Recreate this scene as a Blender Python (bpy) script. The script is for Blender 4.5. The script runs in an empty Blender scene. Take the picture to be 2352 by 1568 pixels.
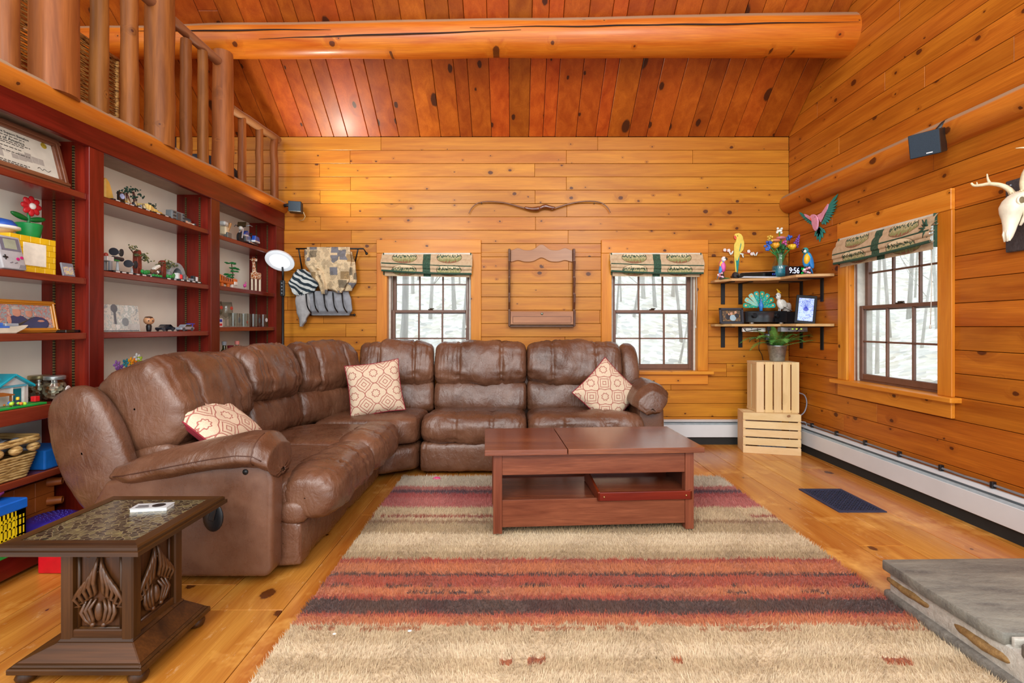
import bpy, bmesh, math, random
import numpy as np
from mathutils import Vector, Matrix, noise, Euler

random.seed(7)
C = bpy.context.scene.collection
SC = bpy.context.scene
PI = math.pi

# ---------------------------------------------------------------- camera, world, light, exposure
cam_d = bpy.data.cameras.new('camera')
cam = bpy.data.objects.new('camera', cam_d)
C.objects.link(cam)
cam.location = (0, 0, 1.0)
cam.rotation_euler = (PI / 2, 0, 0)
cam_d.sensor_width = 36.0
cam_d.lens = 1080.0 / 2352.0 * 36.0
cam_d.shift_x = -4.0 / 2352.0
cam_d.shift_y = -34.0 / 2352.0
cam_d.clip_start = 0.02
SC.camera = cam

w = bpy.data.worlds.new('sky')
SC.world = w
w.use_nodes = True
w.node_tree.nodes['Background'].inputs[0].default_value = (0.93, 0.97, 1.0, 1)
w.node_tree.nodes['Background'].inputs[1].default_value = 1.9

def area(name, loc, aim, sx, sy, watts, col):
    l = bpy.data.lights.new(name, 'AREA'); l.shape = 'RECTANGLE'; l.size = sx; l.size_y = sy; l.energy = watts; l.color = col
    o = bpy.data.objects.new(name, l); C.objects.link(o); o.location = loc
    o.rotation_euler = (Vector(aim) - Vector(loc)).to_track_quat('-Z', 'Y').to_euler()
# added area lights standing in for unseen daylight, to give highlights and contrast
area('added_fill_left', (-1.5, -1.6, 2.9), (-.4, 3.2, .7), 1.1, 1.6, 95, (1.0, .97, .92))
area('added_fill_right', (1.3, -1.6, 2.9), (.4, 3.4, .9), 1.1, 1.6, 80, (1.0, .98, .95))
SC.view_settings.view_transform = 'Standard'
SC.view_settings.look = 'None'
SC.view_settings.gamma = 1.0
SC.view_settings.exposure = 0.0
SC.view_settings.use_curve_mapping = False
SC.cycles.transparent_max_bounces = 32

# ---------------------------------------------------------------- helpers
FX, HX, HY, HC = 1080.0, 1180.0, 750.0, 1.0
def at(px, py, Y):
    return Vector(((px - HX) / FX * Y, Y, HC - (py - HY) / FX * Y))

ORG = {}
def reg(o, v=(0, 0, 0)):
    ORG[o.name] = Vector(v); return o
def tag(o, label, cat, group=None, kind=None):
    o['label'] = label
    if cat: o['category'] = cat
    if group: o['group'] = group
    if kind: o['kind'] = kind
    return o
def thing(name, label, cat, loc=(0, 0, 0), rot=None, group=None, kind=None):
    o = bpy.data.objects.new(name, None)
    o.empty_display_size = 0.05
    C.objects.link(o)
    o.location = loc
    # without a rotation the parts are given in world coordinates, with one in the thing's own frame
    if rot is None: pass
    elif isinstance(rot, (int, float)): o.rotation_euler = (0, 0, rot)
    else: o.rotation_euler = rot
    reg(o, loc if rot is None else (0, 0, 0))
    return tag(o, label, cat, group, kind)

def lin(c):
    if isinstance(c, str):
        c = [int(c[i:i + 2], 16) / 255 for i in (0, 2, 4)]
    return tuple((x / 12.92 if x <= .04045 else ((x + .055) / 1.055) ** 2.4) for x in c) + (1.0,)

class MB:
    def __init__(s):
        s.v = []; s.f = []; s.m = []; s.mi = 0; s.X = None
    def add(s, vs, fs):
        n = len(s.v)
        if s.X is not None: vs = [s.X @ Vector(p) for p in vs]
        s.v += [tuple(p) for p in vs]
        s.f += [tuple(i + n for i in f) for f in fs]
        s.m += [s.mi] * len(fs)
        return s
    def mat(s, i): s.mi = i; return s
    def box(s, x0, x1, y0, y1, z0, z1):
        if x0 > x1: x0, x1 = x1, x0
        if y0 > y1: y0, y1 = y1, y0
        if z0 > z1: z0, z1 = z1, z0
        return s.add([(x0,y0,z0),(x1,y0,z0),(x1,y1,z0),(x0,y1,z0),(x0,y0,z1),(x1,y0,z1),(x1,y1,z1),(x0,y1,z1)],
                     [(0,3,2,1),(4,5,6,7),(0,1,5,4),(1,2,6,5),(2,3,7,6),(3,0,4,7)])
    def obox(s, c, size, rot=(0, 0, 0)):
        M = Matrix.Translation(Vector(c)) @ Euler(rot).to_matrix().to_4x4()
        a, b, d = [q / 2 for q in size]
        vs = [M @ Vector(p) for p in [(-a,-b,-d),(a,-b,-d),(a,b,-d),(-a,b,-d),(-a,-b,d),(a,-b,d),(a,b,d),(-a,b,d)]]
        return s.add(vs, [(0,3,2,1),(4,5,6,7),(0,1,5,4),(1,2,6,5),(2,3,7,6),(3,0,4,7)])
    def tube(s, pts, rad, n=10, cap=True, flat=1.0):
        pts = [Vector(p) for p in pts]
        if not hasattr(rad, '__len__'): rad = [rad] * len(pts)
        if len(rad) != len(pts): rad = list(np.interp(np.linspace(0, 1, len(pts)), np.linspace(0, 1, len(rad)), rad))
        vs = []; fs = []
        prev = None
        for i, p in enumerate(pts):
            if i == 0: t = pts[1] - p
            elif i == len(pts) - 1: t = p - pts[i - 1]
            else: t = (pts[i + 1] - pts[i - 1])
            t.normalize()
            if prev is None:
                up = Vector((0, 0, 1)) if abs(t.z) < .9 else Vector((1, 0, 0))
                a = t.cross(up).normalized()
            else:
                a = (prev - t * prev.dot(t)).normalized()
            prev = a
            b = t.cross(a)
            for k in range(n):
                an = 2 * PI * k / n
                vs.append(p + (a * math.cos(an) + b * math.sin(an) * flat) * rad[i])
        L = len(pts)
        for i in range(L - 1):
            for k in range(n):
                fs.append((i*n+k, i*n+(k+1) % n, (i+1)*n+(k+1) % n, (i+1)*n+k))
        if cap:
            fs.append(tuple(range(n))[::-1]); fs.append(tuple(range((L-1)*n, L*n)))
        return s.add(vs, fs)
    def lathe(s, prof, c=(0, 0, 0), n=20, ax=None):
        c = Vector(c); vs = []; fs = []
        for r, z in prof:
            for k in range(n):
                an = 2 * PI * k / n
                vs.append(Vector((r * math.cos(an), r * math.sin(an), z)))
        if ax is not None:
            q = Vector((0, 0, 1)).rotation_difference(Vector(ax))
            vs = [q @ v for v in vs]
        vs = [v + c for v in vs]
        L = len(prof)
        for i in range(L - 1):
            for k in range(n):
                fs.append((i*n+k, i*n+(k+1) % n, (i+1)*n+(k+1) % n, (i+1)*n+k))
        if prof[0][0] > 1e-5: fs.append(tuple(range(n))[::-1])
        if prof[-1][0] > 1e-5: fs.append(tuple(range((L-1)*n, L*n)))
        return s.add(vs, fs)
    def ell(s, c, r, rot=(0, 0, 0), nu=12, nv=8):
        if not hasattr(r, '__len__'): r = (r, r, r)
        M = Matrix.Translation(Vector(c)) @ Euler(rot).to_matrix().to_4x4()
        vs = [M @ Vector((0, 0, -r[2]))]; fs = []
        for j in range(1, nv):
            ph = -PI / 2 + PI * j / nv
            for k in range(nu):
                th = 2 * PI * k / nu
                vs.append(M @ Vector((r[0]*math.cos(ph)*math.cos(th), r[1]*math.cos(ph)*math.sin(th), r[2]*math.sin(ph))))
        vs.append(M @ Vector((0, 0, r[2])))
        for k in range(nu):
            fs.append((0, 1 + (k+1) % nu, 1 + k))
            fs.append((len(vs)-1, 1+(nv-2)*nu+k, 1+(nv-2)*nu+(k+1) % nu))
        for j in range(nv - 2):
            for k in range(nu):
                a = 1 + j*nu
                fs.append((a+k, a+(k+1) % nu, a+nu+(k+1) % nu, a+nu+k))
        return s.add(vs, fs)
    def prism(s, poly, o, ax, ay, th):
        """poly in (a,b); o origin; ax, ay unit vectors; th = thickness vector"""
        o = Vector(o); ax = Vector(ax); ay = Vector(ay); th = Vector(th)
        n = len(poly)
        vs = [o + ax * a + ay * b for a, b in poly] + [o + ax * a + ay * b + th for a, b in poly]
        fs = [tuple(range(n))[::-1], tuple(range(n, 2 * n))]
        fs += [(i, (i+1) % n, n+(i+1) % n, n+i) for i in range(n)]
        return s.add(vs, fs)
    def grid(s, fn, nu, nv, closed_u=False, closed_v=False):
        vs = [fn(i / (nu if closed_u else nu - 1), j / (nv if closed_v else nv - 1)) for i in range(nu) for j in range(nv)]
        fs = []
        for i in range(nu if closed_u else nu - 1):
            for j in range(nv if closed_v else nv - 1):
                a, b = i, (i + 1) % nu
                c, d = j, (j + 1) % nv
                fs.append((a*nv+c, b*nv+c, b*nv+d, a*nv+d))
        return s.add(vs, fs)
    def build(s, name, mats, parent=None, smooth=False, bevel=0, seg=1, label=None, sub=0, angle=None):
        me = bpy.data.meshes.new(name)
        off = ORG.get(parent.name, Vector()) if parent else Vector()
        vs = [(p[0]-off.x, p[1]-off.y, p[2]-off.z) for p in s.v]
        me.from_pydata(vs, [], s.f)
        if not isinstance(mats, (list, tuple)): mats = [mats]
        for m in mats: me.materials.append(m)
        if any(s.m):
            me.polygons.foreach_set('material_index', s.m)
        bm = bmesh.new(); bm.from_mesh(me)
        bmesh.ops.recalc_face_normals(bm, faces=bm.faces)
        if bevel > 0:
            es = [e for e in bm.edges if len(e.link_faces) == 2 and e.calc_face_angle(0) > .5]
            bmesh.ops.bevel(bm, geom=es, offset=bevel, segments=seg, profile=.5, affect='EDGES', clamp_overlap=True)
        bm.to_mesh(me); bm.free()
        if smooth:
            me.polygons.foreach_set('use_smooth', [True] * len(me.polygons))
            if angle or smooth == 'auto':
                try: me.set_sharp_from_angle(angle=angle or .7)
                except Exception: pass
        o = bpy.data.objects.new(name, me)
        C.objects.link(o)
        if parent:
            o.parent = parent
            reg(o, off)
        else: reg(o)
        if label: o['label'] = label
        if sub:
            md = o.modifiers.new('s', 'SUBSURF'); md.levels = sub; md.render_levels = sub
        return o
    def one(s, name, mats, label, cat, group=None, kind=None, **k):
        """a thing that is a single mesh: origin moved to its base centre"""
        xs = np.array(s.v); c = Vector(((xs[:, 0].min()+xs[:, 0].max())/2, (xs[:, 1].min()+xs[:, 1].max())/2, xs[:, 2].min()))
        s.v = [(p[0]-c.x, p[1]-c.y, p[2]-c.z) for p in s.v]
        o = s.build(name, mats, None, **k)
        o.location = c; reg(o, c)
        return tag(o, label, cat, group, kind)

def dup(o, loc=None, parent=None, label=None):
    r = o.copy(); C.objects.link(r); r.parent = parent
    if loc is not None: r.location = loc
    if label: r['label'] = label
    for ch in list(o.children): dup(ch, None, r)
    return r

# ---------------------------------------------------------------- materials
MATS = {}
def _new(name):
    m = bpy.data.materials.new(name); m.use_nodes = True
    nt = m.node_tree
    return m, nt, nt.nodes['Principled BSDF']
class NT:
    def __init__(s, nt): s.t = nt
    def n(s, kind, **k):
        nd = s.t.nodes.new(kind)
        for a, b in k.items(): setattr(nd, a, b)
        return nd
    def l(s, a, b): s.t.links.new(a, b)
    def math(s, op, a, b=None, c=None, clamp=False):
        nd = s.n('ShaderNodeMath', operation=op, use_clamp=clamp)
        for i, x in enumerate((a, b, c)):
            if x is None: continue
            if isinstance(x, (int, float)): nd.inputs[i].default_value = x
            else: s.l(x, nd.inputs[i])
        return nd.outputs[0]
    def comb(s, a, b, c):
        nd = s.n('ShaderNodeCombineXYZ')
        for i, x in enumerate((a, b, c)):
            if isinstance(x, (int, float)): nd.inputs[i].default_value = x
            else: s.l(x, nd.inputs[i])
        return nd.outputs[0]
    def noise(s, vec, scale=1, detail=4, rough=.55, dist=0, dim='3D'):
        nd = s.n('ShaderNodeTexNoise', noise_dimensions=dim)
        if vec is not None: s.l(vec, nd.inputs['Vector'])
        nd.inputs['Scale'].default_value = scale; nd.inputs['Detail'].default_value = detail
        nd.inputs['Roughness'].default_value = rough; nd.inputs['Distortion'].default_value = dist
        return nd.outputs['Fac']
    def voro(s, vec, scale=1, dim='3D', feat='F1', rnd=1.0):
        nd = s.n('ShaderNodeTexVoronoi', voronoi_dimensions=dim, feature=feat)
        if vec is not None: s.l(vec, nd.inputs['Vector'])
        nd.inputs['Scale'].default_value = scale
        nd.inputs['Randomness'].default_value = rnd
        return nd
    def ramp(s, fac, stops, interp='LINEAR'):
        nd = s.n('ShaderNodeValToRGB'); s.l(fac, nd.inputs[0])
        r = nd.color_ramp; r.interpolation = interp
        while len(r.elements) < len(stops): r.elements.new(.5)
        for e, (p, c) in zip(r.elements, stops):
            e.position = p; e.color = c if len(c) == 4 else tuple(c) + (1,)
        return nd.outputs[0]
    def mix(s, fac, a, b, mode='MIX'):
        nd = s.n('ShaderNodeMix', data_type='RGBA', blend_type=mode)
        if isinstance(fac, (int, float)): nd.inputs[0].default_value = fac
        else: s.l(fac, nd.inputs[0])
        for x, i in ((a, 6), (b, 7)):
            if isinstance(x, tuple): nd.inputs[i].default_value = x
            else: s.l(x, nd.inputs[i])
        return nd.outputs[2]
    def maprange(s, v, a, b, c, d):
        nd = s.n('ShaderNodeMapRange'); nd.clamp = True
        s.l(v, nd.inputs[0])
        for i, x in enumerate((a, b, c, d)):
            if isinstance(x, (int, float)): nd.inputs[i+1].default_value = x
            else: s.l(x, nd.inputs[i+1])
        return nd.outputs[0]
    def bump(s, h, strength, dist, bsdf):
        nd = s.n('ShaderNodeBump'); nd.inputs['Strength'].default_value = strength
        nd.inputs['Distance'].default_value = dist
        s.l(h, nd.inputs['Height']); s.l(nd.outputs[0], bsdf.inputs['Normal'])

def pm(name, col, rough=.5, metal=0, var=.12, vs=25, bump=0, bs=150, coat=0, emit=0, spec=.5, alpha=1, sheen=0):
    if name in MATS: return MATS[name]
    m, t, b = _new(name); q = NT(t); c = lin(col)
    geo = q.n('ShaderNodeNewGeometry')
    f = q.noise(geo.outputs['Position'], vs, 3)
    lo = tuple(x * (1 - var) for x in c[:3]) + (1,); hi = tuple(min(1, x * (1 + var)) for x in c[:3]) + (1,)
    col_o = q.ramp(f, [(.3, lo), (.7, hi)])
    q.l(col_o, b.inputs['Base Color'])
    b.inputs['Roughness'].default_value = rough; b.inputs['Metallic'].default_value = metal
    b.inputs['Coat Weight'].default_value = coat; b.inputs['Coat Roughness'].default_value = .12
    b.inputs['Specular IOR Level'].default_value = spec
    if sheen: b.inputs['Sheen Weight'].default_value = sheen
    if emit:
        q.l(col_o, b.inputs['Emission Color']); b.inputs['Emission Strength'].default_value = emit
    if bump:
        q.bump(q.noise(geo.outputs['Position'], bs, 3), bump, .004, b)
    MATS[name] = m
    return m

def wood(name, c1, c2, ga, ca, knots=0, rough=.42, coat=.15, var=.3, gs=1.0, knotc='4a1e0a', kr=1.0, fine=.25, hue=.006, bump=.15, stain=0, spec=.5, dust=None):
    """ga: grain axis, ca: cross axis of the visible face (0 x, 1 y, 2 z)"""
    if name in MATS: return MATS[name]
    m, t, b = _new(name); q = NT(t); c1, c2 = lin(c1), lin(c2)
    geo = q.n('ShaderNodeNewGeometry'); oi = q.n('ShaderNodeObjectInfo')
    sp = q.n('ShaderNodeSeparateXYZ'); q.l(geo.outputs['Position'], sp.inputs[0])
    oa = 3 - ga - ca
    rnd = oi.outputs['Random']
    g = q.math('MULTIPLY_ADD', rnd, 31.7, sp.outputs[ga]); c = q.math('MULTIPLY_ADD', rnd, 17.3, sp.outputs[ca]); o = sp.outputs[oa]
    push = None
    if knots:
        kv = q.comb(q.math('MULTIPLY', g, knots * .75), q.math('MULTIPLY', c, knots), 0.0)
        vo = q.voro(kv, 1, '2D')
        cs = q.n('ShaderNodeSeparateColor'); q.l(vo.outputs['Color'], cs.inputs[0])
        rad = q.math('MULTIPLY_ADD', q.math('POWER', cs.outputs[0], 3.0), .085 * kr, .022 * kr)
        rad = q.math('MULTIPLY', rad, q.math('GREATER_THAN', cs.outputs[1], .5))
        wob = q.math('MULTIPLY_ADD', q.noise(q.comb(q.math('MULTIPLY', g, 60.0), q.math('MULTIPLY', c, 60.0), 0.0), 1, 2), .05, vo.outputs['Distance'])
        wob = q.math('SUBTRACT', wob, .025)
        kmask = q.maprange(wob, q.math('MULTIPLY', rad, .75), rad, 1.0, 0.0)
        halo = q.maprange(wob, rad, q.math('MULTIPLY_ADD', rad, 3.2, .02), 1.0, 0.0)
        halo = q.math('MULTIPLY', halo, q.math('GREATER_THAN', rad, .001))
        kmask = q.math('MULTIPLY', kmask, q.math('GREATER_THAN', rad, .001))
        push = halo
    cc = q.math('MULTIPLY', c, 9.0)
    if push is not None: cc = q.math('MULTIPLY_ADD', push, .55, cc)
    f1 = q.noise(q.comb(q.math('MULTIPLY', g, .9), cc, q.math('MULTIPLY', o, 9.0)), 1.5 * gs, 5, .6, .5)
    f2 = q.noise(q.comb(q.math('MULTIPLY', g, 5.0), q.math('MULTIPLY', c, 170.0), q.math('MULTIPLY', o, 170.0)), 1.0, 2)
    col = q.ramp(f1, [(.28, c2), (.5, tuple((a*.5+d*.5) for a, d in zip(c1, c2))), (.72, c1)])
    col = q.mix(q.maprange(f2, .25, .75, fine, 0.0), col, tuple(x * .55 for x in c2[:3]) + (1,))
    hs = q.n('ShaderNodeHueSaturation')
    q.l(col, hs.inputs['Color'])
    q.l(q.maprange(rnd, 0, 1, 1 - var / 2, 1 + var / 2), hs.inputs['Value'])
    r2 = q.math('FRACT', q.math('MULTIPLY', rnd, 7.31))
    q.l(q.maprange(r2, 0, 1, .5 - hue, .5 + hue), hs.inputs['Hue'])
    col = hs.outputs[0]
    if stain:
        fs = q.noise(geo.outputs['Position'], 2.3, 5, .65)
        col = q.mix(q.maprange(fs, .56, .72, 0, stain), col, tuple(min(1, x * 1.6 + .05) for x in c1[:3]) + (1,))
        f3 = q.noise(q.comb(q.math('MULTIPLY', sp.outputs[ga], 5.0), q.math('MULTIPLY', sp.outputs[ca], 12.0), 0.0), 2.0, 6, .75)
        col = q.mix(q.maprange(f3, .60, .70, 0, stain * .9), col, lin('d8b080'))
    if knots:
        col = q.mix(q.math('MULTIPLY', halo, .35), col, tuple(x * .6 for x in c2[:3]) + (1,))
        col = q.mix(q.math('MULTIPLY', kmask, .9), col, lin(knotc))
    if dust:
        sn = q.n('ShaderNodeSeparateXYZ'); q.l(geo.outputs['Normal'], sn.inputs[0])
        col = q.mix(q.maprange(sn.outputs[2], .42, .58, 0, .9), col, lin(dust))
    q.l(col, b.inputs['Base Color'])
    b.inputs['Roughness'].default_value = rough
    b.inputs['Specular IOR Level'].default_value = spec
    b.inputs['Coat Weight'].default_value = coat; b.inputs['Coat Roughness'].default_value = .18
    if bump: q.bump(f2, bump, .002, b)
    MATS[name] = m
    return m

def glassmat(name, tint='ffffff', refl=.08):
    if name in MATS: return MATS[name]
    m, t, b = _new(name); q = NT(t)
    t.nodes.remove(b)
    tr = q.n('ShaderNodeBsdfTransparent'); tr.inputs[0].default_value = lin(tint)
    gl = q.n('ShaderNodeBsdfGlossy'); gl.inputs['Roughness'].default_value = .03
    lw = q.n('ShaderNodeLayerWeight'); lw.inputs[0].default_value = .5
    mx = q.n('ShaderNodeMixShader')
    geo = q.n('ShaderNodeNewGeometry')
    k = q.math('MULTIPLY_ADD', q.noise(geo.outputs['Position'], 6, 3), .3, .85)
    f4 = q.math('POWER', lw.outputs['Facing'], 4.0)
    q.l(q.math('MULTIPLY', q.math('MULTIPLY_ADD', f4, min(.9, refl * 4), .02 + refl * .25), k, clamp=True), mx.inputs[0])
    q.l(tr.outputs[0], mx.inputs[1]); q.l(gl.outputs[0], mx.inputs[2])
    q.l(mx.outputs[0], t.nodes['Material Output'].inputs[0])
    MATS[name] = m
    return m

W_BACK = wood('pine_wall_x', 'd58c28', 'b06418', 0, 2, knots=6.5, var=.13, fine=.35, hue=.004, rough=.42, coat=.08, kr=1.15, spec=.3)
W_RIGHT = wood('pine_wall_y', 'd07c22', '9e4e0e', 1, 2, knots=6.0, var=.15, fine=.42, hue=.004, rough=.42, coat=.08, kr=1.25, spec=.3)
W_CEIL = wood('pine_ceiling', 'ba5c18', '923a0a', 1, 0, knots=5.2, var=.42, rough=.4, coat=.05, kr=2.0, knotc='32160b', spec=.35, hue=.007, fine=.35)
W_FLOOR = wood('pine_floor', 'dc9a42', 'b0641c', 1, 0, knots=3.2, var=.22, rough=.27, coat=.25, kr=.9, stain=.7, spec=.5, fine=.35)
W_TRIM_X = wood('pine_trim_x', 'e69a34', 'c87418', 0, 2, knots=6.5, var=.1, rough=.42, coat=.08, kr=.9, spec=.3)
W_TRIM_Y = wood('pine_trim_y', 'e69a34', 'c87418', 1, 2, knots=6.5, var=.1, rough=.42, coat=.08, kr=.9, spec=.3)
W_TRIM_Z = wood('pine_trim_z', 'e2942e', 'c26c16', 2, 0, knots=5.5, var=.1, rough=.42, coat=.08, kr=.9, spec=.3)
W_TRIM_ZY = wood('pine_trim_zy', 'e2942e', 'c26c16', 2, 1, knots=5.5, var=.1, rough=.42, coat=.08, kr=.9, spec=.3)
W_LOG_X = wood('log_x', 'e08a26', 'b8560c', 0, 2, knots=6.0, var=.05, fine=.42, rough=.36, coat=.15, kr=1.2, dust='a08468', spec=.35)
W_LOG_Y = wood('log_y', 'd4802a', 'ac5212', 1, 2, knots=5.5, var=.05, rough=.45, coat=.05, kr=1.3, dust='a08a70', spec=.3)
W_LOG_Z = wood('log_z', 'a8662e', '74401a', 2, 1, knots=6.0, var=.2, rough=.5, coat=.03, kr=1.0, spec=.25, gs=1.6)
W_MAHOG_Y = wood('mahogany_y', '7c2414', '4e0f06', 1, 2, var=.15, rough=.34, coat=.1, fine=.3, gs=1.6, spec=.3)
W_MAHOG_Z = wood('mahogany_z', '7c2414', '501006', 2, 1, var=.15, rough=.34, coat=.1, fine=.3, gs=1.6, spec=.3)
W_MAHOG_ZX = wood('mahogany_zx', '8e2e16', '5e1608', 2, 0, var=.15, rough=.34, coat=.1, fine=.3, gs=1.6, spec=.3)
W_TABLE_X = wood('cherry_laminate_x', '96553a', '6c3422', 0, 2, var=.06, rough=.32, coat=.1, fine=.5, gs=1.5, hue=.003, spec=.35)
W_TABLE_XY = wood('cherry_laminate_top', '90502f', '6a3220', 0, 1, var=.06, rough=.2, coat=.3, fine=.4, gs=1.5, hue=.003)
W_TABLE_Z = wood('cherry_laminate_z', '96553a', '6c3422', 2, 0, var=.06, rough=.32, coat=.1, fine=.5, gs=1.5, hue=.003, spec=.35)
W_CARVE_X = wood('dark_oak_x', '5c3614', '2c1808', 0, 2, var=.05, rough=.42, coat=.1, fine=.5, spec=.3)
W_CARVE_Y = wood('dark_oak_y', '5c3614', '2c1808', 1, 2, var=.05, rough=.42, coat=.1, fine=.5, spec=.3)
W_CARVE_Z = wood('dark_oak_z', '583212', '2a1606', 2, 0, var=.05, rough=.42, coat=.1, fine=.5, spec=.3)
W_CRATE = wood('crate_pine', 'ecd0a0', 'dcb880', 2, 0, knots=3.0, var=.08, rough=.6, coat=0, fine=.12, kr=.7, knotc='8a5a30')
W_CRATE_X = wood('crate_pine_x', 'ecd0a0', 'dcb880', 0, 2, knots=3.0, var=.08, rough=.6, coat=0, fine=.12, kr=.7, knotc='8a5a30')
DARK = pm('dark_backing', '3a1a0a', .8)
GLASS = glassmat('window_glass', 'f4f8fa', .05)
BLACK = pm('black_plastic', '16171a', .4, bump=.05)
BLACKM = pm('black_metal', '1c1c1e', .45, metal=.3)
WHITE = pm('white_plastic', 'e6e6e2', .4)

# ---------------------------------------------------------------- room shell
YB, XR, XL = 4.04, 2.364, -1.97          # back wall, right wall, bookcase face
Y0 = 0.7                                 # shell left open from here so sky light floods in behind the camera
ZC0, SL = 2.63, .83                      # ceiling height at the back wall and its slope
def zceil(y): return ZC0 + SL * (YB - y)
XLOFT = -4.2

# floor
fl = MB().box(XLOFT, XR + .1, Y0, YB + .1, -.06, -.012).build('floor', DARK); fl['kind'] = 'structure'
x = XL - .3
rf = random.Random(3)
k = 0
while x < XR:
    wd = rf.choice([.235, .26, .285, .22]); x1 = min(x + wd, XR)
    j = rf.uniform(1.2, 3.6); cuts = [Y0, j, YB]
    if 1.1 < x + wd / 2 < 1.6: cuts = [Y0, 1.75, YB]
    for a, b2 in zip(cuts[:-1], cuts[1:]):
        MB().box(x + .0016, x1 - .0016, a + .001, b2 - .001, -.012, 0).build('plank', W_FLOOR, fl, bevel=.0016)
    x = x1; k += 1

# windows: (wall, centre along the wall, width)
WZ0, WZ1 = .622, 1.628
BWIN = [(-.726, .718), (1.206, .737)]
RWIN = (2.960, .711)
# back wall
wb = MB()
xs = [XLOFT] + sum([[c - d / 2 - .02, c + d / 2 + .02] for c, d in BWIN], []) + [XR + .2]
for i in range(0, len(xs), 2): wb.box(xs[i], xs[i+1], YB + .022, YB + .16, -.06, 3.2)
for c, d in BWIN:
    wb.box(c - d/2 - .02, c + d/2 + .02, YB + .022, YB + .16, -.06, WZ0 - .02)
    wb.box(c - d/2 - .02, c + d/2 + .02, YB + .022, YB + .16, WZ1 + .02, 3.2)
wb = wb.build('wall_back', DARK); wb['kind'] = 'structure'
P = .1145
JA = [[875, 1373], [804, 1301, 1591], [734, 1228], [805, 1301], [735, 1229], [805, 1302], [736, 1230], [807, 1305], [736, 1231], [810, 1306]]
def row_pieces(a, b, z0, z1, holes, joints):
    segs = [(a, b)]
    for (h0, h1, hz0, hz1) in holes:
        if z1 <= hz0 + .001 or z0 >= hz1 - .001: continue
        ns = []
        for s0, s1 in segs:
            if h1 <= s0 or h0 >= s1: ns.append((s0, s1)); continue
            if h0 > s0: ns.append((s0, h0))
            if h1 < s1: ns.append((h1, s1))
        segs = ns
    out = []
    for s0, s1 in segs:
        js = [j for j in joints if s0 + .08 < j < s1 - .08]
        pts = [s0] + js + [s1]
        out += list(zip(pts[:-1], pts[1:]))
    return out
holes = [(c - d/2, c + d/2, WZ0 - .01, WZ1 + .01) for c, d in BWIN]
zt = ZC0; r = 0
rw = random.Random(11)
while zt > 0.0:
    z0 = max(zt - P, 0)
    js = JA[r] if r < len(JA) else sorted(rw.uniform(660, 1800) for _ in range(2))
    js = [(p - HX) * YB / FX for p in js]
    zz = [z0, zt]
    for lo in (WZ0 - .01, WZ1 + .01):
        if z0 + .004 < lo < zt - .004: zz.append(lo)
    zz.sort()
    for za, zb in zip(zz[:-1], zz[1:]):
        for s0, s1 in row_pieces(-2.9, XR, za, zb, holes, js):
            dy = rw.uniform(-.0012, .0012)
            MB().box(s0 + .001, s1 - .001, YB + dy, YB + .022, za + (.0015 if za == z0 else 0), zb - (.0015 if zb == zt else 0)).build('plank', W_BACK, wb, bevel=.0015)
    zt -= P; r += 1
# right wall
wr = MB()
c, d = RWIN
ZT = 5.4
wr.box(XR + .022, XR + .16, Y0, c - d/2 - .02, -.06, ZT).box(XR + .022, XR + .16, c + d/2 + .02, YB + .16, -.06, ZT)
wr.box(XR + .022, XR + .16, c - d/2 - .02, c + d/2 + .02, -.06, WZ0 - .02).box(XR + .022, XR + .16, c - d/2 - .02, c + d/2 + .02, WZ1 + .02, ZT)
wr = wr.build('wall_right', DARK); wr['kind'] = 'structure'
holes = [(c - d/2, c + d/2, WZ0 - .01, WZ1 + .01)]
z0 = 0.0; r = 0
while z0 < 4.2:
    zt = z0 + .125
    js = sorted(rw.uniform(.9, 3.9) for _ in range(1 if r % 3 else 2))
    js = [j for i, j in enumerate(js) if i == 0 or j - js[i-1] > .4]
    zz = [z0, zt]
    for lo in (WZ0 - .01, WZ1 + .01):
        if z0 + .004 < lo < zt - .004: zz.append(lo)
    zz.sort()
    for za, zb in zip(zz[:-1], zz[1:]):
        ymax = YB
        if zt > ZC0: ymax = min(YB, YB - (za - ZC0) / SL + .02)
        for s0, s1 in row_pieces(Y0, ymax, za, zb, holes, js):
            dx = rw.uniform(-.0012, .0012)
            MB().box(XR + dx, XR + .022, s0 + .001, s1 - .001, za + (.0015 if za == z0 else 0), zb - (.0015 if zb == zt else 0)).build('plank', W_RIGHT, wr, bevel=.0015)
    z0 = zt; r += 1
# left wall behind the bookcase, loft deck, loft gable wall
wl = MB().box(XL - .32, XL - .30, Y0, YB, 0, 1.93).build('wall_left', pm('plaster', 'b9ac92', .8)); wl['kind'] = 'structure'
o = MB().box(XLOFT, XL - .02, Y0, YB, 1.93, 1.99).build('loft_deck', W_FLOOR); o['kind'] = 'structure'
wg = MB().box(XLOFT - .1, XLOFT, Y0, YB + .1, 1.9, ZT).build('wall_loft', W_RIGHT); wg['kind'] = 'structure'
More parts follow.
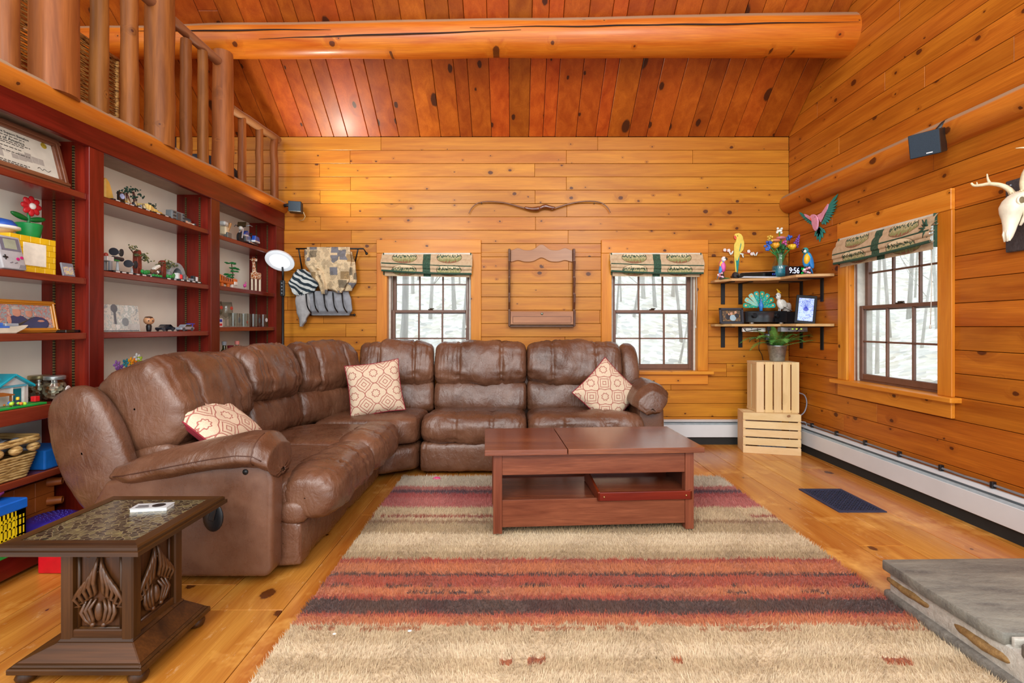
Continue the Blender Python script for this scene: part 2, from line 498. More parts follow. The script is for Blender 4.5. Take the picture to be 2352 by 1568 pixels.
# ceiling
ylow, yhigh = YB + .12, 1.9
cl = MB().add([(XLOFT, ylow, zceil(ylow) + .03), (XR + .15, ylow, zceil(ylow) + .03), (XR + .15, yhigh, zceil(yhigh) + .03), (XLOFT, yhigh, zceil(yhigh) + .03),
               (XLOFT, ylow, zceil(ylow) + .1), (XR + .15, ylow, zceil(ylow) + .1), (XR + .15, yhigh, zceil(yhigh) + .1), (XLOFT, yhigh, zceil(yhigh) + .1)],
              [(0,3,2,1),(4,5,6,7),(0,1,5,4),(1,2,6,5),(2,3,7,6),(3,0,4,7)]).build('ceiling', DARK)
cl['kind'] = 'structure'
x = XLOFT; rc = random.Random(5)
while x < XR:
    wd = rc.choice([.105, .14, .165, .18, .155, .12])
    x1 = min(x + wd, XR)
    dz = rc.uniform(-.0012, .0012)
    a, b2 = x + .0016, x1 - .0016
    y1, y2 = YB, yhigh
    if rc.random() < .5:
        ym = rc.uniform(2.5, 3.5); ys = [(y1, ym + .0008), (ym - .0008, y2)]
    else: ys = [(y1, y2)]
    for ya, yb_ in ys:
        MB().add([(a, ya, zceil(ya) + dz), (b2, ya, zceil(ya) + dz), (b2, yb_, zceil(yb_) + dz), (a, yb_, zceil(yb_) + dz),
              (a, ya, zceil(ya) + .03), (b2, ya, zceil(ya) + .03), (b2, yb_, zceil(yb_) + .03), (a, yb_, zceil(yb_) + .03)],
             [(0,3,2,1),(4,5,6,7),(0,1,5,4),(1,2,6,5),(2,3,7,6),(3,0,4,7)]).build('plank', W_CEIL, cl, bevel=.003)
    x = x1
# ---------------------------------------------------------------- windows
SASH = pm('sash_paint', '6e4a38', .4, bump=.1, bs=40)
JAMB = pm('jamb_liner', '9a8672', .5)
VINYL = pm('vinyl_track', 'c9c4b8', .5)
def window(name, loc, rot, wd, tx, tz, tside):
    wn = bpy.data.objects.new(name, None)
    C.objects.link(wn); wn.location = loc; wn.rotation_euler = (0, 0, rot); wn['kind'] = 'structure'; reg(wn)
    z0, z1 = WZ0, WZ1
    h = wd / 2; cw = .088
    # casing: head board, two side boards, stool, apron (proud of the wall)
    MB().box(-h - cw, h + cw, -.024, 0, z1, z1 + .115).build('head_casing', tx, wn, bevel=.003)
    MB().box(-h - cw, -h, -.02, 0, z0, z1).build('side_casing', tz, wn, bevel=.003)
    MB().box(h, h + cw, -.02, 0, z0, z1).build('side_casing', tz, wn, bevel=.003)
    MB().box(-h - cw - .035, h + cw + .035, -.06, .06, z0 - .028, z0).build('stool', tx, wn, bevel=.005, seg=2)
    MB().box(-h - cw, h + cw, -.022, 0, z0 - .115, z0 - .028).build('apron', tx, wn, bevel=.003)
    # jamb
    for sx in (-1, 1):
        MB().box(sx * h, sx * (h + .02), 0, .16, z0, z1).build('jamb', tside, wn)
        MB().box(sx * (h - .022), sx * h, .035, .15, z0, z1).build('track', VINYL, wn, bevel=.002)
        MB().box(sx * (h - .026), sx * (h - .020), .032, .040, z0, z1).build('track_stop', SASH, wn)
    MB().box(-h - .02, h + .02, 0, .16, z1, z1 + .02).build('head_jamb', tx, wn)
    MB().box(-h, h, .06, .17, z0 - .02, z0 + .012).build('sill', SASH, wn)
    zm = (z0 + z1) / 2
    hw = h - .022
    for (za, zb, y, nm) in ((z0 + .012, zm + .02, .055, 'lower_sash'), (zm - .012, z1, .095, 'upper_sash')):
        st = .030; rb = .040 if nm == 'lower_sash' else .024; rtp = .024
        f = MB().box(-hw, -hw + st, y, y + .032, za, zb).box(hw - st, hw, y, y + .032, za, zb)
        f.box(-hw + st, hw - st, y, y + .032, za, za + rb).box(-hw + st, hw - st, y, y + .032, zb - rtp, zb)
        sa = f.build(nm, SASH, wn, bevel=.003)
        gx0, gx1, gz0, gz1 = -hw + st, hw - st, za + rb, zb - rtp
        for i in (1, 2):
            xx = gx0 + (gx1 - gx0) * i / 3
            MB().box(xx - .007, xx + .007, y + .006, y + .024, gz0, gz1).build('muntin', SASH, sa, bevel=.002)
        zz = (gz0 + gz1) / 2
        MB().box(gx0, gx1, y + .006, y + .024, zz - .006, zz + .006).build('muntin', SASH, sa, bevel=.002)
        for i in range(3):
            for j in range(2):
                a, b2 = gx0 + (gx1 - gx0) * i / 3, gx0 + (gx1 - gx0) * (i + 1) / 3
                c0, c1 = (gz0, zz) if j == 0 else (zz, gz1)
                MB().box(a, b2, y + .014, y + .017, c0, c1).build('pane', GLASS, sa)
    MB().box(-.02, .02, .05, .085, zm + .02, zm + .028).box(-.008, .03, .055, .075, zm + .028, zm + .036).build('sash_lock', pm('bronze', '4a3a2c', .4, metal=.8), wn, bevel=.003)
    # cord
    return wn
window('window_1', (BWIN[0][0], YB, 0), 0, BWIN[0][1], W_TRIM_X, W_TRIM_Z, W_TRIM_ZY)
window('window_2', (BWIN[1][0], YB, 0), 0, BWIN[1][1], W_TRIM_X, W_TRIM_Z, W_TRIM_ZY)
window('window_3', (XR, RWIN[0], 0), -PI / 2, RWIN[1], W_TRIM_Y, W_TRIM_ZY, W_TRIM_Z)

# roman shades --------------------------------------------------------------
def shademat():
    m, t, b = _new('lodge_print_cloth'); q = NT(t)
    tc = q.n('ShaderNodeTexCoord'); sp = q.n('ShaderNodeSeparateXYZ'); q.l(tc.outputs['Object'], sp.inputs[0])
    x, z = sp.outputs[0], sp.outputs[2]
    n1 = q.noise(q.comb(q.math('MULTIPLY', x, 1.0), 0.0, z), 34, 5, .7)
    base = q.ramp(n1, [(.3, lin('b09472')), (.6, lin('c9ae8c')), (.8, lin('9a7c5c'))])
    # scenes: oval medallions either side of the band with meadow, dark firs and pale sky
    ax = q.math('DIVIDE', q.math('SUBTRACT', q.math('ABSOLUTE', x), .19), .105)
    n2 = q.noise(q.comb(q.math('MULTIPLY', x, 75.0), 0.0, q.math('MULTIPLY', z, 18.0)), 1.0, 3, .7)
    c = base
    for zc, rz in ((1.588, .052), (1.478, .045)):
        dz = q.math('DIVIDE', q.math('SUBTRACT', z, zc), rz)
        rr_ = q.math('ADD', q.math('MULTIPLY', ax, ax), q.math('MULTIPLY', dz, dz))
        lvl = q.math('ADD', q.math('MULTIPLY_ADD', dz, .5, .5), q.math('MULTIPLY_ADD', n2, 1.1, -.55))
        scene = q.ramp(lvl, [(0.0, lin('8a5a40')), (.16, lin('8a8c58')), (.38, lin('b0a478')), (.55, lin('2c4a36')), (.68, lin('dcc8a2'))], 'CONSTANT')
        c = q.mix(q.math('LESS_THAN', rr_, 1.0), c, scene)
        c = q.mix(q.math('LESS_THAN', q.math('ABSOLUTE', q.math('SUBTRACT', rr_, 1.0)), .05), c, lin('6a5238'))
    band = q.math('LESS_THAN', q.math('ABSOLUTE', x), .032)
    n3 = q.noise(tc.outputs['Object'], 120, 2)
    c = q.mix(band, c, q.ramp(n3, [(.4, lin('24402f')), (.65, lin('426049'))]))
    q.l(c, b.inputs['Base Color']); b.inputs['Roughness'].default_value = .85
    q.bump(q.noise(tc.outputs['Object'], 400, 2), .2, .002, b)
    return m
SHADE = shademat()
TRIMG = pm('dark_green_tape', '2c4a38', .85, var=.3, vs=120)
def shade(loc, rot, wd, lab, skew=0.0, seed=1, bunch=0):
    t = thing('roman_shade', lab, 'shade', loc, rot, 'roman shades on the windows')
    h = wd / 2; rr = random.Random(seed)
    zt = 1.632
    # folds: (z top, z bottom, forward bulge at bottom)
    def fold(za, zb, y, bul, nm, sk, drop=0.0):
        def fn(u, v):
            xx = -h * (1.0 + .03 * bul / .03) + 2 * h * (1.0 + .03 * bul / .03) * u
            k = math.sin(v * PI)
            zz = za + (zb - za) * v + sk * (u - .5) * (.3 + .7 * v) + drop * math.sin(u * PI) * v + .003 * noise.noise(Vector((u * 6, v * 2, seed)))
            yy = y - bul * (v ** .6) - .006 * k + .004 * noise.noise(Vector((u * 5 + 3, v * 3, seed)))
            return Vector((xx, yy, zz))
        m = MB().grid(fn, 40, 7)
        def fb(u, v):
            p = fn(u, 1.0); q_ = fn(u, 1.0)
            # return of the fold: curls under and back to the cloth plane
            an = v * PI
            return p + Vector((0, .012 * (1 - math.cos(an)) , -.010 * math.sin(an)))
        m.grid(fb, 40, 5)
        return m.build(nm, SHADE, t, smooth=True)
    fold(zt, zt - .062, -.012, .034, 'fold', skew * .2)
    fold(zt - .048, zt - .105, -.030, .040, 'fold', skew * .7, -.004)
    fold(zt - .085, zt - .132, -.044, .030, 'fold', skew, -.006)
    fold(zt - .118, zt - .165, -.040, .026, 'fold', skew, -.008)
    def strip(z, y, hh, sk, drop=0):
        m = MB()
        def fn(u, v):
            an = 2 * PI * v
            return Vector((-h * 1.02 + 2.04 * h * u, y + .006 * math.cos(an), z + sk * (u - .5) + drop * math.sin(u * PI) + hh * math.sin(an)))
        m.grid(fn, 24, 8, closed_v=True)
        m.build('trim_tape', TRIMG, t, smooth=True)
    strip(zt - .108, -.068, .0055, skew, -.004)
    strip(zt - .170, -.064, .009, skew, -.008)
    def fl(u, v): return Vector((-h * .97 + 1.94 * h * u, -.03, zt - .165 - .04 * v + skew * .4 * (u - .5)))
    MB().grid(fl, 12, 3).build('hem', SHADE, t, smooth=True)
    for sx in (-1, 1):
        MB().box(sx * h * .985, sx * h * 1.005, -.036, -.008, zt - .19, zt - .002).build('edge_tape', TRIMG, t, bevel=.002)
    MB().box(-h, h, -.03, -.002, zt - .03, zt - .003).build('head_rail', pm('rail_white', 'cfc8b8', .5), t)
    if bunch:
        # gathered green lining showing at one end
        for k in range(9):
            an = -1.9 + k * .42
            L = .045 + .02 * rr.random()
            p = Vector((h - .01, -.045 - .004 * (k % 3), zt - .085))
            q_ = p + Vector((-abs(math.cos(an)) * L * 1.1, -.012, math.sin(an) * L))
            MB().tube([p, p.lerp(q_, .5) + Vector((0, -.012, 0)), q_], [.004, .011, .006], 6, flat=.5).build('gather', TRIMG, t, smooth=True)
    # pull cord with tassel
    MB().tube([(h - .035, -.02, zt - .19), (h - .03, -.022, zt - .4), (h - .04, -.02, zt - .62)], .0022, 5).lathe([(0, 0), (.005, .004), (.0035, .02), (0, .026)], (h - .04, -.02, zt - .645), 6).build('pull_cord', pm('cord_white', 'd8d2c4', .7), t, smooth=True)
    return t
shade((BWIN[0][0] - .012, YB, 0), 0, .745, 'lodge-print roman shade on the window behind the corner seat, sagging at its right', -.03, 1)
shade((BWIN[1][0] + .008, YB, 0), 0, .765, 'lodge-print roman shade on the window between gun rack and corner shelves', -.018, 2)
shade((XR, RWIN[0] + .03, 0), -PI / 2, .77, 'lodge-print roman shade with green gathered end beside the deer skull', .02, 3, 1)

# ---------------------------------------------------------------- logs
def log(name, pts, rad, mat, lab, cat, n=20, wob=.02, kind=None, grp=None):
    P_ = []; R_ = []
    N = 24
    for i in range(N + 1):
        f = i / N * (len(pts) - 1); a = min(int(f), len(pts) - 2); u = f - a
        p = Vector(pts[a]).lerp(Vector(pts[a + 1]), u)
        r = rad[a] + (rad[a + 1] - rad[a]) * u
        P_.append(p); R_.append(r)
    m = MB().tube(P_, R_, n)
    m.v = [tuple(Vector(v) + Vector((noise.noise(Vector(v) * 3), noise.noise(Vector(v) * 3 + Vector((9, 0, 0))), noise.noise(Vector(v) * 3 + Vector((0, 9, 0))))) * wob * sum(rad) / len(rad)) for v in m.v]
    return m.one(name, mat, lab, cat, grp, kind, smooth='auto')
log('ceiling_beam', [(XLOFT, 3.33, 2.99), (-1.9, 3.33, 3.02), (XR + .01, 3.33, 3.062)], [.095, .108, .142], W_LOG_X, 'long round log beam spanning under the sloped ceiling', 'beam', 28, .08)
# drying checks along the beam as thin dark splits
for (x0, x1, a0, a1) in [(-2.6, -1.25, .15, .02), (-1.75, .05, -.42, -.12), (-.3, 2.34, .02, .0)]:
    pts = []
    for i in range(30):
        u = i / 29; xx = x0 + (x1 - x0) * u
        r = .108 + (.142 - .108) * (xx + 1.9) / 4.26; zc = 3.02 + .042 * (xx + 1.9) / 4.26
        an = a0 + (a1 - a0) * u + .05 * noise.noise(Vector((xx * 3, a0 * 9, 0)))
        pts.append((xx, 3.33 - r * 1.03 * math.cos(an), zc + r * 1.03 * math.sin(an)))
    bt = MB().tube(pts, [.001 + .0045 * math.sin(PI * min(1, max(0, i / 29))) for i in range(30)], 5)
    bt.build('check', pm('split_dark', '2a1206', .9), bpy.data.objects['ceiling_beam'])
log('wall_log', [(XR, YB - .005, 2.055), (XR, 2.3, 2.045), (XR, Y0, 2.04)], [.085, .075, .075], W_LOG_Y, 'half-round log along the right wall above the window', 'log', 20, .12)
log('loft_edge_log', [(XL - .02, YB - .003, 2.02), (XL - .02, Y0, 1.955)], [.056, .056], W_LOG_Y, 'peeled log along the loft edge above the bookcase', 'log', 18, .08)

# loft railing: one thing, posts balusters and rails as parts
rl = thing('loft_railing', 'rustic log railing with round posts along the loft edge', 'railing', (XL - .02, 2.9, 2.0))
XRAIL = XL - .02
def zlog(y): return 1.955 + (y - Y0) / (YB - Y0) * .065 + .02
for (px, r, top, nm) in [(16, .036, 2.76, 'baluster'), (125, .078, 3.6, 'post'), (228, .036, 2.76, 'baluster'), (297, .038, 2.76, 'baluster'), (367, .068, 3.6, 'post'),
                         (427, .031, 2.74, 'baluster'), (466, .030, 2.76, 'baluster'), (512, .064, 2.87, 'post'), (556, .028, 2.52, 'baluster'), (596, .028, 2.545, 'baluster'), (630, .03, 2.56, 'baluster')]:
    Y = FX * -XRAIL / (HX - px)
    if top > 3: top = zceil(Y) + .02
    pts = [(XRAIL + .006 * noise.noise(Vector((Y * 7, i, 0))), Y + .01 * noise.noise(Vector((i * 1.3, Y * 5, 4))) * (r < .05), zlog(Y) + (top - zlog(Y)) * i / 8) for i in range(9)]
    MB().tube(pts, [r * (1.06 - .1 * i / 8 + .05 * noise.noise(Vector((i, Y, 9)))) for i in range(9)], 14).build(nm, W_LOG_Z, rl, smooth='auto')
W_RAIL = wood('rail_log', 'a5744c', '7d4a26', 1, 2, knots=4, var=.1, rough=.6, coat=.05, kr=.7, dust='a8907a')
for (ya, yb_, za, zb) in [(.9, 3.16, 2.775, 2.785), (3.3, 3.97, 2.535, 2.575)]:
    MB().tube([(XRAIL, ya + (yb_ - ya) * i / 6, za + (zb - za) * i / 6 + .006 * noise.noise(Vector((i, ya, 2)))) for i in range(7)], .03, 12).build('rail', W_RAIL, rl, smooth='auto')

# wicker screen behind the railing
def wickermat(name='wicker', c=('9a6a30', 'd8a458', '4a2c10'), ax=1):
    m, t, b = _new(name); q = NT(t)
    geo = q.n('ShaderNodeNewGeometry'); sp = q.n('ShaderNodeSeparateXYZ'); q.l(geo.outputs['Position'], sp.inputs[0])
    g = sp.outputs[ax]
    f = q.noise(q.comb(q.math('MULTIPLY', g, 28.0), q.math('MULTIPLY', sp.outputs[2], 130.0), 0.0), 1.0, 3, .6)
    q.l(q.ramp(f, [(.32, lin(c[2])), (.45, lin(c[0])), (.62, lin(c[1])), (.75, lin(c[0]))]), b.inputs['Base Color'])
    b.inputs['Roughness'].default_value = .6
    q.bump(f, .8, .01, b)
    return m
WICK = wickermat()
sc_ = thing('wicker_screen', 'woven brown wicker screen standing behind the loft railing', 'screen', (XL - .33, 2.3, 1.99))
for k, (ya, yb_, dx) in enumerate([(1.5, 2.1, 0), (2.1, 2.745, 0)]):
    X0 = XL - .34
    sl = MB()
    for i in range(46):
        z = 2.0 + i * .0118
        pts = [(X0 + .006 * (1 if (i + j) % 2 else -1), ya + (yb_ - ya) * j / 10, z) for j in range(11)]
        sl.tube(pts, .0062, 5, flat=.7)
    p = sl.build('woven_panel', WICK, sc_, smooth=True); p['kind'] = 'stuff'
    MB().tube([(X0, ya, 2.55), (X0, yb_, 2.55)], .015, 8).tube([(X0, ya + .01, 1.99), (X0, ya + .01, 2.55)], .013, 8).tube([(X0, yb_ - .01, 1.99), (X0, yb_ - .01, 2.55)], .013, 8).build('frame', WICK, sc_, smooth=True)
# dark floor cushion in the loft
m = MB().ell((XL - .34, 3.55, 2.12), (.22, .26, .16), nu=18, nv=12)
m.one('loft_cushion', pm('navy_cloth', '26303c', .85, var=.3, bump=.3, bs=80), 'dark navy floor cushion lying in the loft behind the balusters', 'cushion', smooth=True)

# ---------------------------------------------------------------- bookcase
bk = thing('bookcase', 'tall built-in mahogany bookcase with open shelves along the left wall', 'bookcase', (XL - .12, 2.6, 0))
D = .226; XB = XL - D
PANEL = pm('bookcase_back', 'faf4e2', .7, var=.06, vs=3)
stiles = [(1.22, 1.30), (2.182, 2.262), (3.06, 3.152), (3.90, YB - .004)]
MB().box(XB - .012, XB, 1.22, YB - .004, .02, 1.9).build('back_panel', PANEL, bk)
for a, b2 in stiles:
    MB().box(XL - .022, XL, a, b2, 0, 1.84).build('stile', W_MAHOG_Z, bk, bevel=.002)
    MB().box(XB, XL - .022, a + .004, b2 - .004, 0, 1.9).build('side_panel', W_MAHOG_ZX, bk, bevel=.001)
MB().box(XL - .024, XL + .004, 1.22, YB - .004, 1.835, 1.975).build('header', W_MAHOG_Y, bk, bevel=.003)
MB().box(XB, XL - .024, 1.22, YB - .004, 1.86, 1.885).build('top_panel', pm('shelf_underside', 'a08068', .5), bk)
MB().box(XB, XL, 1.22, YB - .004, .02, .12).build('base', W_MAHOG_Y, bk, bevel=.002)
SHELFM = wood('shelf_wood', '8e3a26', '651c0e', 1, 2, var=.2, rough=.25, coat=.4, fine=.3, gs=1.5)
SHELVES = {0: [1.618, 1.225, .972, .672, .388], 1: [1.630, 1.272, .972, .672], 2: [1.620, 1.277, .998, .672]}
bays = [(1.30, 2.182), (2.262, 3.06), (3.152, 3.90)]
for k, zs in SHELVES.items():
    a, b2 = bays[k]
    for z in zs:
        th = .03
        xf = XL - .012
        if z == .672: th = .06; xf = XL
        MB().box(XB + .002, xf, a - .001, b2 + .001, z - th, z).build('shelf', SHELFM, bk, bevel=.003)
# slotted shelf standards
def stdmat():
    m, t, b = _new('brass_standard'); q = NT(t)
    geo = q.n('ShaderNodeNewGeometry'); sp = q.n('ShaderNodeSeparateXYZ'); q.l(geo.outputs['Position'], sp.inputs[0])
    s = q.math('GREATER_THAN', q.math('FRACT', q.math('MULTIPLY', sp.outputs[2], 78.0)), .55)
    q.l(q.mix(s, lin('7e6a40'), lin('2a2014')), b.inputs['Base Color'])
    b.inputs['Metallic'].default_value = .5; b.inputs['Roughness'].default_value = .4
    return m
STD = stdmat()
for k, (a, b2) in enumerate(bays):
    for X in (XL - .075, XL - .165):
        MB().box(X - .0045, X + .0045, b2 - .0008, b2 + .004, .7, 1.84).build('shelf_standard', STD, bk)

# ---------------------------------------------------------------- baseboard heaters
HW = pm('heater_enamel', 'd4d8da', .35, var=.04, vs=5)
HF = pm('heater_fins', '7d98a6', .4, metal=.6)
def heater(name, lab, loc, rot, L):
    t = thing(name, lab, 'heater', loc, rot, 'baseboard heaters')
    # profile along local x, wall at y = 0, room towards -y
    MB().box(0, L, -.066, -.06, .065, .17).build('front_cover', HW, t, bevel=.002)
    MB().prism([(0, .205), (-.012, .205), (-.045, .196), (-.045, .192), (0, .198)], (0, 0, 0), (0, 1, 0), (0, 0, 1), (L, 0, 0)).build('top_cover', HW, t)
    MB().box(0, L, -.004, 0, .02, .2).build('back_plate', HW, t)
    MB().box(.02, L - .02, -.058, -.01, .09, .165).build('element', HF, t)
    MB().prism([(-.066, .168), (-.05, .182), (-.047, .180), (-.063, .166)], (0, 0, 0), (0, 1, 0), (0, 0, 1), (L, 0, 0)).build('damper', pm('damper_blue', 'a9bcc4', .35, metal=.3), t)
    MB().box(-.004, .012, -.068, 0, .02, .207).build('end_cap', HW, t, bevel=.002)
    MB().box(L - .012, L + .004, -.068, 0, .02, .207).build('end_cap', HW, t, bevel=.002)
    MB().box(0, L, -.05, -.006, .0, .064).build('shadow_gap', pm('heater_dark', '20201e', .8), t)  # solid dark box painted in for the shade below the cover
    return t
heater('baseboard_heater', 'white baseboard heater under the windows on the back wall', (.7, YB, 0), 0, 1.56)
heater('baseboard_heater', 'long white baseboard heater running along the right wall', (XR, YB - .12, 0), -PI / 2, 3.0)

# floor vent
vt = thing('floor_vent', 'blue-black cast iron floor register set into the planks', 'vent', (1.88, 2.71, 0))
VM = pm('cast_iron', '343850', .55, metal=.1, spec=.3)
MB().box(1.75, 2.01, 2.53, 2.55, -.004, .006).box(1.75, 2.01, 2.87, 2.89, -.004, .006).box(1.75, 1.768, 2.55, 2.87, -.004, .006).box(1.992, 2.01, 2.55, 2.87, -.004, .006).build('frame', VM, vt, bevel=.0015)
g_ = MB()
for i in range(9):
    for j in range(13):
        cx, cy = 1.768 + .224 * (i + .5) / 9, 2.55 + .32 * (j + .5) / 13
        if (i + j) % 2: g_.box(cx - .0125, cx + .0125, cy - .0022, cy + .0022, .001, .005); g_.box(cx - .0022, cx + .0022, cy - .0125, cy + .0125, .001, .005)
        else:
            g_.obox((cx, cy, .003), (.030, .0036, .004), (0, 0, .8)); g_.obox((cx, cy, .003), (.030, .0036, .004), (0, 0, -.8))
g_.build('grille', VM, vt)
MB().box(1.765, 1.995, 2.545, 2.875, .0003, .0008).build('duct', pm('duct_black', '08080c', .9), vt)

# ---------------------------------------------------------------- hearth
def stonemat(name, c1, c2, ga=0, sc=2.0):
    m, t, b = _new(name); q = NT(t)
    geo = q.n('ShaderNodeNewGeometry'); sp = q.n('ShaderNodeSeparateXYZ'); q.l(geo.outputs['Position'], sp.inputs[0])
    v = q.comb(q.math('MULTIPLY', sp.outputs[0], 1.2), q.math('MULTIPLY', sp.outputs[1], 5.0), q.math('MULTIPLY', sp.outputs[2], 5.0))
    f = q.noise(v, sc * 1.6, 8, .68, .3)
    f2 = q.noise(geo.outputs['Position'], 90, 4, .7)
    c = q.ramp(f, [(.3, lin(c2)), (.7, lin(c1))])
    c = q.mix(q.maprange(f2, .45, .75, 0, .5), c, lin(c1))
    q.l(c, b.inputs['Base Color']); b.inputs['Roughness'].default_value = .6
    q.bump(q.math('MULTIPLY_ADD', f2, .3, f), .4, .02, b)
    return m
SLATE = stonemat('hearth_slate', '8c877a', '55524e')
MORT = stonemat('mortar', 'dcd6ca', 'aaa498', sc=6)
STN = stonemat('ledge_stone', '8f8a80', '5a5650', sc=4)
STB = stonemat('ledge_stone_tan', 'a8834e', '70502c', sc=6)
he = thing('hearth', 'raised stone hearth with grey slate slabs and mortared stone edge', 'hearth', (1.85, 1.3, 0))
def slab(poly, z0, z1, name, mat, bev=.006):
    return MB().prism(poly, (0, 0, z0), (1, 0, 0), (0, 1, 0), (0, 0, z1 - z0)).build(name, mat, he, bevel=bev, seg=2, smooth='auto')
slab([(1.355, 1.732), (1.352, 1.55), (1.360, 1.34), (1.372, 1.315), (1.45, 1.312), (2.36, 1.32), (2.36, 1.75), (1.9, 1.742)], .108, .145, 'slab', SLATE)
slab([(1.375, 1.275), (1.36, 1.24), (1.36, .75), (2.36, .75), (2.36, 1.295), (1.6, 1.29), (1.42, 1.288)], .105, .142, 'slab', SLATE)
slab([(1.372, 1.72), (1.378, .75), (2.36, .75), (2.36, 1.725)], .02, .112, 'mortar_bed', MORT, .01)
slab([(1.385, 1.30), (1.385, 1.31), (2.3, 1.318), (2.3, 1.30)], .11, .138, 'joint', MORT, .003)
slab([(1.36, 1.735), (1.352, 1.5), (1.36, 1.2), (1.355, .75), (1.6, .75), (1.6, 1.735)], 0, .038, 'base_stone', STN, .012)
for (y0, y1, z0, z1, mm) in [(1.735, 1.55, .062, .088, STB), (1.47, 1.30, .055, .085, STB), (1.17, 1.02, .05, .09, STB)]:
    mb = MB()
    def fn(u, v, y0=y0, y1=y1, z0=z0, z1=z1):
        th = 2 * PI * u; ph = PI * (v - .5)
        return Vector((1.378 + .018 * math.cos(ph) * math.cos(th), (y0 + y1) / 2 + abs(y0 - y1) / 2 * math.sin(ph), (z0 + z1) / 2 + (z1 - z0) / 2 * math.cos(ph) ** .6 * math.sin(th) + .006 * noise.noise(Vector((u * 4, v * 6, y0 * 9)))))
    mb.grid(fn, 12, 14, closed_u=True).build('stone', mm, he, smooth=True)

# ---------------------------------------------------------------- coffee table
ct = thing('coffee_table', 'reddish-brown lift-top coffee table with open lower shelf on the rug', 'table', (-.135, 2.185, .0), math.radians(3.4))
W_, D_ = 1.05, .475
LG = .042; zb0 = .022
MB().box(0, .388, 0, D_, .398, .424).build('top_fixed', W_TABLE_XY, ct, bevel=.0015)
MB().box(.392, W_, 0, D_, .398, .424).build('top_lifting', W_TABLE_XY, ct, bevel=.0015)
for x_ in (.04, W_ - .04 - LG):
    for y_ in (.03, D_ - .03 - LG):
        MB().box(x_, x_ + LG, y_, y_ + LG, zb0, .397).build('leg', W_TABLE_Z, ct, bevel=.001)
MB().box(.04 + LG, W_ - .04 - LG, .036, .052, .297, .397).build('apron', W_TABLE_X, ct, bevel=.001)
MB().box(.04 + LG, W_ - .04 - LG, D_ - .052, D_ - .036, .297, .397).build('apron', W_TABLE_X, ct, bevel=.001)
MB().box(.04 + LG, W_ - .04 - LG, .036, .052, .05, .178).build('front_rail', W_TABLE_X, ct, bevel=.001)
MB().box(.04 + LG, W_ - .04 - LG, D_ - .052, D_ - .036, .05, .178).build('front_rail', W_TABLE_X, ct, bevel=.001)
MB().box(.04 + LG, W_ - .04 - LG, .052, D_ - .052, .155, .168).build('shelf', W_TABLE_XY, ct)
MB().box(.04 + LG, W_ - .04 - LG, .052, D_ - .052, .297, .309).build('compartment_floor', W_TABLE_XY, ct)
for x_ in (.05, W_ - .065):
    MB().box(x_, x_ + .015, .03 + LG, D_ - .03 - LG, .05, .397).build('side_panel', pm('table_side', '4a2014', .4), ct)
# low wooden tray on the shelf
tr = thing('wooden_tray', 'small reddish wooden tray table lying on the coffee table shelf', 'tray', (.40, 2.235, .178), math.radians(3.4))
REDW = wood('red_tray_wood', '8e3414', '641c08', 0, 2, var=.05, rough=.3, coat=.3)
MB().box(0, .46, .0, .012, -.008, .032).build('front_rail', REDW, tr, bevel=.002)
MB().box(0, .46, .30, .312, -.008, .05).build('back_rail', REDW, tr, bevel=.002)
for x_ in (0, .448): MB().prism([(0, -.008), (.31, -.008), (.31, .07), (0, .034)], (x_, 0, 0), (0, 1, 0), (0, 0, 1), (.012, 0, 0)).build('side_rail', REDW, tr, bevel=.002)
MB().box(.012, .448, .012, .30, .018, .026).build('panel', W_TABLE_XY, tr)
for x_ in (.03, .43): MB().ell((x_, -.001, .012), .004).build('screw', pm('brass', 'c8b070', .3, metal=1), tr, smooth=True)

# ---------------------------------------------------------------- carved side table
st = thing('side_table', 'carved dark oak pedestal side table with pebble mosaic top', 'table', (-1.225, 1.46, 0))
def pebble():
    m, t, b = _new('pebble_mosaic'); q = NT(t)
    geo = q.n('ShaderNodeNewGeometry')
    v = q.voro(geo.outputs['Position'], 62, '2D', 'DISTANCE_TO_EDGE')
    v2 = q.voro(geo.outputs['Position'], 62, '2D')
    cs = q.n('ShaderNodeSeparateColor'); q.l(v2.outputs['Color'], cs.inputs[0])
    c = q.ramp(cs.outputs[0], [(0, lin('16140f')), (.3, lin('302b22')), (.55, lin('6a5f40')), (.75, lin('26221c')), (1, lin('7c7048'))])
    c = q.mix(q.maprange(v.outputs['Distance'], .03, .09, 1, 0), c, lin('7a6b4e'))
    q.l(c, b.inputs['Base Color']); b.inputs['Roughness'].default_value = .25; b.inputs['Coat Weight'].default_value = .5
    q.bump(q.maprange(v.outputs['Distance'], 0, .2, 0, 1), .3, .002, b)
    return m
tx0, tx1, ty0, ty1, tz = -1.45, -1.035, 1.295, 1.70, .392
MB().box(tx0 + .04, tx1 - .04, ty0 + .04, ty1 - .04, tz - .012, tz - .002).build('mosaic', pebble(), st)
def mitre(nm, a, b2, c_, d_, mat):
    prof = [(0, -.026), (0, -.014), (.006, -.012), (.006, -.004), (.012, 0), (.045, 0), (.045, -.026)]
    # a,b outer corners (xy) c,d direction inwards
    vs = []; fs = []
    a, b2 = Vector(a), Vector(b2); n = len(prof)
    L = (b2 - a).normalized(); I = Vector(c_)
    for (u, z) in prof: vs.append((a + L * u + I * u).to_tuple() + (tz + z,))
    for (u, z) in prof: vs.append((b2 - L * u + I * u).to_tuple() + (tz + z,))
    for i in range(n): fs.append((i, (i+1) % n, n+(i+1) % n, n+i))
    fs += [tuple(range(n))[::-1], tuple(range(n, 2*n))]
    MB().add(vs, fs).build(nm, mat, st)
mitre('edge_moulding', (tx0, ty0), (tx1, ty0), (0, 1), 0, W_CARVE_X); mitre('edge_moulding', (tx1, ty1), (tx0, ty1), (0, -1), 0, W_CARVE_X)
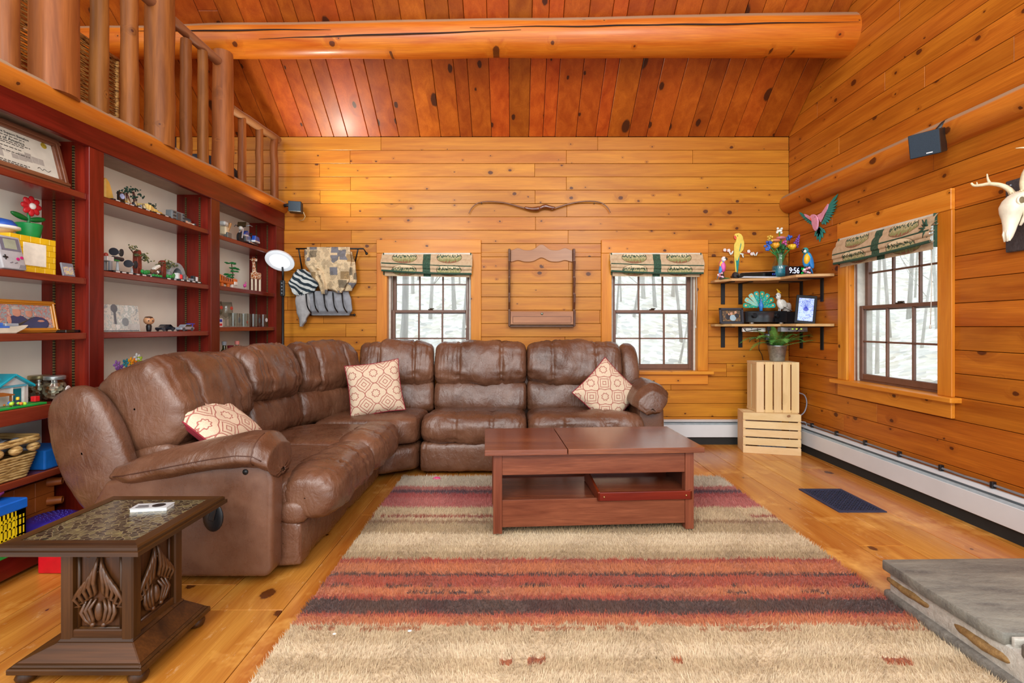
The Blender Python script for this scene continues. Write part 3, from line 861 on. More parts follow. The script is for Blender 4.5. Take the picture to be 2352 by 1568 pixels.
mitre('edge_moulding', (tx1, ty0), (tx1, ty1), (-1, 0), 0, W_CARVE_Y); mitre('edge_moulding', (tx0, ty1), (tx0, ty0), (1, 0), 0, W_CARVE_Y)
MB().box(tx0 + .03, tx1 - .03, ty0 + .03, ty1 - .03, tz - .026, tz - .012).build('top_panel', W_CARVE_X, st)
cx0, cx1, cy0, cy1 = -1.285, -1.11, 1.365, 1.535
def ring(z0, z1, e0, e1, nm, mat=None, bev=.002):
    MB().add([(cx0-e0, cy0-e0, z0), (cx1+e0, cy0-e0, z0), (cx1+e0, cy1+e0, z0), (cx0-e0, cy1+e0, z0), (cx0-e1, cy0-e1, z1), (cx1+e1, cy0-e1, z1), (cx1+e1, cy1+e1, z1), (cx0-e1, cy1+e1, z1)],
             [(0,3,2,1),(4,5,6,7),(0,1,5,4),(1,2,6,5),(2,3,7,6),(3,0,4,7)]).build(nm, mat or W_CARVE_X, st, bevel=bev)
MB().box(cx0, cx1, cy0, cy1, .10, tz - .026).build('column_core', W_CARVE_Z, st)
for (x_, y_) in [(cx0, cy0), (cx1, cy0), (cx1, cy1), (cx0, cy1)]:
    MB().obox((x_, y_, (.10 + tz - .026) / 2), (.034, .034, tz - .126), (0, 0, PI / 4 * 0)).build('corner_post', W_CARVE_Z, st, bevel=.004)
for (za, zb) in ((.10, .128), (tz - .05, tz - .026)):
    MB().box(cx0 - .012, cx1 + .012, cy0 - .012, cy1 + .012, za, zb).build('frame_rail', W_CARVE_X, st, bevel=.003)
# stepped plinth
bx0, bx1, by0, by1 = -1.405, -1.03, 1.298, 1.60
ring(.098, .108, .022, .014, 'plinth_moulding')
def pl(z0, z1, e0, e1, nm):
    MB().add([(bx0-e0, by0-e0, z0), (bx1+e0, by0-e0, z0), (bx1+e0, by1+e0, z0), (bx0-e0, by1+e0, z0), (bx0-e1, by0-e1, z1), (bx1+e1, by0-e1, z1), (bx1+e1, by1+e1, z1), (bx0-e1, by1+e1, z1)],
             [(0,3,2,1),(4,5,6,7),(0,1,5,4),(1,2,6,5),(2,3,7,6),(3,0,4,7)]).build(nm, W_CARVE_X, st, bevel=.003)
pl(.035, .052, 0, 0, 'plinth'); pl(.052, .06, -.004, -.012, 'plinth_moulding')
MB().add([(bx0+.012, by0+.012, .06), (bx1-.012, by0+.012, .06), (bx1-.012, by1-.012, .06), (bx0+.012, by1-.012, .06), (cx0-.02, cy0-.02, .098), (cx1+.02, cy0-.02, .098), (cx1+.02, cy1+.02, .098), (cx0-.02, cy1+.02, .098)],
         [(0,3,2,1),(4,5,6,7),(0,1,5,4),(1,2,6,5),(2,3,7,6),(3,0,4,7)]).build('plinth_slope', W_CARVE_X, st, bevel=.002)
for (x_, y_) in [(bx0+.03, by0+.03), (bx1-.03, by0+.03), (bx1-.03, by1-.03), (bx0+.03, by1-.03)]:
    MB().lathe([(.012, 0), (.022, .006), (.026, .018), (.02, .03), (.014, .036)], (x_, y_, 0), 14).build('bun_foot', W_CARVE_Z, st, smooth=True)
# carved acanthus panels on the faces
def carve(o, ax, nrm):
    o, ax, nrm = Vector(o), Vector(ax), Vector(nrm)
    CV = pm('carved_oak', '4e2e14', .42, var=.35, vs=60, coat=.15)
    m = MB(); R = lambda a, z, d=0: o + ax * a * 1.35 + Vector((0, 0, z)) + nrm * d
    for s in (-1, 1):
        for k in range(5):
            w0 = .010 + .010 * k
            pts = [R(s * .004, .205 - .01 * k, .004), R(s * w0 * .7, .17 - .012 * k, .010), R(s * w0 * 1.05, .135 - .012 * k, .010), R(s * w0 * .8, .105 - .010 * k, .006), R(s * w0 * 1.2, .092 - .008 * k, .004)]
            m.tube(pts, [.003, .006, .006, .005, .003], 6)
        for k in range(3):
            pts = [R(s * (.008 + .010 * k), .085, .003), R(s * (.018 + .009 * k), .06 - .006 * k, .010), R(s * (.012 + .008 * k), .03 - .003 * k, .008), R(s * .012, .012, .008)]
            m.tube(pts, [.003, .006, .005, .005], 6)
        sp_ = [R(s * (.022 + .012 * math.cos(a) * (1 - a / 8)), .215 + .012 * math.sin(a) * (1 - a / 8), .008) for a in [i * .7 for i in range(9)]]
        m.tube(sp_, .004, 6)
        m.ell(R(s * .012, .014, .009), .007)
    m.ell(R(0, .05, .006), (.011, .011, .028))
    m.build('carving', CV, st, smooth=True)
    q_ = MB()
    for s in (-1, 1):
        q_.tube([R(s * .045, .0, .002), R(s * .045, .225, .002)], .005, 6)
    q_.tube([R(-.045, .0, .002), R(.045, .0, .002)], .005, 6)
    q_.build('panel_bead', W_CARVE_Z, st, smooth=True)
carve(((cx0 + cx1) / 2, cy0, .128), (1, 0, 0), (0, -1, 0)); carve((cx1, (cy0 + cy1) / 2, .128), (0, 1, 0), (1, 0, 0))
# small white book on the side table
m = thing('small_book', 'thin white booklet with dark printed cover on the side table', 'book', (-1.21, 1.575, tz - .002), math.radians(8))
MB().box(-.055, .055, -.022, .022, 0, .010).build('pages', pm('paper', 'e4e4e0', .7), m)
MB().box(-.057, .057, -.0235, .0235, .010, .0115).build('cover', pm('cover_grey', 'b9b9b9', .4), m)
mm_ = MB().lathe([(.0, .0116), (.02, .0116), (.02, .0121), (0, .0121)], (.02, 0, 0), 20); mm_.v = [(a, b_ * .8, c_) for a, b_, c_ in mm_.v]
mm_.box(-.045, -.005, -.014, -.008, .0116, .0121).box(-.045, -.012, -.002, .004, .0116, .0121)
mm_.build('print', BLACK, m)

# ---------------------------------------------------------------- rug
RX0, RX1, RY0, RY1 = -.735, 1.362, .80, 3.112
def rugmat():
    m, t, b = _new('shag_rug'); q = NT(t)
    geo = q.n('ShaderNodeNewGeometry'); sp = q.n('ShaderNodeSeparateXYZ'); q.l(geo.outputs['Position'], sp.inputs[0])
    x, y = sp.outputs[0], sp.outputs[1]
    w1 = q.noise(q.comb(q.math('MULTIPLY', x, 1.2), 0.0, 0.0), 2.0, 2)
    w2 = q.noise(geo.outputs['Position'], 45, 2)
    yy = q.math('ADD', y, q.math('ADD', q.math('MULTIPLY_ADD', w1, .03, -.015), q.math('MULTIPLY_ADD', w2, .035, -.0175)))
    lo, hi = .8, 3.112
    def Yp(p): return FX * .975 / (p - HY)
    be, bd, bl, rd, rs, orr, dk, br = 'd6bd98', 'bfa47e', 'e6d0ae', 'b4523e', 'c0665a', 'cc7a50', '5a3a36', 'a58060'
    st_ = [(3.2, 'd0c2ac'), (Yp(1113), 'bc7068'), (Yp(1121), '62404e'), (Yp(1128), 'b45654'), (Yp(1139), 'c4706a'), (Yp(1160), be), (Yp(1190), br), (Yp(1196), bd), (Yp(1220), bl), (Yp(1246), be), (Yp(1262), bd),
           (Yp(1278), rd), (Yp(1286), orr), (Yp(1311), dk), (Yp(1315), rd), (Yp(1342), orr), (Yp(1360), rd), (Yp(1369), dk), (Yp(1402), rd), (Yp(1409), orr), (Yp(1427), be), (Yp(1470), bl), (Yp(1500), be), (Yp(1540), bl), (1.15, be)]
    st_ = [(max(0, min(1, (a - lo) / (hi - lo))), lin(c)) for a, c in st_]
    st_.sort(key=lambda e: e[0])
    # constant ramp: colour holds upwards from its stop; stops are listed by far edge, so shift colours
    cols = [(st_[i - 1][0] if i else 0.0, st_[i][1]) for i in range(len(st_))]
    c = q.ramp(q.maprange(yy, lo, hi, 0, 1), cols, 'CONSTANT')
    # broken dashes
    def dash(y0, hw, col, thr, c, seed):
        near = q.math('LESS_THAN', q.math('ABSOLUTE', q.math('SUBTRACT', yy, y0)), hw)
        n = q.noise(q.comb(q.math('MULTIPLY', x, 2.2), 0.0, seed), 1.5, 3, .7)
        return q.mix(q.math('MULTIPLY', near, q.math('GREATER_THAN', n, thr)), c, lin(col))
    c = dash(Yp(1180), .016, 'a85a48', .47, c, 3.0)
    c = dash(Yp(1337), .008, dk, .52, c, 8.0)
    c = dash(Yp(1352), .007, dk, .55, c, 5.0)
    c = dash(Yp(1508), .013, 'b3653f', .56, c, 11.0)
    c = dash(Yp(1435), .008, 'b87a55', .5, c, 14.0)
    n3 = q.noise(geo.outputs['Position'], 240, 3, .7)
    n4 = q.noise(geo.outputs['Position'], 5, 4, .6)
    c = q.mix(q.maprange(n3, .3, .7, .45, 0), c, q.mix(.5, c, lin('40301f'), 'MULTIPLY'))
    c = q.mix(q.maprange(n4, .35, .7, .18, 0), c, lin('8a7358'))
    q.l(c, b.inputs['Base Color']); b.inputs['Roughness'].default_value = .95; b.inputs['Specular IOR Level'].default_value = .1
    b.inputs['Sheen Weight'].default_value = .3
    return m
RUG = rugmat()
rg = thing('area_rug', 'shaggy beige area rug with red, rust and brown stripes', 'rug', ((RX0 + RX1) / 2, (RY0 + RY1) / 2, 0))
MB().box(RX0, RX1, RY0, RY1, .001, .010).build('backing', RUG, rg, bevel=.003)
rn = np.random.default_rng(4)
N = 230000
bx = rn.uniform(RX0, RX1, N); by = RY0 + (RY1 - RY0) * rn.random(N) ** 1.25
by = np.clip(by, RY0, RY1)
ang = rn.uniform(0, 2 * np.pi, N); lean = rn.uniform(.002, .013, N); hh = rn.uniform(.010, .021, N)
la = rn.uniform(0, 2 * np.pi, N); wv = rn.uniform(.0012, .0024, N)
# tufts: shared lean field
la = la * .45 + 4.0 + 2.5 * np.sin(bx * 9 + np.sin(by * 7)) + np.cos(by * 11)
v0 = np.stack([bx - np.cos(ang) * wv, by - np.sin(ang) * wv, np.full(N, .007)], 1)
v1 = np.stack([bx + np.cos(ang) * wv, by + np.sin(ang) * wv, np.full(N, .007)], 1)
v2 = np.stack([bx + np.cos(la) * lean, by + np.sin(la) * lean, .008 + hh], 1)
off = np.array(ORG['area_rug'])
V = np.stack([v0, v1, v2], 1).reshape(-1, 3) - off
me = bpy.data.meshes.new('pile')
me.vertices.add(3 * N); me.vertices.foreach_set('co', V.ravel())
me.loops.add(3 * N); me.loops.foreach_set('vertex_index', np.arange(3 * N, dtype=np.int32))
me.polygons.add(N); me.polygons.foreach_set('loop_start', np.arange(0, 3 * N, 3, dtype=np.int32))
me.update(calc_edges=True); me.materials.append(RUG)
o = bpy.data.objects.new('pile', me); C.objects.link(o); o.parent = rg; o['kind'] = 'stuff'
# crumbs on the rug
for (px, py, c_, r_) in [(768, 1455, 'ece6da', .006), (941, 1448, 'c9d2d8', .007), (1133, 1124, 'd8dce0', .008)]:
    p = at(px, py, FX * .97 / (py - HY))
    MB().ell((p.x, p.y, .030), (r_, r_ * .8, .002), nu=7, nv=4).one('crumb', pm('crumb_' + c_, c_, .6), {768: 'tiny cream scrap lying on the beige part of the rug', 941: 'tiny blue-white paper scrap lying on the rug near its dark stripe', 1133: 'tiny white scrap by the coffee table leg'}[px], 'scrap')
# ---------------------------------------------------------------- sectional sofa
def leather(name='brown_leather', wr=1.0):
    m, t, b = _new(name); q = NT(t)
    geo = q.n('ShaderNodeNewGeometry'); P_ = geo.outputs['Position']
    f = q.noise(P_, 2.2, 5, .6)
    c = q.ramp(f, [(.3, lin('4c2e1e')), (.5, lin('623e2b')), (.75, lin('7a523c'))])
    f2 = q.noise(P_, 14, 5, .6)
    c = q.mix(q.maprange(f2, .45, .75, 0, .3), c, lin('866048'))
    q.l(c, b.inputs['Base Color'])
    rr = q.maprange(f2, .3, .7, .22, .38); q.l(rr, b.inputs['Roughness'])
    b.inputs['Specular IOR Level'].default_value = .55
    b.inputs['Coat Weight'].default_value = .12; b.inputs['Coat Roughness'].default_value = .22
    mp = q.n('ShaderNodeMapping'); mp.inputs['Scale'].default_value = (1, 1, .4); q.l(P_, mp.inputs[0])
    w1 = q.noise(mp.outputs[0], 11, 4, .55, 1.6)
    w2 = q.noise(P_, 26, 4, .6, 1.2)
    vo = q.voro(P_, 420, feat='DISTANCE_TO_EDGE')
    h = q.math('ADD', q.math('MULTIPLY', w1, .7 * wr), q.math('MULTIPLY', w2, .3 * wr))
    h = q.math('MULTIPLY_ADD', q.maprange(vo.outputs['Distance'], 0, .25, 0, 1), .012, h)
    q.bump(h, .5, .02, b)
    return m
LEA = leather(); VIN = leather('smooth_leather', .12)
sofa = thing('sectional_sofa', 'brown leather L-shaped reclining sectional sofa with padded backs', 'sofa', (-.6, 3.1, 0))
def sgn(x): return 1 if x >= 0 else -1
def cush(A, B, dc, zc, hd, hz, tilt=0, p=2.6, pe=3.2, nu=30, nv=36, amp=.010, pleat=.006, npl=13, bow=0, crease=None, name='cushion', par=None, seed=0, hz_end=None, frq=6, build=True, mbx=None, sag=0, mid=0, wrk=.0025):
    """puffed cushion swept from A to B (plan points); depth axis points to the right-hand... away from the room"""
    A, B = Vector(A), Vector(B)
    t = (B - A); L = t.length; t.normalize()
    n = Vector((-t.y, t.x))                       # depth direction (towards the back of the sofa)
    m = mbx or MB()
    ct_, st_ = math.cos(tilt), math.sin(tilt)
    def fn(u, v):
        w_ = -math.cos(u * PI)                    # -1..1 along
        s = sgn(w_) * (abs(w_) ** .8)
        k = max(0.0, 1 - abs(s) ** pe) ** (1 / pe)
        k = .02 + .98 * k
        th = 2 * PI * v
        c0, s0 = math.cos(th), math.sin(th)
        a = sgn(c0) * abs(c0) ** (2 / p) * hd; b_ = sgn(s0) * abs(s0) ** (2 / p) * hz
        k1 = k
        if crease:
            for (cu, cw, ca) in crease: k1 *= 1 - ca * math.exp(-((s - cu) / cw) ** 2)
        # pleats radiating from the end seams and from the creases
        dx = (1 - abs(s)) * L / 2; e = math.exp(-dx / .05)
        if crease:
            for (cu, cw, ca) in crease: e += .9 * math.exp(-abs(s - cu) * L / 2 / .04)
        pl_ = pleat * min(1, e) * math.sin(th * npl + 5 * noise.noise(Vector((seed, th * 1.5, s * 2)))) * (.4 + abs(noise.noise(Vector((seed + 4, th * 3, s)))) * 1.6)
        if mid: k1 *= 1 + .05 * max(0, 1 - (abs(s) / mid) ** 4)
        nz = amp * noise.noise(Vector((A.x + s * L * frq * .5, a * frq + seed * 3.1, b_ * frq + seed))) + amp * .5 * noise.noise(Vector((s * L * frq, a * frq * 2.2 + seed, b_ * frq * 2.2)))
        wk = wrk * (1 - 2.2 * abs(noise.noise(Vector((s * L * 17 + seed + .6 * th, th * .9, seed))))) * k
        rr = k1 + (nz + pl_ + wk) / max(hd, hz) * k
        a *= rr; b_ *= rr
        d = dc + a * ct_ + b_ * st_; z = zc - a * st_ + b_ * ct_ - sag * (1 - s * s) * (s0 > 0)
        P2 = A + t * (L * (s + 1) / 2) + n * (d - bow * (1 - s * s))
        return Vector((P2.x, P2.y, z))
    m.grid(fn, nu, nv, closed_v=True)
    if not build: return m
    return m.build(name, LEA, par or sofa, smooth=True)
# plan polyline of the back cushions' face (mid height); order so that depth points away from the room
PB = [(-1.44, 1.95), (-1.44, 2.54), (-1.40, 3.06), (-1.16, 3.52), (-.61, 3.60), (.10, 3.60), (.83, 3.60)]
def back_unit(A, B, seed, tilt, dep=.15, top=.855, thr=(.0, .27, .73, 1.0), zsplit=.545, lum=True, big=1.0):
    A, B = Vector(A), Vector(B)
    hzc = (top - zsplit + .03) / 2; zc = zsplit - .015 + hzc
    bk_ = bpy.data.objects.new('backrest', None); C.objects.link(bk_); bk_.parent = sofa; reg(bk_, ORG['sectional_sofa'])
    q1 = 1 - 2 * thr[1]
    cush(A, B, dep * .72, zc, dep * 1.0, hzc, tilt, p=2.8, pe=7, amp=.018, pleat=.008, npl=15, seed=seed, name='head_cushion', par=bk_, nu=96, nv=64, crease=[(-q1, .03, .075), (q1, .03, .075)], mid=q1, frq=7, wrk=.004)
    if lum:
        cush(A, B, dep * .72 - .035, zsplit - .09, dep * .82, .132, tilt * .7, p=3.0, pe=8, amp=.016, pleat=.005, seed=seed + 7, name='lumbar_panel', par=bk_, crease=[(.02, .025, .05)], nu=60, nv=48)
    return bk_
back_unit(PB[0], PB[1], 1, .42, .185, .845, zsplit=.47)
back_unit(PB[1], PB[2], 5, .40, .17, .862)
back_unit(PB[2], PB[3], 9, .34, .16, .866)
back_unit(PB[3], PB[4], 13, .28, .15, .866)
back_unit(PB[4], PB[5], 17, .24, .145, .866)
back_unit(PB[5], PB[6], 21, .24, .145, .866)
# outer shells behind the backs
def shell(A, B, d0, d1, z1, tl):
    A, B = Vector(A), Vector(B); t = (B - A).normalized(); n = Vector((-t.y, t.x))
    pr = [(d0, .06), (d1, .06), (d1 + tl, z1 - .06), (d1 + tl - .03, z1), (d0 + tl, z1), (d0 + .02, .4)]
    MB().prism(pr, (A.x, A.y, 0), (n.x, n.y, 0), (0, 0, 1), (B.x - A.x, B.y - A.y, 0)).build('outer_back', LEA, sofa, bevel=.03, seg=3, smooth=True)
shell((-1.40, 1.96), (-1.41, 3.0), .14, .34, .74, .12)
shell((-1.40, 3.0), (-1.16, 3.45), .14, .30, .74, .06)
shell((-1.16, 3.5), (-.61, 3.57), .14, .30, .74, .05)
shell((-.61, 3.60), (.86, 3.60), .14, .30, .74, .05)
# wings closing the backs
cush((-1.53, 1.85), (-1.53, 1.965), .17, .50, .135, .265, .36, p=2.4, pe=3, amp=.012, pleat=.004, seed=31, name='back_wing', nu=18, nv=44)
cush((.82, 3.64), (.985, 3.64), .10, .66, .12, .205, .24, p=2.4, pe=2.8, amp=.008, pleat=.004, seed=33, name='back_wing', nu=20, nv=40)
# seats
def seat(A, B, seed, deep=.50, fo=0.0, zc=.305):
    A, B = Vector(A), Vector(B)
    s_ = bpy.data.objects.new('seat', None); C.objects.link(s_); s_.parent = sofa; reg(s_, ORG['sectional_sofa'])
    cush(A, B, .12 + (deep - .12) / 2 + .02, zc - .002, (deep - .12) / 2 + .06, .093, 0, p=3.2, pe=5, amp=.008, pleat=.003, seed=seed, name='seat_pad', par=s_, nu=34, nv=44, crease=[(-.36, .03, .05), (.36, .03, .05)])
    cush(A, B, .122, zc, .132, .108, 0, p=2.5, pe=5, amp=.014, pleat=.007, npl=17, seed=seed, name='seat_roll', par=s_, nu=90, nv=56, crease=[(-.34, .03, .07), (.34, .03, .07)], wrk=.004)
    cush(A, B, .095 + fo, .122, .072, .10, 0, p=4.2, pe=14, amp=.006, pleat=.004, npl=19, seed=seed + 5, name='footrest_panel', par=s_, nu=70, nv=44, crease=[(-.1, .03, .06)])
seat((-.725, 1.905), (-.725, 2.485), 41, .64, .115)
seat((-.725, 2.49), (-.725, 3.02), 45, .64, .115)
MB().box(-.95, -.865, 1.91, 2.0, .03, .20).build('footrest_side', VIN, sofa, bevel=.012, seg=3, smooth=True)
cush((-.855, 1.895), (-.855, 2.02), .05, .245, .06, .05, 0, p=3, pe=3.5, amp=.004, pleat=.004, seed=77, name='footrest_pad', nu=20, nv=30)
seat((-.63, 3.13), (.09, 3.13), 51, .46)
seat((.095, 3.13), (.885, 3.13), 55, .46)
# corner wedge seat
def wedge(z0, z1, ins, name, puff, seed):
    F0, F1 = Vector((-.80 - ins, 3.035 + ins * .4)), Vector((-.64, 3.135 + ins))
    back = [Vector((-1.36, 3.05)), Vector((-1.24, 3.42)), Vector((-1.0, 3.55)), Vector((-.63, 3.58))]
    def bp(u):
        f = u * 3; i = min(2, int(f)); return back[i].lerp(back[i + 1], f - i)
    def fn(u, v):
        # v around the section: front-bottom -> front -> top -> back -> bottom
        th = 2 * PI * v
        p = 4.5
        a = sgn(math.cos(th)) * abs(math.cos(th)) ** (2 / p); b_ = sgn(math.sin(th)) * abs(math.sin(th)) ** (2 / p)
        s = -math.cos(u * PI); k = (.02 + .98 * max(0, 1 - abs(s) ** 7) ** (1 / 7))
        nz = 1 + puff * noise.noise(Vector((u * 3 + seed, a * 2, b_ * 2)))
        d = (a * k * nz + 1) / 2; z = (z0 + z1) / 2 + b_ * k * nz * (z1 - z0) / 2
        uu = (s + 1) / 2
        q_ = F0.lerp(F1, uu).lerp(bp(uu), d)
        if b_ > .5: z += .012 * math.sin(PI * uu) * math.sin(PI * min(1, max(0, d)))
        return Vector((q_.x, q_.y, z))
    return MB().grid(fn, 36, 48, closed_v=True).build(name, LEA, sofa, smooth=True)
wedge(.208, .402, 0, 'corner_seat', .05, 61)
wedge(.03, .215, .012, 'corner_base', .02, 63)
# stuffing core between back and seat
MB().box(-1.74, -1.52, 1.99, 3.02, .1, .70).build('core', LEA, sofa, bevel=.03)
MB().box(-.60, .80, 3.67, 3.86, .1, .72).build('core', LEA, sofa, bevel=.03)
MB().box(-1.6, -.95, 1.95, 3.05, .05, .26).build('frame', LEA, sofa, bevel=.02)  # unseen under-body box, added to block light below the left seats
MB().box(-.6, .86, 3.24, 3.9, .05, .26).build('frame', LEA, sofa, bevel=.02)  # same added light-blocking box below the right seats
# near arm: side panel, front edge, pad
def arm_left():
    y0, y1 = 1.815, 1.905
    pr = [(-1.62, .03), (-.955, .03), (-.935, .06), (-.93, .40), (-.945, .475), (-.985, .51), (-1.08, .50), (-1.58, .40), (-1.64, .30)]
    MB().prism(pr, (0, y0, 0), (1, 0, 0), (0, 0, 1), (0, y1 - y0, 0)).build('arm_panel', VIN, sofa, bevel=.022, seg=4, smooth=True)
    # pad: fat bolster with a drooping front end
    m = MB()
    path = [(-1.60, .405), (-1.45, .432), (-1.3, .462), (-1.15, .49), (-1.05, .505), (-.98, .502), (-.935, .47), (-.925, .425)]
    rad = [.035, .062, .070, .073, .078, .078, .066, .036]
    def fn(u, v):
        f = u * (len(path) - 1); i = min(len(path) - 2, int(f)); w_ = f - i
        w2 = w_ * w_ * (3 - 2 * w_)
        x_ = path[i][0] + (path[i+1][0] - path[i][0]) * w_; z_ = path[i][1] + (path[i+1][1] - path[i][1]) * w_
        r_ = rad[i] + (rad[i+1] - rad[i]) * w2
        if u < .02: r_ *= .3
        if u > .985: r_ *= .35
        th = 2 * PI * v
        nz = .006 * noise.noise(Vector((x_ * 9, math.cos(th) * 2, math.sin(th) * 2))) + .003 * math.sin(th * 9 + x_ * 20) * max(0, (u - .62) * 2.6)
        rr = r_ + nz
        return Vector((x_, 1.885 + (rr * 1.55) * math.cos(th), z_ + rr * (math.sin(th) if math.sin(th) > 0 else .75 * math.sin(th))))
    m.grid(fn, 70, 40, closed_v=True)
    m.build('arm_pad', LEA, sofa, smooth=True)
    # stitched seam lines on the pad
    s = MB()
    pts = [fn(.05 + .75 * i / 24, .5 - .02) + Vector((0, -.0005, 0)) for i in range(25)]
    s.tube(pts, .0022, 5)
    pts = [fn(.70 + .0 * i, .28 + .30 * i / 12) * 1.0 for i in range(13)]
    s.tube(pts, .0022, 5)
    s.build('arm_seam', pm('leather_seam', '4a2818', .5), sofa, smooth=True)
    MB().lathe([(0, 0), (.010, .001), (.011, .004), (0, .006)], (-1.035, y0 + .001, .440), 14, (0, -1, 0)).build('snap', BLACKM, sofa, smooth=True)
    lv = MB().ell((-1.16, y0, .265), (.040, .010, .056), nu=20, nv=10).build('lever_cup', BLACK, sofa, smooth=True)
    MB().obox((-1.155, y0 - .012, .285), (.022, .008, .06), (0, .25, 0)).build('lever', BLACK, lv, bevel=.003)
arm_left()
def arm_right():
    pr = [(.865, .03), (1.03, .03), (1.045, .25), (1.04, .42), (1.0, .50), (.93, .52), (.87, .48), (.855, .3)]
    MB().prism(pr, (0, 3.25, 0), (1, 0, 0), (0, 0, 1), (0, .6, 0)).build('arm_panel', VIN, sofa, bevel=.02, seg=4, smooth=True)
    m = MB()
    path = [(3.185, .435), (3.205, .50), (3.26, .535), (3.36, .545), (3.5, .55), (3.62, .55)]
    rad = [.03, .062, .075, .078, .075, .05]
    def fn(u, v):
        f = u * (len(path) - 1); i = min(len(path) - 2, int(f)); w_ = f - i
        y_ = path[i][0] + (path[i+1][0] - path[i][0]) * w_; z_ = path[i][1] + (path[i+1][1] - path[i][1]) * w_
        r_ = rad[i] + (rad[i+1] - rad[i]) * w_
        if u < .02 or u > .985: r_ *= .3
        th = 2 * PI * v
        rr = r_ + .006 * noise.noise(Vector((y_ * 12, math.cos(th) * 2, math.sin(th) * 2))) + .003 * math.sin(th * 8) * max(0, .4 - u)
        a = rr * 1.65 * math.cos(th); zz = rr * math.sin(th)
        if math.cos(th) < 0: zz += a * .55                     # droops over the seat side
        return Vector((.945 + a, y_, z_ + zz - .01 * math.cos(th)))
    m.grid(fn, 50, 36, closed_v=True).build('arm_pad', LEA, sofa, smooth=True)
arm_right()

# throw pillows -------------------------------------------------------------
def pilmat():
    m, t, b = _new('lattice_print'); q = NT(t)
    tc = q.n('ShaderNodeTexCoord'); sp = q.n('ShaderNodeSeparateXYZ'); q.l(tc.outputs['Object'], sp.inputs[0])
    k = 7.2
    def cell(v, o=0.0): return q.math('SUBTRACT', q.math('FRACT', q.math('ADD', q.math('MULTIPLY', v, k), .5 + o)), .5)
    def rings(ox, oz):
        x, z = cell(sp.outputs[0], ox), cell(sp.outputs[2], oz)
        ax_, az = q.math('ABSOLUTE', x), q.math('ABSOLUTE', z)
        r = q.math('SQRT', q.math('ADD', q.math('MULTIPLY', x, x), q.math('MULTIPLY', z, z)))
        an = q.math('ARCTAN2', z, x)
        wav = q.math('MULTIPLY_ADD', q.math('COSINE', q.math('MULTIPLY', an, 8.0)), .022, r)
        line = lambda d, w_: q.math('LESS_THAN', q.math('ABSOLUTE', d), w_)
        l1 = line(q.math('SUBTRACT', wav, .17), .022)
        wav2 = q.math('MULTIPLY_ADD', q.math('COSINE', q.math('MULTIPLY', an, 4.0)), -.07, r)
        l2 = line(q.math('SUBTRACT', wav2, .43), .022)
        dm = q.math('ADD', ax_, az)
        return l1, l2, dm, line, ax_, az
    l1, l2, dm, line, ax_, az = rings(0.0, 0.0)
    L1, L2, dm2, _, bx_, bz = rings(.5, .5)
    d1 = line(q.math('SUBTRACT', dm2, .30), .024); d2 = line(q.math('SUBTRACT', dm2, .12), .022)
    tot = q.math('MAXIMUM', q.math('MAXIMUM', l1, l2), q.math('MAXIMUM', d1, d2))
    n = q.noise(tc.outputs['Object'], 260, 2)
    base = q.ramp(n, [(.3, lin('cbb196')), (.7, lin('dec8ac'))])
    red = q.ramp(n, [(.3, lin('9a5548')), (.7, lin('b4766a'))])
    q.l(q.mix(tot, base, red), b.inputs['Base Color']); b.inputs['Roughness'].default_value = .9
    q.bump(q.math('MULTIPLY_ADD', tot, .5, n), .3, .003, b)
    return m
PIL = pilmat(); PILB = pm('pillow_crimson', '8a1c2c', .85, bump=.2, bs=200)
def pillow(loc, rot, lab, sz=.40, th=.062, seed=0):
    t = thing('throw_pillow', lab, 'pillow', loc, rot, 'lattice-print throw pillows on the sofa')
    h = sz / 2
    def side(sg, front):
        def fn(u, v):
            a, b_ = 2 * u - 1, 2 * v - 1
            # pointed corners, slightly concave edges
            ea = 1 - .06 * (1 - b_ * b_) * a * a; eb = 1 - .06 * (1 - a * a) * b_ * b_
            k = max(0, (1 - a ** 4)) ** .55 * max(0, (1 - b_ ** 4)) ** .55
            y = sg * (th * k + .004 * noise.noise(Vector((a * 3, b_ * 3, seed))) * k + .0005)
            return Vector((a * h * ea, y, h + b_ * h * eb))
        return fn
    MB().grid(side(-1, True), 26, 26).build('front', PIL, t, smooth=True)
    MB().grid(side(1, False), 26, 26).build('back', PILB, t, smooth=True)
    e = MB(); f = side(-1, True); pts = []
    for i in range(20): pts.append(f(i / 20, 0))
    for i in range(20): pts.append(f(1, i / 20))
    for i in range(20): pts.append(f(1 - i / 20, 1))
    for i in range(21): pts.append(f(0, 1 - i / 20))
    e.tube(pts, .0035, 6).build('piping', PILB, t, smooth=True)
    return t
pillow((-.92, 3.20, .405), (math.radians(-14), math.radians(-7), math.radians(18)), 'square lattice-print throw pillow propped on the corner seat', .36, .055, 1)
pillow((.55, 3.375, .395), (math.radians(-18), math.radians(45), math.radians(-4)), 'lattice-print throw pillow set on its corner against the right arm', .37, .05, 2)
M3 = Matrix(((0, -.6, -.8), (1, .0, 0), (0, -.8, .6)))   # columns: local x along the sofa, local y into the cushion, local z up the lean
pillow((-1.225, 2.14, .475), tuple(M3.to_euler()), 'lattice-print throw pillow lying back behind the near arm', .35, .05, 3)
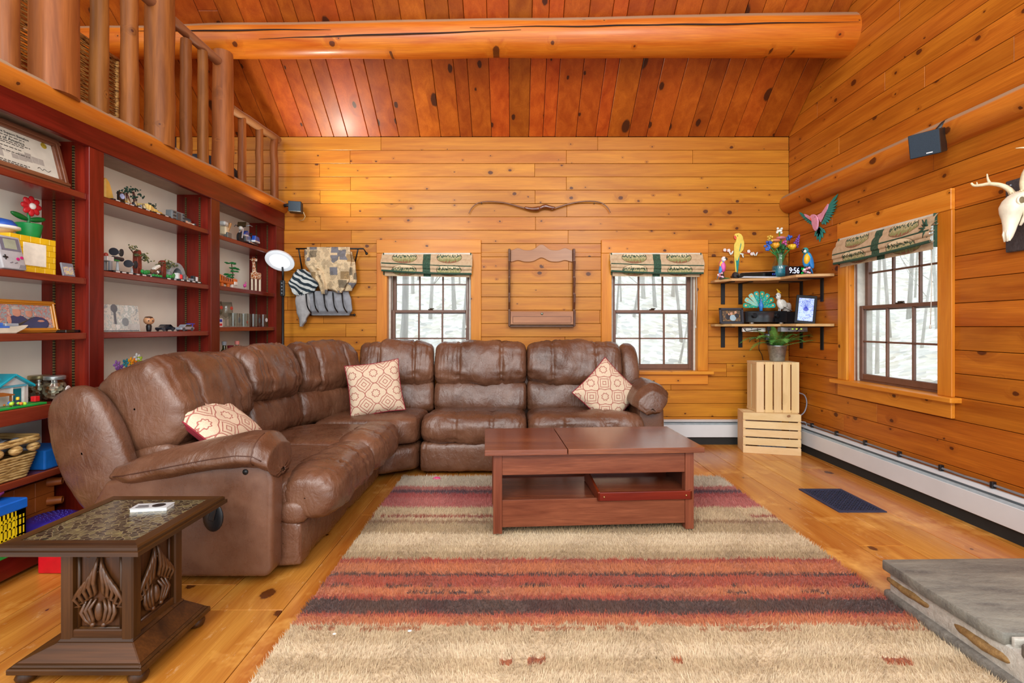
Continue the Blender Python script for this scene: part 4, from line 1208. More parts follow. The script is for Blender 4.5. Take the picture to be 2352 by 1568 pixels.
# ---------------------------------------------------------------- small things: helpers
def K(c, r=.35, **k): return pm('abs_' + c, c, r, **k)
def text(body, size, parent, M, mat, name='lettering', align='CENTER', ext=.0004):
    cu = bpy.data.curves.new('t', 'FONT'); cu.body = body; cu.size = size; cu.align_x = align; cu.align_y = 'CENTER'; cu.extrude = ext; cu.resolution_u = 3
    to = bpy.data.objects.new('t', cu); C.objects.link(to)
    dg = bpy.context.evaluated_depsgraph_get()
    me = bpy.data.meshes.new_from_object(to.evaluated_get(dg))
    bpy.data.objects.remove(to); bpy.data.curves.remove(cu)
    me.transform(M); me.name = name
    me.materials.clear(); me.materials.append(mat)
    o = bpy.data.objects.new(name, me); C.objects.link(o); o.parent = parent; reg(o, ORG.get(parent.name, Vector()))
    return o
def frameM(o, ax, ay):
    ax, ay = Vector(ax).normalized(), Vector(ay).normalized(); az = ax.cross(ay)
    M = Matrix.Identity(4)
    for i in range(3): M[i][0], M[i][1], M[i][2], M[i][3] = ax[i], ay[i], az[i], o[i]
    return M
def bY(px, X): return FX * -X / (HX - px)

# floor lamp -----------------------------------------------------------------
lx, ly = -1.895, 3.86
fl_ = thing('floor_lamp', 'black pole floor lamp with tilted glowing white disc head', 'lamp', (lx, ly, 0))
MB().lathe([(.12, 0), (.12, .012), (.10, .02), (.012, .026)], (lx, ly, 0), 28).build('base', BLACKM, fl_, smooth='auto')
MB().tube([(lx, ly, .02), (lx, ly, 1.38)], .0095, 12).build('pole', BLACKM, fl_, smooth=True)
MB().obox((lx, ly - .004, 1.315), (.034, .026, .13)).build('control_box', pm('control_black', '202428', .35), fl_, bevel=.006, seg=2)
for i in range(4): MB().lathe([(0, 0), (.0055, 0), (.0055, .002), (0, .003)], (lx, ly - .018, 1.355 - .027 * i), 10, (0, -1, 0)).build('button', K('8a949c'), fl_, smooth=True)
MB().tube([(lx, ly, 1.38), (lx, ly, 1.45), (lx - .004, ly, 1.49)], .008, 10).build('neck', BLACKM, fl_, smooth=True)
hn = Vector((.04, -.63, -.77)).normalized(); hc = Vector((lx - .01, ly - .03, 1.535))
LAMPW = pm('lamp_glow', 'f0f8ff', .4, var=.01, emit=1.1); LAMPR = pm('lamp_rim', 'e0e8ee', .4, var=.02, emit=.5)
MB().lathe([(0, -.018), (.104, -.018), (.112, -.008), (.112, .004), (.0, .004)], hc, 36, hn).build('head', pm('lamp_shell', 'dfe3e6', .4), fl_, smooth='auto')
MB().lathe([(.0, .0045), (.078, .0045), (.078, .006), (0, .0065)], hc, 36, hn).build('diffuser', LAMPW, fl_, smooth='auto')
MB().lathe([(.078, .0042), (.111, .0042), (.108, .006), (.078, .006)], hc, 36, hn).build('diffuser_ring', LAMPR, fl_, smooth='auto')
sl_ = bpy.data.lights.new('lamp_light', 'SPOT'); sl_.energy = 75; sl_.color = (1.0, .93, .76); sl_.spot_size = 1.8; sl_.spot_blend = .5; sl_.shadow_soft_size = .08
slo = bpy.data.objects.new('lamp_light', sl_); C.objects.link(slo); slo.parent = fl_
slo.location = (.10, -.14, 1.60); slo.rotation_euler = Vector((.6, -.25, 1)).to_track_quat('-Z', 'Y').to_euler()

# small wall speakers ---------------------------------------------------------
SPK = pm('speaker_cloth', '27333f', .85, var=.2, vs=300); SPB = pm('speaker_body', '241d18', .5)
def speaker(lab, c, rz, rx, w_, d_, h_, arm):
    t = thing('wall_speaker', lab, 'speaker', c, (rx, 0, rz), 'small black wall speakers')
    MB().box(-w_/2, w_/2, -d_*.45, d_*.55, -h_/2, h_/2).build('cabinet', SPB, t, bevel=.003)
    MB().box(-w_/2 + .002, w_/2 - .002, -d_*.5, -d_*.44, -h_/2 + .002, h_/2 - .002).build('grille', SPK, t, bevel=.003)
    MB().tube(arm, .014, 10).build('bracket', BLACK, t, smooth=True)
    return t
sp1 = speaker('small blue-grey speaker mounted at the far end of the loft log', at(679, 476, 3.92), .25, 0, .10, .09, .085, [(-.03, .03, .02), (-.075, .05, .025), (-.10, .05, .02)])
sp2 = speaker('small black box speaker hanging from the log on the right wall', (2.225, 2.53, 1.985), -.95, .30, .13, .125, .125, [(.03, .06, .05), (.05, .10, .08), (.06, .14, .09)])
MB().obox((.02, -.0635, -.048), (.026, .002, .005)).build('badge', K('e8e8e8'), sp2)
MB().tube([at(697, 487, 3.95), at(701, 497, 3.97), at(697, 505, 4.0), at(688, 506, 4.02)], .003, 6).one('speaker_wire', K('c8b890'), 'short tan wire looping below the blue-grey loft speaker', 'wire', smooth=True)
# speaker wire along the log
pts = []
for (px, py) in [(2170, 335), (2205, 322), (2240, 300), (2275, 292), (2305, 275), (2352, 250), (2420, 215)]:
    Y = FX * 2.352 / (px - HX); pts.append(at(px, py, Y))
MB().tube(pts, .0035, 6).one('speaker_wire', K('b98a58'), 'tan wire running below the wall log beside the black speaker', 'wire', smooth=True)

# recurve bow ------------------------------------------------------------------
BOWW = wood('bow_wood', '8a5230', '5c2e14', 0, 2, var=.05, rough=.25, coat=.6)
bw = thing('recurve_bow', 'polished wooden recurve bow hung level above the gun rack', 'bow', at(1240, 480, YB - .02))
Yw = YB - .028
def bpt(px, py, dy=0): return at(px, py, Yw + dy)
def spl(pts, n=40):
    out = []
    P_ = [Vector(p) for p in pts]
    P_ = [P_[0] * 2 - P_[1]] + P_ + [P_[-1] * 2 - P_[-2]]
    for i in range(1, len(P_) - 2):
        for k in range(n // (len(P_) - 3) + 1):
            u = k / (n // (len(P_) - 3) + 1)
            a, b_, c_, d_ = P_[i-1], P_[i], P_[i+1], P_[i+2]
            out.append(.5 * ((2*b_) + (c_-a)*u + (2*a-5*b_+4*c_-d_)*u*u + (3*b_-a-3*c_+d_)*u**3))
    out.append(P_[-2]); return out
lp = spl([bpt(*p) for p in [(1077, 490), (1083, 478), (1096, 467), (1115, 463), (1140, 463.5), (1165, 467), (1190, 474), (1212, 480)]])
MB().tube(lp, [.0035 + .005 * i / len(lp) for i in range(len(lp))], 8).build('limb', BOWW, bw, smooth=True)
rp = spl([bpt(*p) for p in [(1402, 488), (1396, 477), (1382, 466), (1360, 462), (1335, 463), (1308, 468), (1285, 475), (1266, 481)]])
MB().tube(rp, [.0035 + .005 * i / len(rp) for i in range(len(rp))], 8).build('limb', BOWW, bw, smooth=True)
rs = spl([bpt(*p) for p in [(1205, 477), (1220, 480), (1232, 480), (1240, 478), (1252, 474), (1262, 476), (1275, 478)]])
MB().tube(rs, [.006 + .016 * math.sin(PI * (.12 + .76 * i / (len(rs) - 1))) * (1.0 - .35 * math.exp(-((i / len(rs) - .52) / .07) ** 2)) for i in range(len(rs))], 12).build('riser', pm('riser_wood', '6b3416', .2, var=.3, vs=30, coat=.8), bw, smooth=True)
for px in (1106, 1365): MB().tube([bpt(px, 466, .0), bpt(px, 468, .03)], .004, 6).build('peg', BLACKM, bw)

# gun rack ------------------------------------------------------------------------
GW = wood('rack_wood_x', 'ae7444', '8e5428', 0, 2, var=.05, rough=.4, coat=.15); GZ = wood('rack_wood_z', '6e4022', '4c2812', 2, 1, var=.05, rough=.45)
gr = thing('gun_rack', 'empty wooden gun rack with scalloped crest and lower drawer box', 'rack', (.235, YB, 1.0))
Xl, Xr_, zt_, zb_ = (1170 - HX) * YB / FX, (1317 - HX) * YB / FX, 1 + (750 - 572) * YB / FX, 1 + (750 - 749) * YB / FX
for s, X in ((-1, Xl), (1, Xr_)):
    pr = [(0, zb_), (-.075, zb_), (-.085, zb_ + .1)]
    H_ = zt_ - zb_
    for i in range(4):
        z = zb_ + H_ * (.20 + .21 * i)
        pr += [(-.09, z), (-.055, z - .018), (-.045, z + .01), (-.075 + .006 * i, z + .07)]
    pr += [(-.05, zt_ - .005), (-.02, zt_), (0, zt_)]
    MB().prism(pr, (X - .009, YB, 0), (0, 1, 0), (0, 0, 1), (.018, 0, 0)).build('side', GZ, gr, bevel=.002)
def crest(u): return .016 * math.exp(-((u - .5) / .10) ** 2) * 3.2 + .010 * math.exp(-((u - .12) / .07) ** 2) * 2 + .010 * math.exp(-((u - .88) / .07) ** 2) * 2
N_ = 40
top = [(Xl + .01 + (Xr_ - Xl - .02) * i / N_, zt_ - .012 + crest(i / N_)) for i in range(N_ + 1)]
bot = [(Xl + .01 + (Xr_ - Xl - .02) * i / N_, zt_ - .112 + crest(i / N_) * .7) for i in range(N_ + 1)]
MB().prism(top + bot[::-1], (0, YB - .016, 0), (1, 0, 0), (0, 0, 1), (0, .014, 0)).build('crest_board', GW, gr, bevel=.002)
zbx = 1 + (750 - 715) * YB / FX
MB().box(Xl + .009, Xr_ - .009, YB - .075, YB - .002, zb_ + .012, zbx).build('drawer_box', GW, gr, bevel=.002)
df = MB().box(Xl + .012, Xr_ - .012, YB - .083, YB - .075, zb_ + .018, zbx - .006).build('drawer_front', GW, gr, bevel=.001)
bd_ = MB(); xa, xb_, za_, zc_ = Xl + .03, Xr_ - .03, zb_ + .028, zbx - .045
for (p, q_) in [((xa, za_), (xb_, za_)), ((xb_, za_), (xb_, zc_)), ((xb_, zc_), (xa, zc_)), ((xa, zc_), (xa, za_))]: bd_.tube([(p[0], YB - .083, p[1]), (q_[0], YB - .083, q_[1])], .0016, 5)
bd_.build('inlay', pm('inlay_dark', '4a2814', .5), df)
MB().lathe([(0, 0), (.008, 0), (.010, .005), (.006, .008), (0, .008)], ((Xl + Xr_) / 2, YB - .083, zbx - .022), 14, (0, -1, 0)).build('lock', K('8a9080', .3, metal=.7), df, smooth=True)
MB().box(Xl, Xr_, YB - .06, YB - .002, zb_ - .006, zb_ + .008).build('bottom_board', GZ, gr, bevel=.002)

# blanket rack ------------------------------------------------------------------------
br_ = thing('blanket_rack', 'black iron wall rack holding throws left of the window', 'rack', at(760, 720, YB))
def w_(px, py, d=.05): return at(px, py, YB - d)
mr = MB().tube([w_(680, 571, .10), w_(835, 571, .10), w_(842, 582, .06)], .0065, 8).tube([w_(686, 572, .10), w_(694, 620, .02)], .006, 8).tube([w_(822, 573, .10), w_(815, 606, .01)], .006, 8)
mr.build('top_rail', BLACKM, br_, smooth=True)
for px in (704, 722, 745, 766, 787):
    MB().tube(spl([w_(px - 2, 660, .02), w_(px, 690, .145), w_(px + 4, 708, .14), w_(px + 14, 722, .03)], 12), .0055, 7).build('hook_bar', BLACKM, br_, smooth=True)
MB().tube([w_(705, 723, .03), w_(813, 723, .03)], .006, 8).ell(w_(814, 723, .03), .011).ell(w_(842, 582, .06), .012).build('bottom_rail', BLACKM, br_, smooth=True)

def clothsheet(name, lab, rows, dep, mat, seed, fold=.010, nu=30, nv=30, frq=9, th=.006, cat='blanket', grp='throws on the blanket rack'):
    """rows: list of (py, px_left, px_right, depth from wall) going down"""
    def fn(u, v):
        f = v * (len(rows) - 1); i = min(len(rows) - 2, int(f)); t_ = f - i
        t2 = t_ * t_ * (3 - 2 * t_)
        py = rows[i][0] + (rows[i+1][0] - rows[i][0]) * t_
        a = rows[i][1] + (rows[i+1][1] - rows[i][1]) * t2; b_ = rows[i][2] + (rows[i+1][2] - rows[i][2]) * t2
        d = rows[i][3] + (rows[i+1][3] - rows[i][3]) * t2
        px = a + (b_ - a) * u
        d += fold * (noise.noise(Vector((u * frq * .5 + seed, v * 2, seed))) + .6 * math.sin(u * frq + 3 * v + seed)) * (.3 + .7 * v) + .02 * math.sin(PI * u)
        return at(px, py, YB - max(.012, d))
    def fn2(u, v):
        p = fn(u, v); return Vector((p.x, min(YB - .004, p.y + .02), p.z))
    m = MB().grid(fn, nu, nv).grid(fn2, nu, nv)
    b = nu * nv
    fs = []
    for i in range(nu - 1): fs += [(i*nv, (i+1)*nv, b+(i+1)*nv, b+i*nv), (i*nv+nv-1, (i+1)*nv+nv-1, b+(i+1)*nv+nv-1, b+i*nv+nv-1)]
    for j in range(nv - 1): fs += [(j, j+1, b+j+1, b+j), ((nu-1)*nv+j, (nu-1)*nv+j+1, b+(nu-1)*nv+j+1, b+(nu-1)*nv+j)]
    m.f += fs; m.m += [0] * len(fs)
    return m.one(name, mat, lab, cat, grp, smooth=True)
def stripes():
    m, t, b = _new('striped_throw'); q = NT(t)
    geo = q.n('ShaderNodeNewGeometry'); sp = q.n('ShaderNodeSeparateXYZ'); q.l(geo.outputs['Position'], sp.inputs[0])
    v = q.math('ADD', q.math('MULTIPLY', sp.outputs[0], .55), sp.outputs[2])
    v = q.math('ADD', v, q.math('MULTIPLY', q.noise(geo.outputs['Position'], 5, 2), .12))
    s = q.math('GREATER_THAN', q.math('FRACT', q.math('MULTIPLY', v, 20.0)), .5)
    q.l(q.mix(s, lin('20303a'), lin('c8ccc8')), b.inputs['Base Color']); b.inputs['Roughness'].default_value = .9
    return m
def postal():
    m, t, b = _new('printed_tan_throw'); q = NT(t)
    geo = q.n('ShaderNodeNewGeometry'); P_ = geo.outputs['Position']
    v = q.voro(P_, 15); v.distance = 'CHEBYCHEV'; cs = q.n('ShaderNodeSeparateColor'); q.l(v.outputs['Color'], cs.inputs[0])
    n = q.noise(P_, 60, 4, .7)
    base = q.ramp(n, [(.3, lin('c8ac84')), (.7, lin('dcc6a0'))])
    m1 = q.math('MULTIPLY', q.math('GREATER_THAN', cs.outputs[0], .5), q.math('LESS_THAN', v.outputs['Distance'], .48))
    c = q.mix(q.math('MULTIPLY', m1, .8), base, q.ramp(cs.outputs[1], [(0, lin('42536e')), (.4, lin('5e5444')), (.75, lin('8a6a3a'))], 'CONSTANT'))
    sp = q.n('ShaderNodeSeparateXYZ'); q.l(P_, sp.inputs[0])
    ln = q.math('GREATER_THAN', q.math('FRACT', q.math('MULTIPLY', q.math('ADD', sp.outputs[2], q.math('MULTIPLY', sp.outputs[0], .6)), 110.0)), .62)
    m2 = q.math('MULTIPLY', ln, q.math('GREATER_THAN', q.noise(P_, 24, 2), .5))
    c = q.mix(q.math('MULTIPLY', m2, .8), c, lin('4e4638'))
    q.l(c, b.inputs['Base Color']); b.inputs['Roughness'].default_value = .9
    return m
GREYC = pm('grey_fleece', '8e9096', .9, var=.12, vs=30, bump=.3, bs=60)
POST = postal()
clothsheet('grey_blanket', 'grey throw folded behind the bars of the blanket rack', [(668, 706, 800, .055), (690, 700, 806, .085), (712, 704, 808, .085), (724, 716, 802, .055)], 0, GREYC, 2, .007)
clothsheet('grey_blanket', 'pale grey throw hanging in a point below the blanket rack', [(655, 690, 704, .05), (690, 678, 712, .09), (715, 681, 712, .09), (735, 687, 703, .08), (750, 688, 694, .07)], 0, pm('pale_grey_fleece', 'a6a4a4', .9, bump=.3, bs=60), 4, .008)
clothsheet('striped_blanket', 'black and white striped throw bunched on the blanket rack', [(618, 682, 700, .06), (632, 672, 720, .09), (650, 662, 732, .10), (668, 670, 722, .09), (678, 676, 700, .08)], 0, stripes(), 6, .02, frq=14)
clothsheet('printed_blanket', 'tan printed throw draped over the top rail in front', [(567, 704, 803, .112), (600, 720, 806, .14), (640, 742, 802, .13), (662, 752, 790, .12), (672, 772, 784, .11)], 0, POST, 8, .010)
clothsheet('printed_blanket', 'rounded fold of tan printed throw bulging at the rack right end', [(578, 790, 808, .09), (610, 796, 816, .10), (645, 794, 819, .09), (668, 788, 808, .07)], 0, POST, 9, .006)
clothsheet('printed_blanket', 'bunched tan printed throw corner beside the striped throw', [(572, 699, 716, .10), (602, 700, 735, .13), (630, 714, 748, .14), (655, 732, 752, .13), (675, 738, 750, .11)], 0, POST, 11, .014, frq=12)

# corner shelves ---------------------------------------------------------------------------
RAWW = wood('raw_shelf', 'd8b078', 'b98a52', 0, 1, var=.05, rough=.6, coat=0, fine=.25)
def cshelf(name, lab, z):
    t = thing(name, lab, 'shelf', (2.1, 3.9, z), None, 'corner shelves')
    poly = [(1.69, YB - .004), (1.69, YB - .09), (1.77, YB - .225), (2.02, YB - .245), (2.11, YB - .32), (2.125, YB - .5), (2.19, 3.50), (2.33, 3.46), (XR - .003, 3.46), (XR - .003, YB - .004)]
    MB().prism(poly, (0, 0, z - .02), (1, 0, 0), (0, 1, 0), (0, 0, .02)).build('board', RAWW, t, bevel=.002)
    for X in (1.795, 1.945):
        MB().box(X - .017, X + .017, YB - .008, YB - .001, z - .20, z - .02).box(X - .017, X + .017, YB - .19, YB - .002, z - .028, z - .02).build('bracket', BLACKM, t, bevel=.001)
    for Y in (3.86, 3.60):
        MB().box(XR - .008, XR - .001, Y - .017, Y + .017, z - .20, z - .02).box(XR - .18, XR - .002, Y - .017, Y + .017, z - .028, z - .02).build('bracket', BLACKM, t, bevel=.001)
    return t
ZU, ZL = 1.392, 1.022
cshelf('corner_shelf', 'upper raw-wood corner shelf with black brackets holding the vase', ZU)
cshelf('corner_shelf', 'lower raw-wood corner shelf with black brackets holding the receiver', ZL)

def parrot(name, lab, base, h, cb, cw, ct, chead, cat='figurine', flip=1, grp=None):
    """standing toy macaw built of rounded segments on a flowered stump, h total height"""
    t = thing(name, lab, cat, base, 0, grp); s = h / .21
    def E(nm, c, r, col, rot=(0, 0, 0)): MB().ell([x * s for x in c], [x * s for x in r], rot).build(nm, K(col), t, smooth=True)
    MB().lathe([(.028 * s, 0), (.030 * s, .012 * s), (.018 * s, .02 * s), (.012 * s, .06 * s), (0, .062 * s)], (0, 0, 0), 10).build('stump', K('4a3a34'), t, smooth=True)
    E('base_leaf', (.03, -.012, .006), (.034, .022, .005), '2e7a3c')
    for k in range(7):
        an = k * .9
        E('blossom', (-.012 + .02 * math.cos(an), -.02 + .010 * math.sin(an), .016 + .006 * k), (.010, .008, .009), ['e8b8c8', 'f2e6e8', 'd68aa4'][k % 3])
    E('body', (0, -.003, .115), (.029, .028, .056), cb, (0, .12 * flip, 0))
    E('breast', (-.006 * flip, -.014, .118), (.022, .020, .042), ct, (0, .12 * flip, 0))
    E('head', (-.012 * flip, -.004, .178), (.022, .021, .024), chead)
    E('cheek', (-.020 * flip, -.015, .174), (.012, .009, .013), 'f2f0ea')
    MB().tube([Vector((-.026 * flip, -.012, .184)) * s, Vector((-.040 * flip, -.014, .178)) * s, Vector((-.040 * flip, -.014, .164)) * s], [.009 * s, .007 * s, .002 * s], 8).build('beak', K('26241f'), t, smooth=True)
    E('eye', (-.020 * flip, -.024, .182), (.0028, .0018, .0028), '101010')
    for sg in (-1, 1):
        E('wing', (.012 * flip + .006, sg * .022, .105), (.017, .008, .060), cw, (0, -.25 * flip, 0))
        E('wing_band', (.006 * flip, sg * .026, .135), (.013, .005, .026), 'e8c23a' if cw != '2f7fc8' else '3aa0d8', (0, -.25 * flip, 0))
        E('foot', (-.006 * flip, sg * .010, .064), (.009, .006, .006), '5a5a5a')
    MB().tube([Vector((.014 * flip, 0, .08)) * s, Vector((.034 * flip, 0, .035)) * s, Vector((.046 * flip, 0, .004)) * s], [.014 * s, .011 * s, .004 * s], 8, flat=.5).build('tail', K(cw), t, smooth=True)
    return t
p = at(1663, 640, 3.87); o = parrot('parrot_figurine', 'small pink toy macaw with blue wings at the left end of the upper shelf', (p.x, 3.90, ZU + .001), .195, 'd84a96', '3a8ac8', 'e86ab0', 'f0e8e4', flip=-1)
o.rotation_euler = (0, 0, -.6)
parrot('parrot_figurine', 'blue and gold toy macaw perched on pink blossom beside the clock', (2.255, 3.62, ZU + .001), .225, '2f8fd0', '2f7fc8', 'f0b820', '3a9a9a', flip=1)

# yellow parakeet wall figure with branch
pk = thing('wall_parakeet', 'flat yellow parakeet cutout with red beak and teal tail hung on wall', 'wall art', at(1694, 590, YB))
def pp(name, pts, d0, d1, mat, par=None):
    P_ = [at(px, py, YB) for px, py in pts]
    MB().prism([(p.x, p.z) for p in P_], (0, YB - d0, 0), (1, 0, 0), (0, 0, 1), (0, -(d1 - d0), 0)).build(name, mat, par or pk, bevel=.0015)
Y_ = K('ead05a', .45)
pp('body', [(1688, 537), (1695, 535.5), (1701, 538), (1705, 544), (1706, 550), (1708, 556), (1708, 566), (1706, 574), (1701, 580), (1698, 586), (1697, 598), (1694.5, 612), (1693, 626), (1688, 626), (1687, 610), (1685.5, 595), (1685, 585), (1685, 573), (1685, 562), (1689, 555), (1690, 550), (1686, 547), (1685, 541)], .002, .012, Y_)
pp('beak', [(1684.5, 541), (1688, 542), (1690.5, 546), (1689, 551), (1686, 549.5), (1684, 545)], .012, .015, K('e05a44'))
pp('wing_stripe', [(1700, 557), (1701, 562), (1699, 571), (1697, 578), (1696, 577), (1698, 568)], .012, .0145, K('2a8a84'))
pp('tail_panel', [(1688, 592), (1690, 599), (1693, 598), (1697, 586), (1696, 600), (1694.5, 613), (1693, 626), (1690.5, 626), (1689.5, 612)], .012, .0145, K('1c8a86'))
P_ = at(1694.5, 541.5, YB - .013); MB().ell(P_, (.004, .002, .004)).build('eye', K('1a1a1a'), pk, smooth=True)
fb = thing('blossom_branch', 'thin red blossom branch with white leaves across the yellow parakeet', 'wall art', at(1700, 585, YB))
for pts in ([(1660, 576), (1672, 578), (1684, 580)], [(1708, 580), (1722, 582), (1738, 581), (1752, 578)]):
    MB().tube([at(a, b_, YB - .016) for a, b_ in pts], .0028, 6).build('twig', K('c8553c'), fb, smooth=True)
for (px, py, an) in [(1677, 581, 1.15), (1682, 580, 2.0), (1704, 583, .15), (1706, 587, 1.2), (1732, 583, 1.2), (1738, 583, 2.0)]:
    p = at(px, py, YB - .018); MB().ell(p, (.019, .003, .0065), (0, an, 0)).build('leaf', K('dfe6e0'), fb, smooth=True)
for (px, py) in [(1665, 574), (1674, 575), (1720, 577), (1727, 583)]:
    m = MB()
    for k in range(5): an = k * 1.257; p = at(px, py, YB - .02); m.ell(p + Vector((math.cos(an) * .008, 0, math.sin(an) * .008)), (.007, .003, .007))
    m.build('flower', K('eedfda'), fb, smooth=True)

# pink and teal bird on the right wall
wbird = thing('wall_bird', 'pink and teal bird cutout with spread wings on the right wall', 'wall art', (XR, 3.6, 1.6))
def rw(px, py, d=0.0):
    Y = FX * (XR - d) / (px - HX); return at(px, py, Y)
def rprism(name, pts, d0, d1, mat, par):
    P_ = [rw(a, b_) for a, b_ in pts]
    MB().prism([(p.y, p.z) for p in P_], (XR - d0, 0, 0), (0, 1, 0), (0, 0, 1), (-(d1 - d0), 0, 0)).build(name, mat, par, bevel=.0012)
TEAL = K('17867e', .45); PINK = K('e29ab4', .45)
def feather(a, b_, wd):
    (x0, y0), (x1, y1) = a, b_; dx, dy = x1 - x0, y1 - y0; L = math.hypot(dx, dy); nx, ny = -dy / L, dx / L
    return [(x0 + nx * wd * .5, y0 + ny * wd * .5), (x0 + dx * .6 + nx * wd, y0 + dy * .6 + ny * wd), (x1, y1), (x0 + dx * .6 - nx * wd, y0 + dy * .6 - ny * wd), (x0 - nx * wd * .5, y0 - ny * wd * .5)]
for i in range(11):
    u = i / 10
    a = (1892 + 16 * u, 508 - 36 * u); tip = [(1892, 516), (1899, 516), (1906, 511), (1911, 505), (1915, 498), (1919, 491), (1922, 484), (1925, 477), (1926.5, 469), (1928, 459), (1928.5, 445)][i]
    rprism('wing_feather', feather(a, tip, 2.9), .004 + .0004 * i, .010 + .0004 * i, TEAL, wbird)
for i in range(8):
    u = i / 7
    a = (1870 - 20 * u, 512 - 16 * u); tip = [(1872, 517), (1866, 517), (1861, 514), (1856, 511), (1851, 506), (1846, 500), (1842, 494), (1838, 487)][i]
    rprism('wing_feather', feather(a, tip, 2.4), .004 + .0004 * i, .010 + .0004 * i, TEAL, wbird)
for (tx_, ty_) in [(1873, 543), (1879, 551), (1885, 556), (1892, 546), (1898, 535)]:
    rprism('tail_feather', feather((1884, 522), (tx_, ty_), 3.8), .004, .010, TEAL, wbird)
rprism('wing_arm', [(1882, 494), (1892, 488), (1899, 478), (1906, 468), (1908, 469), (1905, 480), (1898, 492), (1892, 505), (1889, 510)], .011, .018, PINK, wbird)
rprism('wing_arm', [(1851, 491), (1858, 493), (1868, 499), (1872, 504), (1871, 509), (1862, 503), (1854, 497)], .011, .018, PINK, wbird)
rprism('body', [(1869, 496), (1872, 493), (1876, 492), (1881, 494), (1885, 500), (1886.5, 508), (1886, 518), (1884, 526), (1880.5, 530.5), (1876, 525), (1873, 515), (1872, 506), (1870, 501)], .018, .03, PINK, wbird)
rprism('beak', [(1868.5, 499), (1871, 500), (1873, 504), (1871.5, 507), (1869.5, 504)], .03, .033, K('e0705a'), wbird)
MB().ell(rw(1872, 498, .031), .003).build('eye', K('1a1a1a'), wbird, smooth=True)

# game console (black core between white curved plates)
gc_ = thing('game_console', 'black game console with white lower plate lying on the upper shelf', 'console', (1.99, 3.87, ZU + .001), math.radians(0))
MB().prism([(-.16, .014), (-.17, .026), (-.16, .038), (.17, .052), (.18, .012)], (0, -.07, 0), (1, 0, 0), (0, 0, 1), (0, .16, 0)).build('core', pm('gloss_black', '0c0c10', .12, coat=.6), gc_, bevel=.004, seg=2)
MB().prism([(-.15, .002), (-.13, .014), (.185, .012), (.195, .004), (.1, .0)], (0, -.075, 0), (1, 0, 0), (0, 0, 1), (0, .17, 0)).build('lower_plate', K('c9ccd4'), gc_, bevel=.002)
MB().prism([(-.15, .040), (.185, .056), (.19, .061), (-.14, .044)], (0, -.075, 0), (1, 0, 0), (0, 0, 1), (0, .17, 0)).build('upper_plate', K('b08a70'), gc_, bevel=.001)
MB().lathe([(0, -.02), (.022, -.02), (.03, 0), (.022, .02), (0, .02)], (-.165, 0, .028), 20, (0, 1, 0)).build('end_disc', K('2a2426'), gc_, smooth='auto')
BLUEG = pm('display_blue', '3a58c8', .4, emit=.6)
for x_ in (.10, .115, .13): MB().box(x_, x_ + .009, -.0715, -.070, .025, .027).box(x_, x_ + .0015, -.0715, -.070, .027, .036).box(x_, x_ + .009, -.0715, -.070, .036, .038).build('display_mark', BLUEG, gc_)

# digital clock 9:56
ck = thing('digital_clock', 'black digital clock showing 9:56 in white on the upper shelf', 'clock', (2.185, 3.64, ZU + .001), math.radians(14))
ck.scale = (.86, 1, .95)
MB().box(-.085, .085, -.01, .03, 0, .078).build('case', pm('clock_black', '0a0c12', .15, coat=.5), ck, bevel=.004, seg=2)
WG = pm('digit_white', 'c8d8ff', .4, var=.02, emit=1.6); GG = pm('digit_green', '1ec850', .4, emit=1.0)
text('9:56', .066, ck, frameM((-.030, -.0106, .040), (1, 0, 0), (0, 0, 1)), WG, 'digits')
text('18', .030, ck, frameM((.058, -.0106, .056), (1, 0, 0), (0, 0, 1)), GG, 'digits')
text('41', .030, ck, frameM((.058, -.0106, .022), (1, 0, 0), (0, 0, 1)), GG, 'digits')
MB().box(2.27, 2.33, 3.86, 3.92, ZU + .001, ZU + .062).one('small_speaker', K('5a5c62', .6), 'small grey cube speaker behind the blue and gold macaw', 'speaker', bevel=.008, seg=2)

# vase with toy-brick flowers
vs_ = thing('flower_vase', 'clear glass vase with teal beads and a bouquet of brick flowers', 'vase', (2.165, 3.82, ZU + .001), 0)
vs_.scale = (1.3, 1.3, 1.3)
prof = [(.036, 0), (.046, .03), (.050, .06), (.045, .085), (.033, .115), (.032, .13), (.042, .155)]
MB().lathe(prof + [(.039, .155), (.029, .13), (.030, .115), (.042, .085), (.046, .06), (.042, .03), (.0, .006)], (0, 0, 0), 28).build('glass', glassmat('clear_glass', 'f0f5f2', .16), vs_, smooth=True)
MB().lathe([(0, .008), (.038, .01), (.043, .03), (.0455, .06), (.042, .076), (0, .078)], (0, 0, 0), 24).build('beads', pm('teal_beads', '2a86a0', .2, var=.5, vs=160, bump=.6, bs=220), vs_, smooth=True)
rv = random.Random(9)
def stem(dx, dy, z, col=None):
    MB().tube([(0, 0, .06), (dx * .3, dy * .3, .14), (dx, dy, z)], .0028, 6).build('stem', K('2f8a3c'), vs_, smooth=True)
def bloom(dx, dy, z, kind, col):
    stem(dx, dy, z); m = MB()
    if kind == 'disc': m.ell((dx, dy, z), (.03, .025, .011))
    elif kind == 'rose':
        m.ell((dx, dy, z), (.020, .020, .018))
        for k in range(5): m.ell((dx + .013 * math.cos(k * 1.26), dy + .013 * math.sin(k * 1.26), z + .003), (.011, .011, .014))
    elif kind == 'spike':
        for k in range(26):
            f = k / 26; an = k * 2.4
            m.ell((dx * (1 + .35 * f) + .016 * (1 - f) * math.cos(an), dy + .016 * (1 - f) * math.sin(an), z - .02 + .075 * f), .0072 * (1.1 - .5 * f), nu=6, nv=5)
    elif kind == 'tuft':
        for k in range(9): m.ell((dx + rv.uniform(-.014, .014), dy + rv.uniform(-.012, .012), z + rv.uniform(-.014, .016)), .008, nu=6, nv=5)
    m.build('bloom', K(col), vs_, smooth=True)
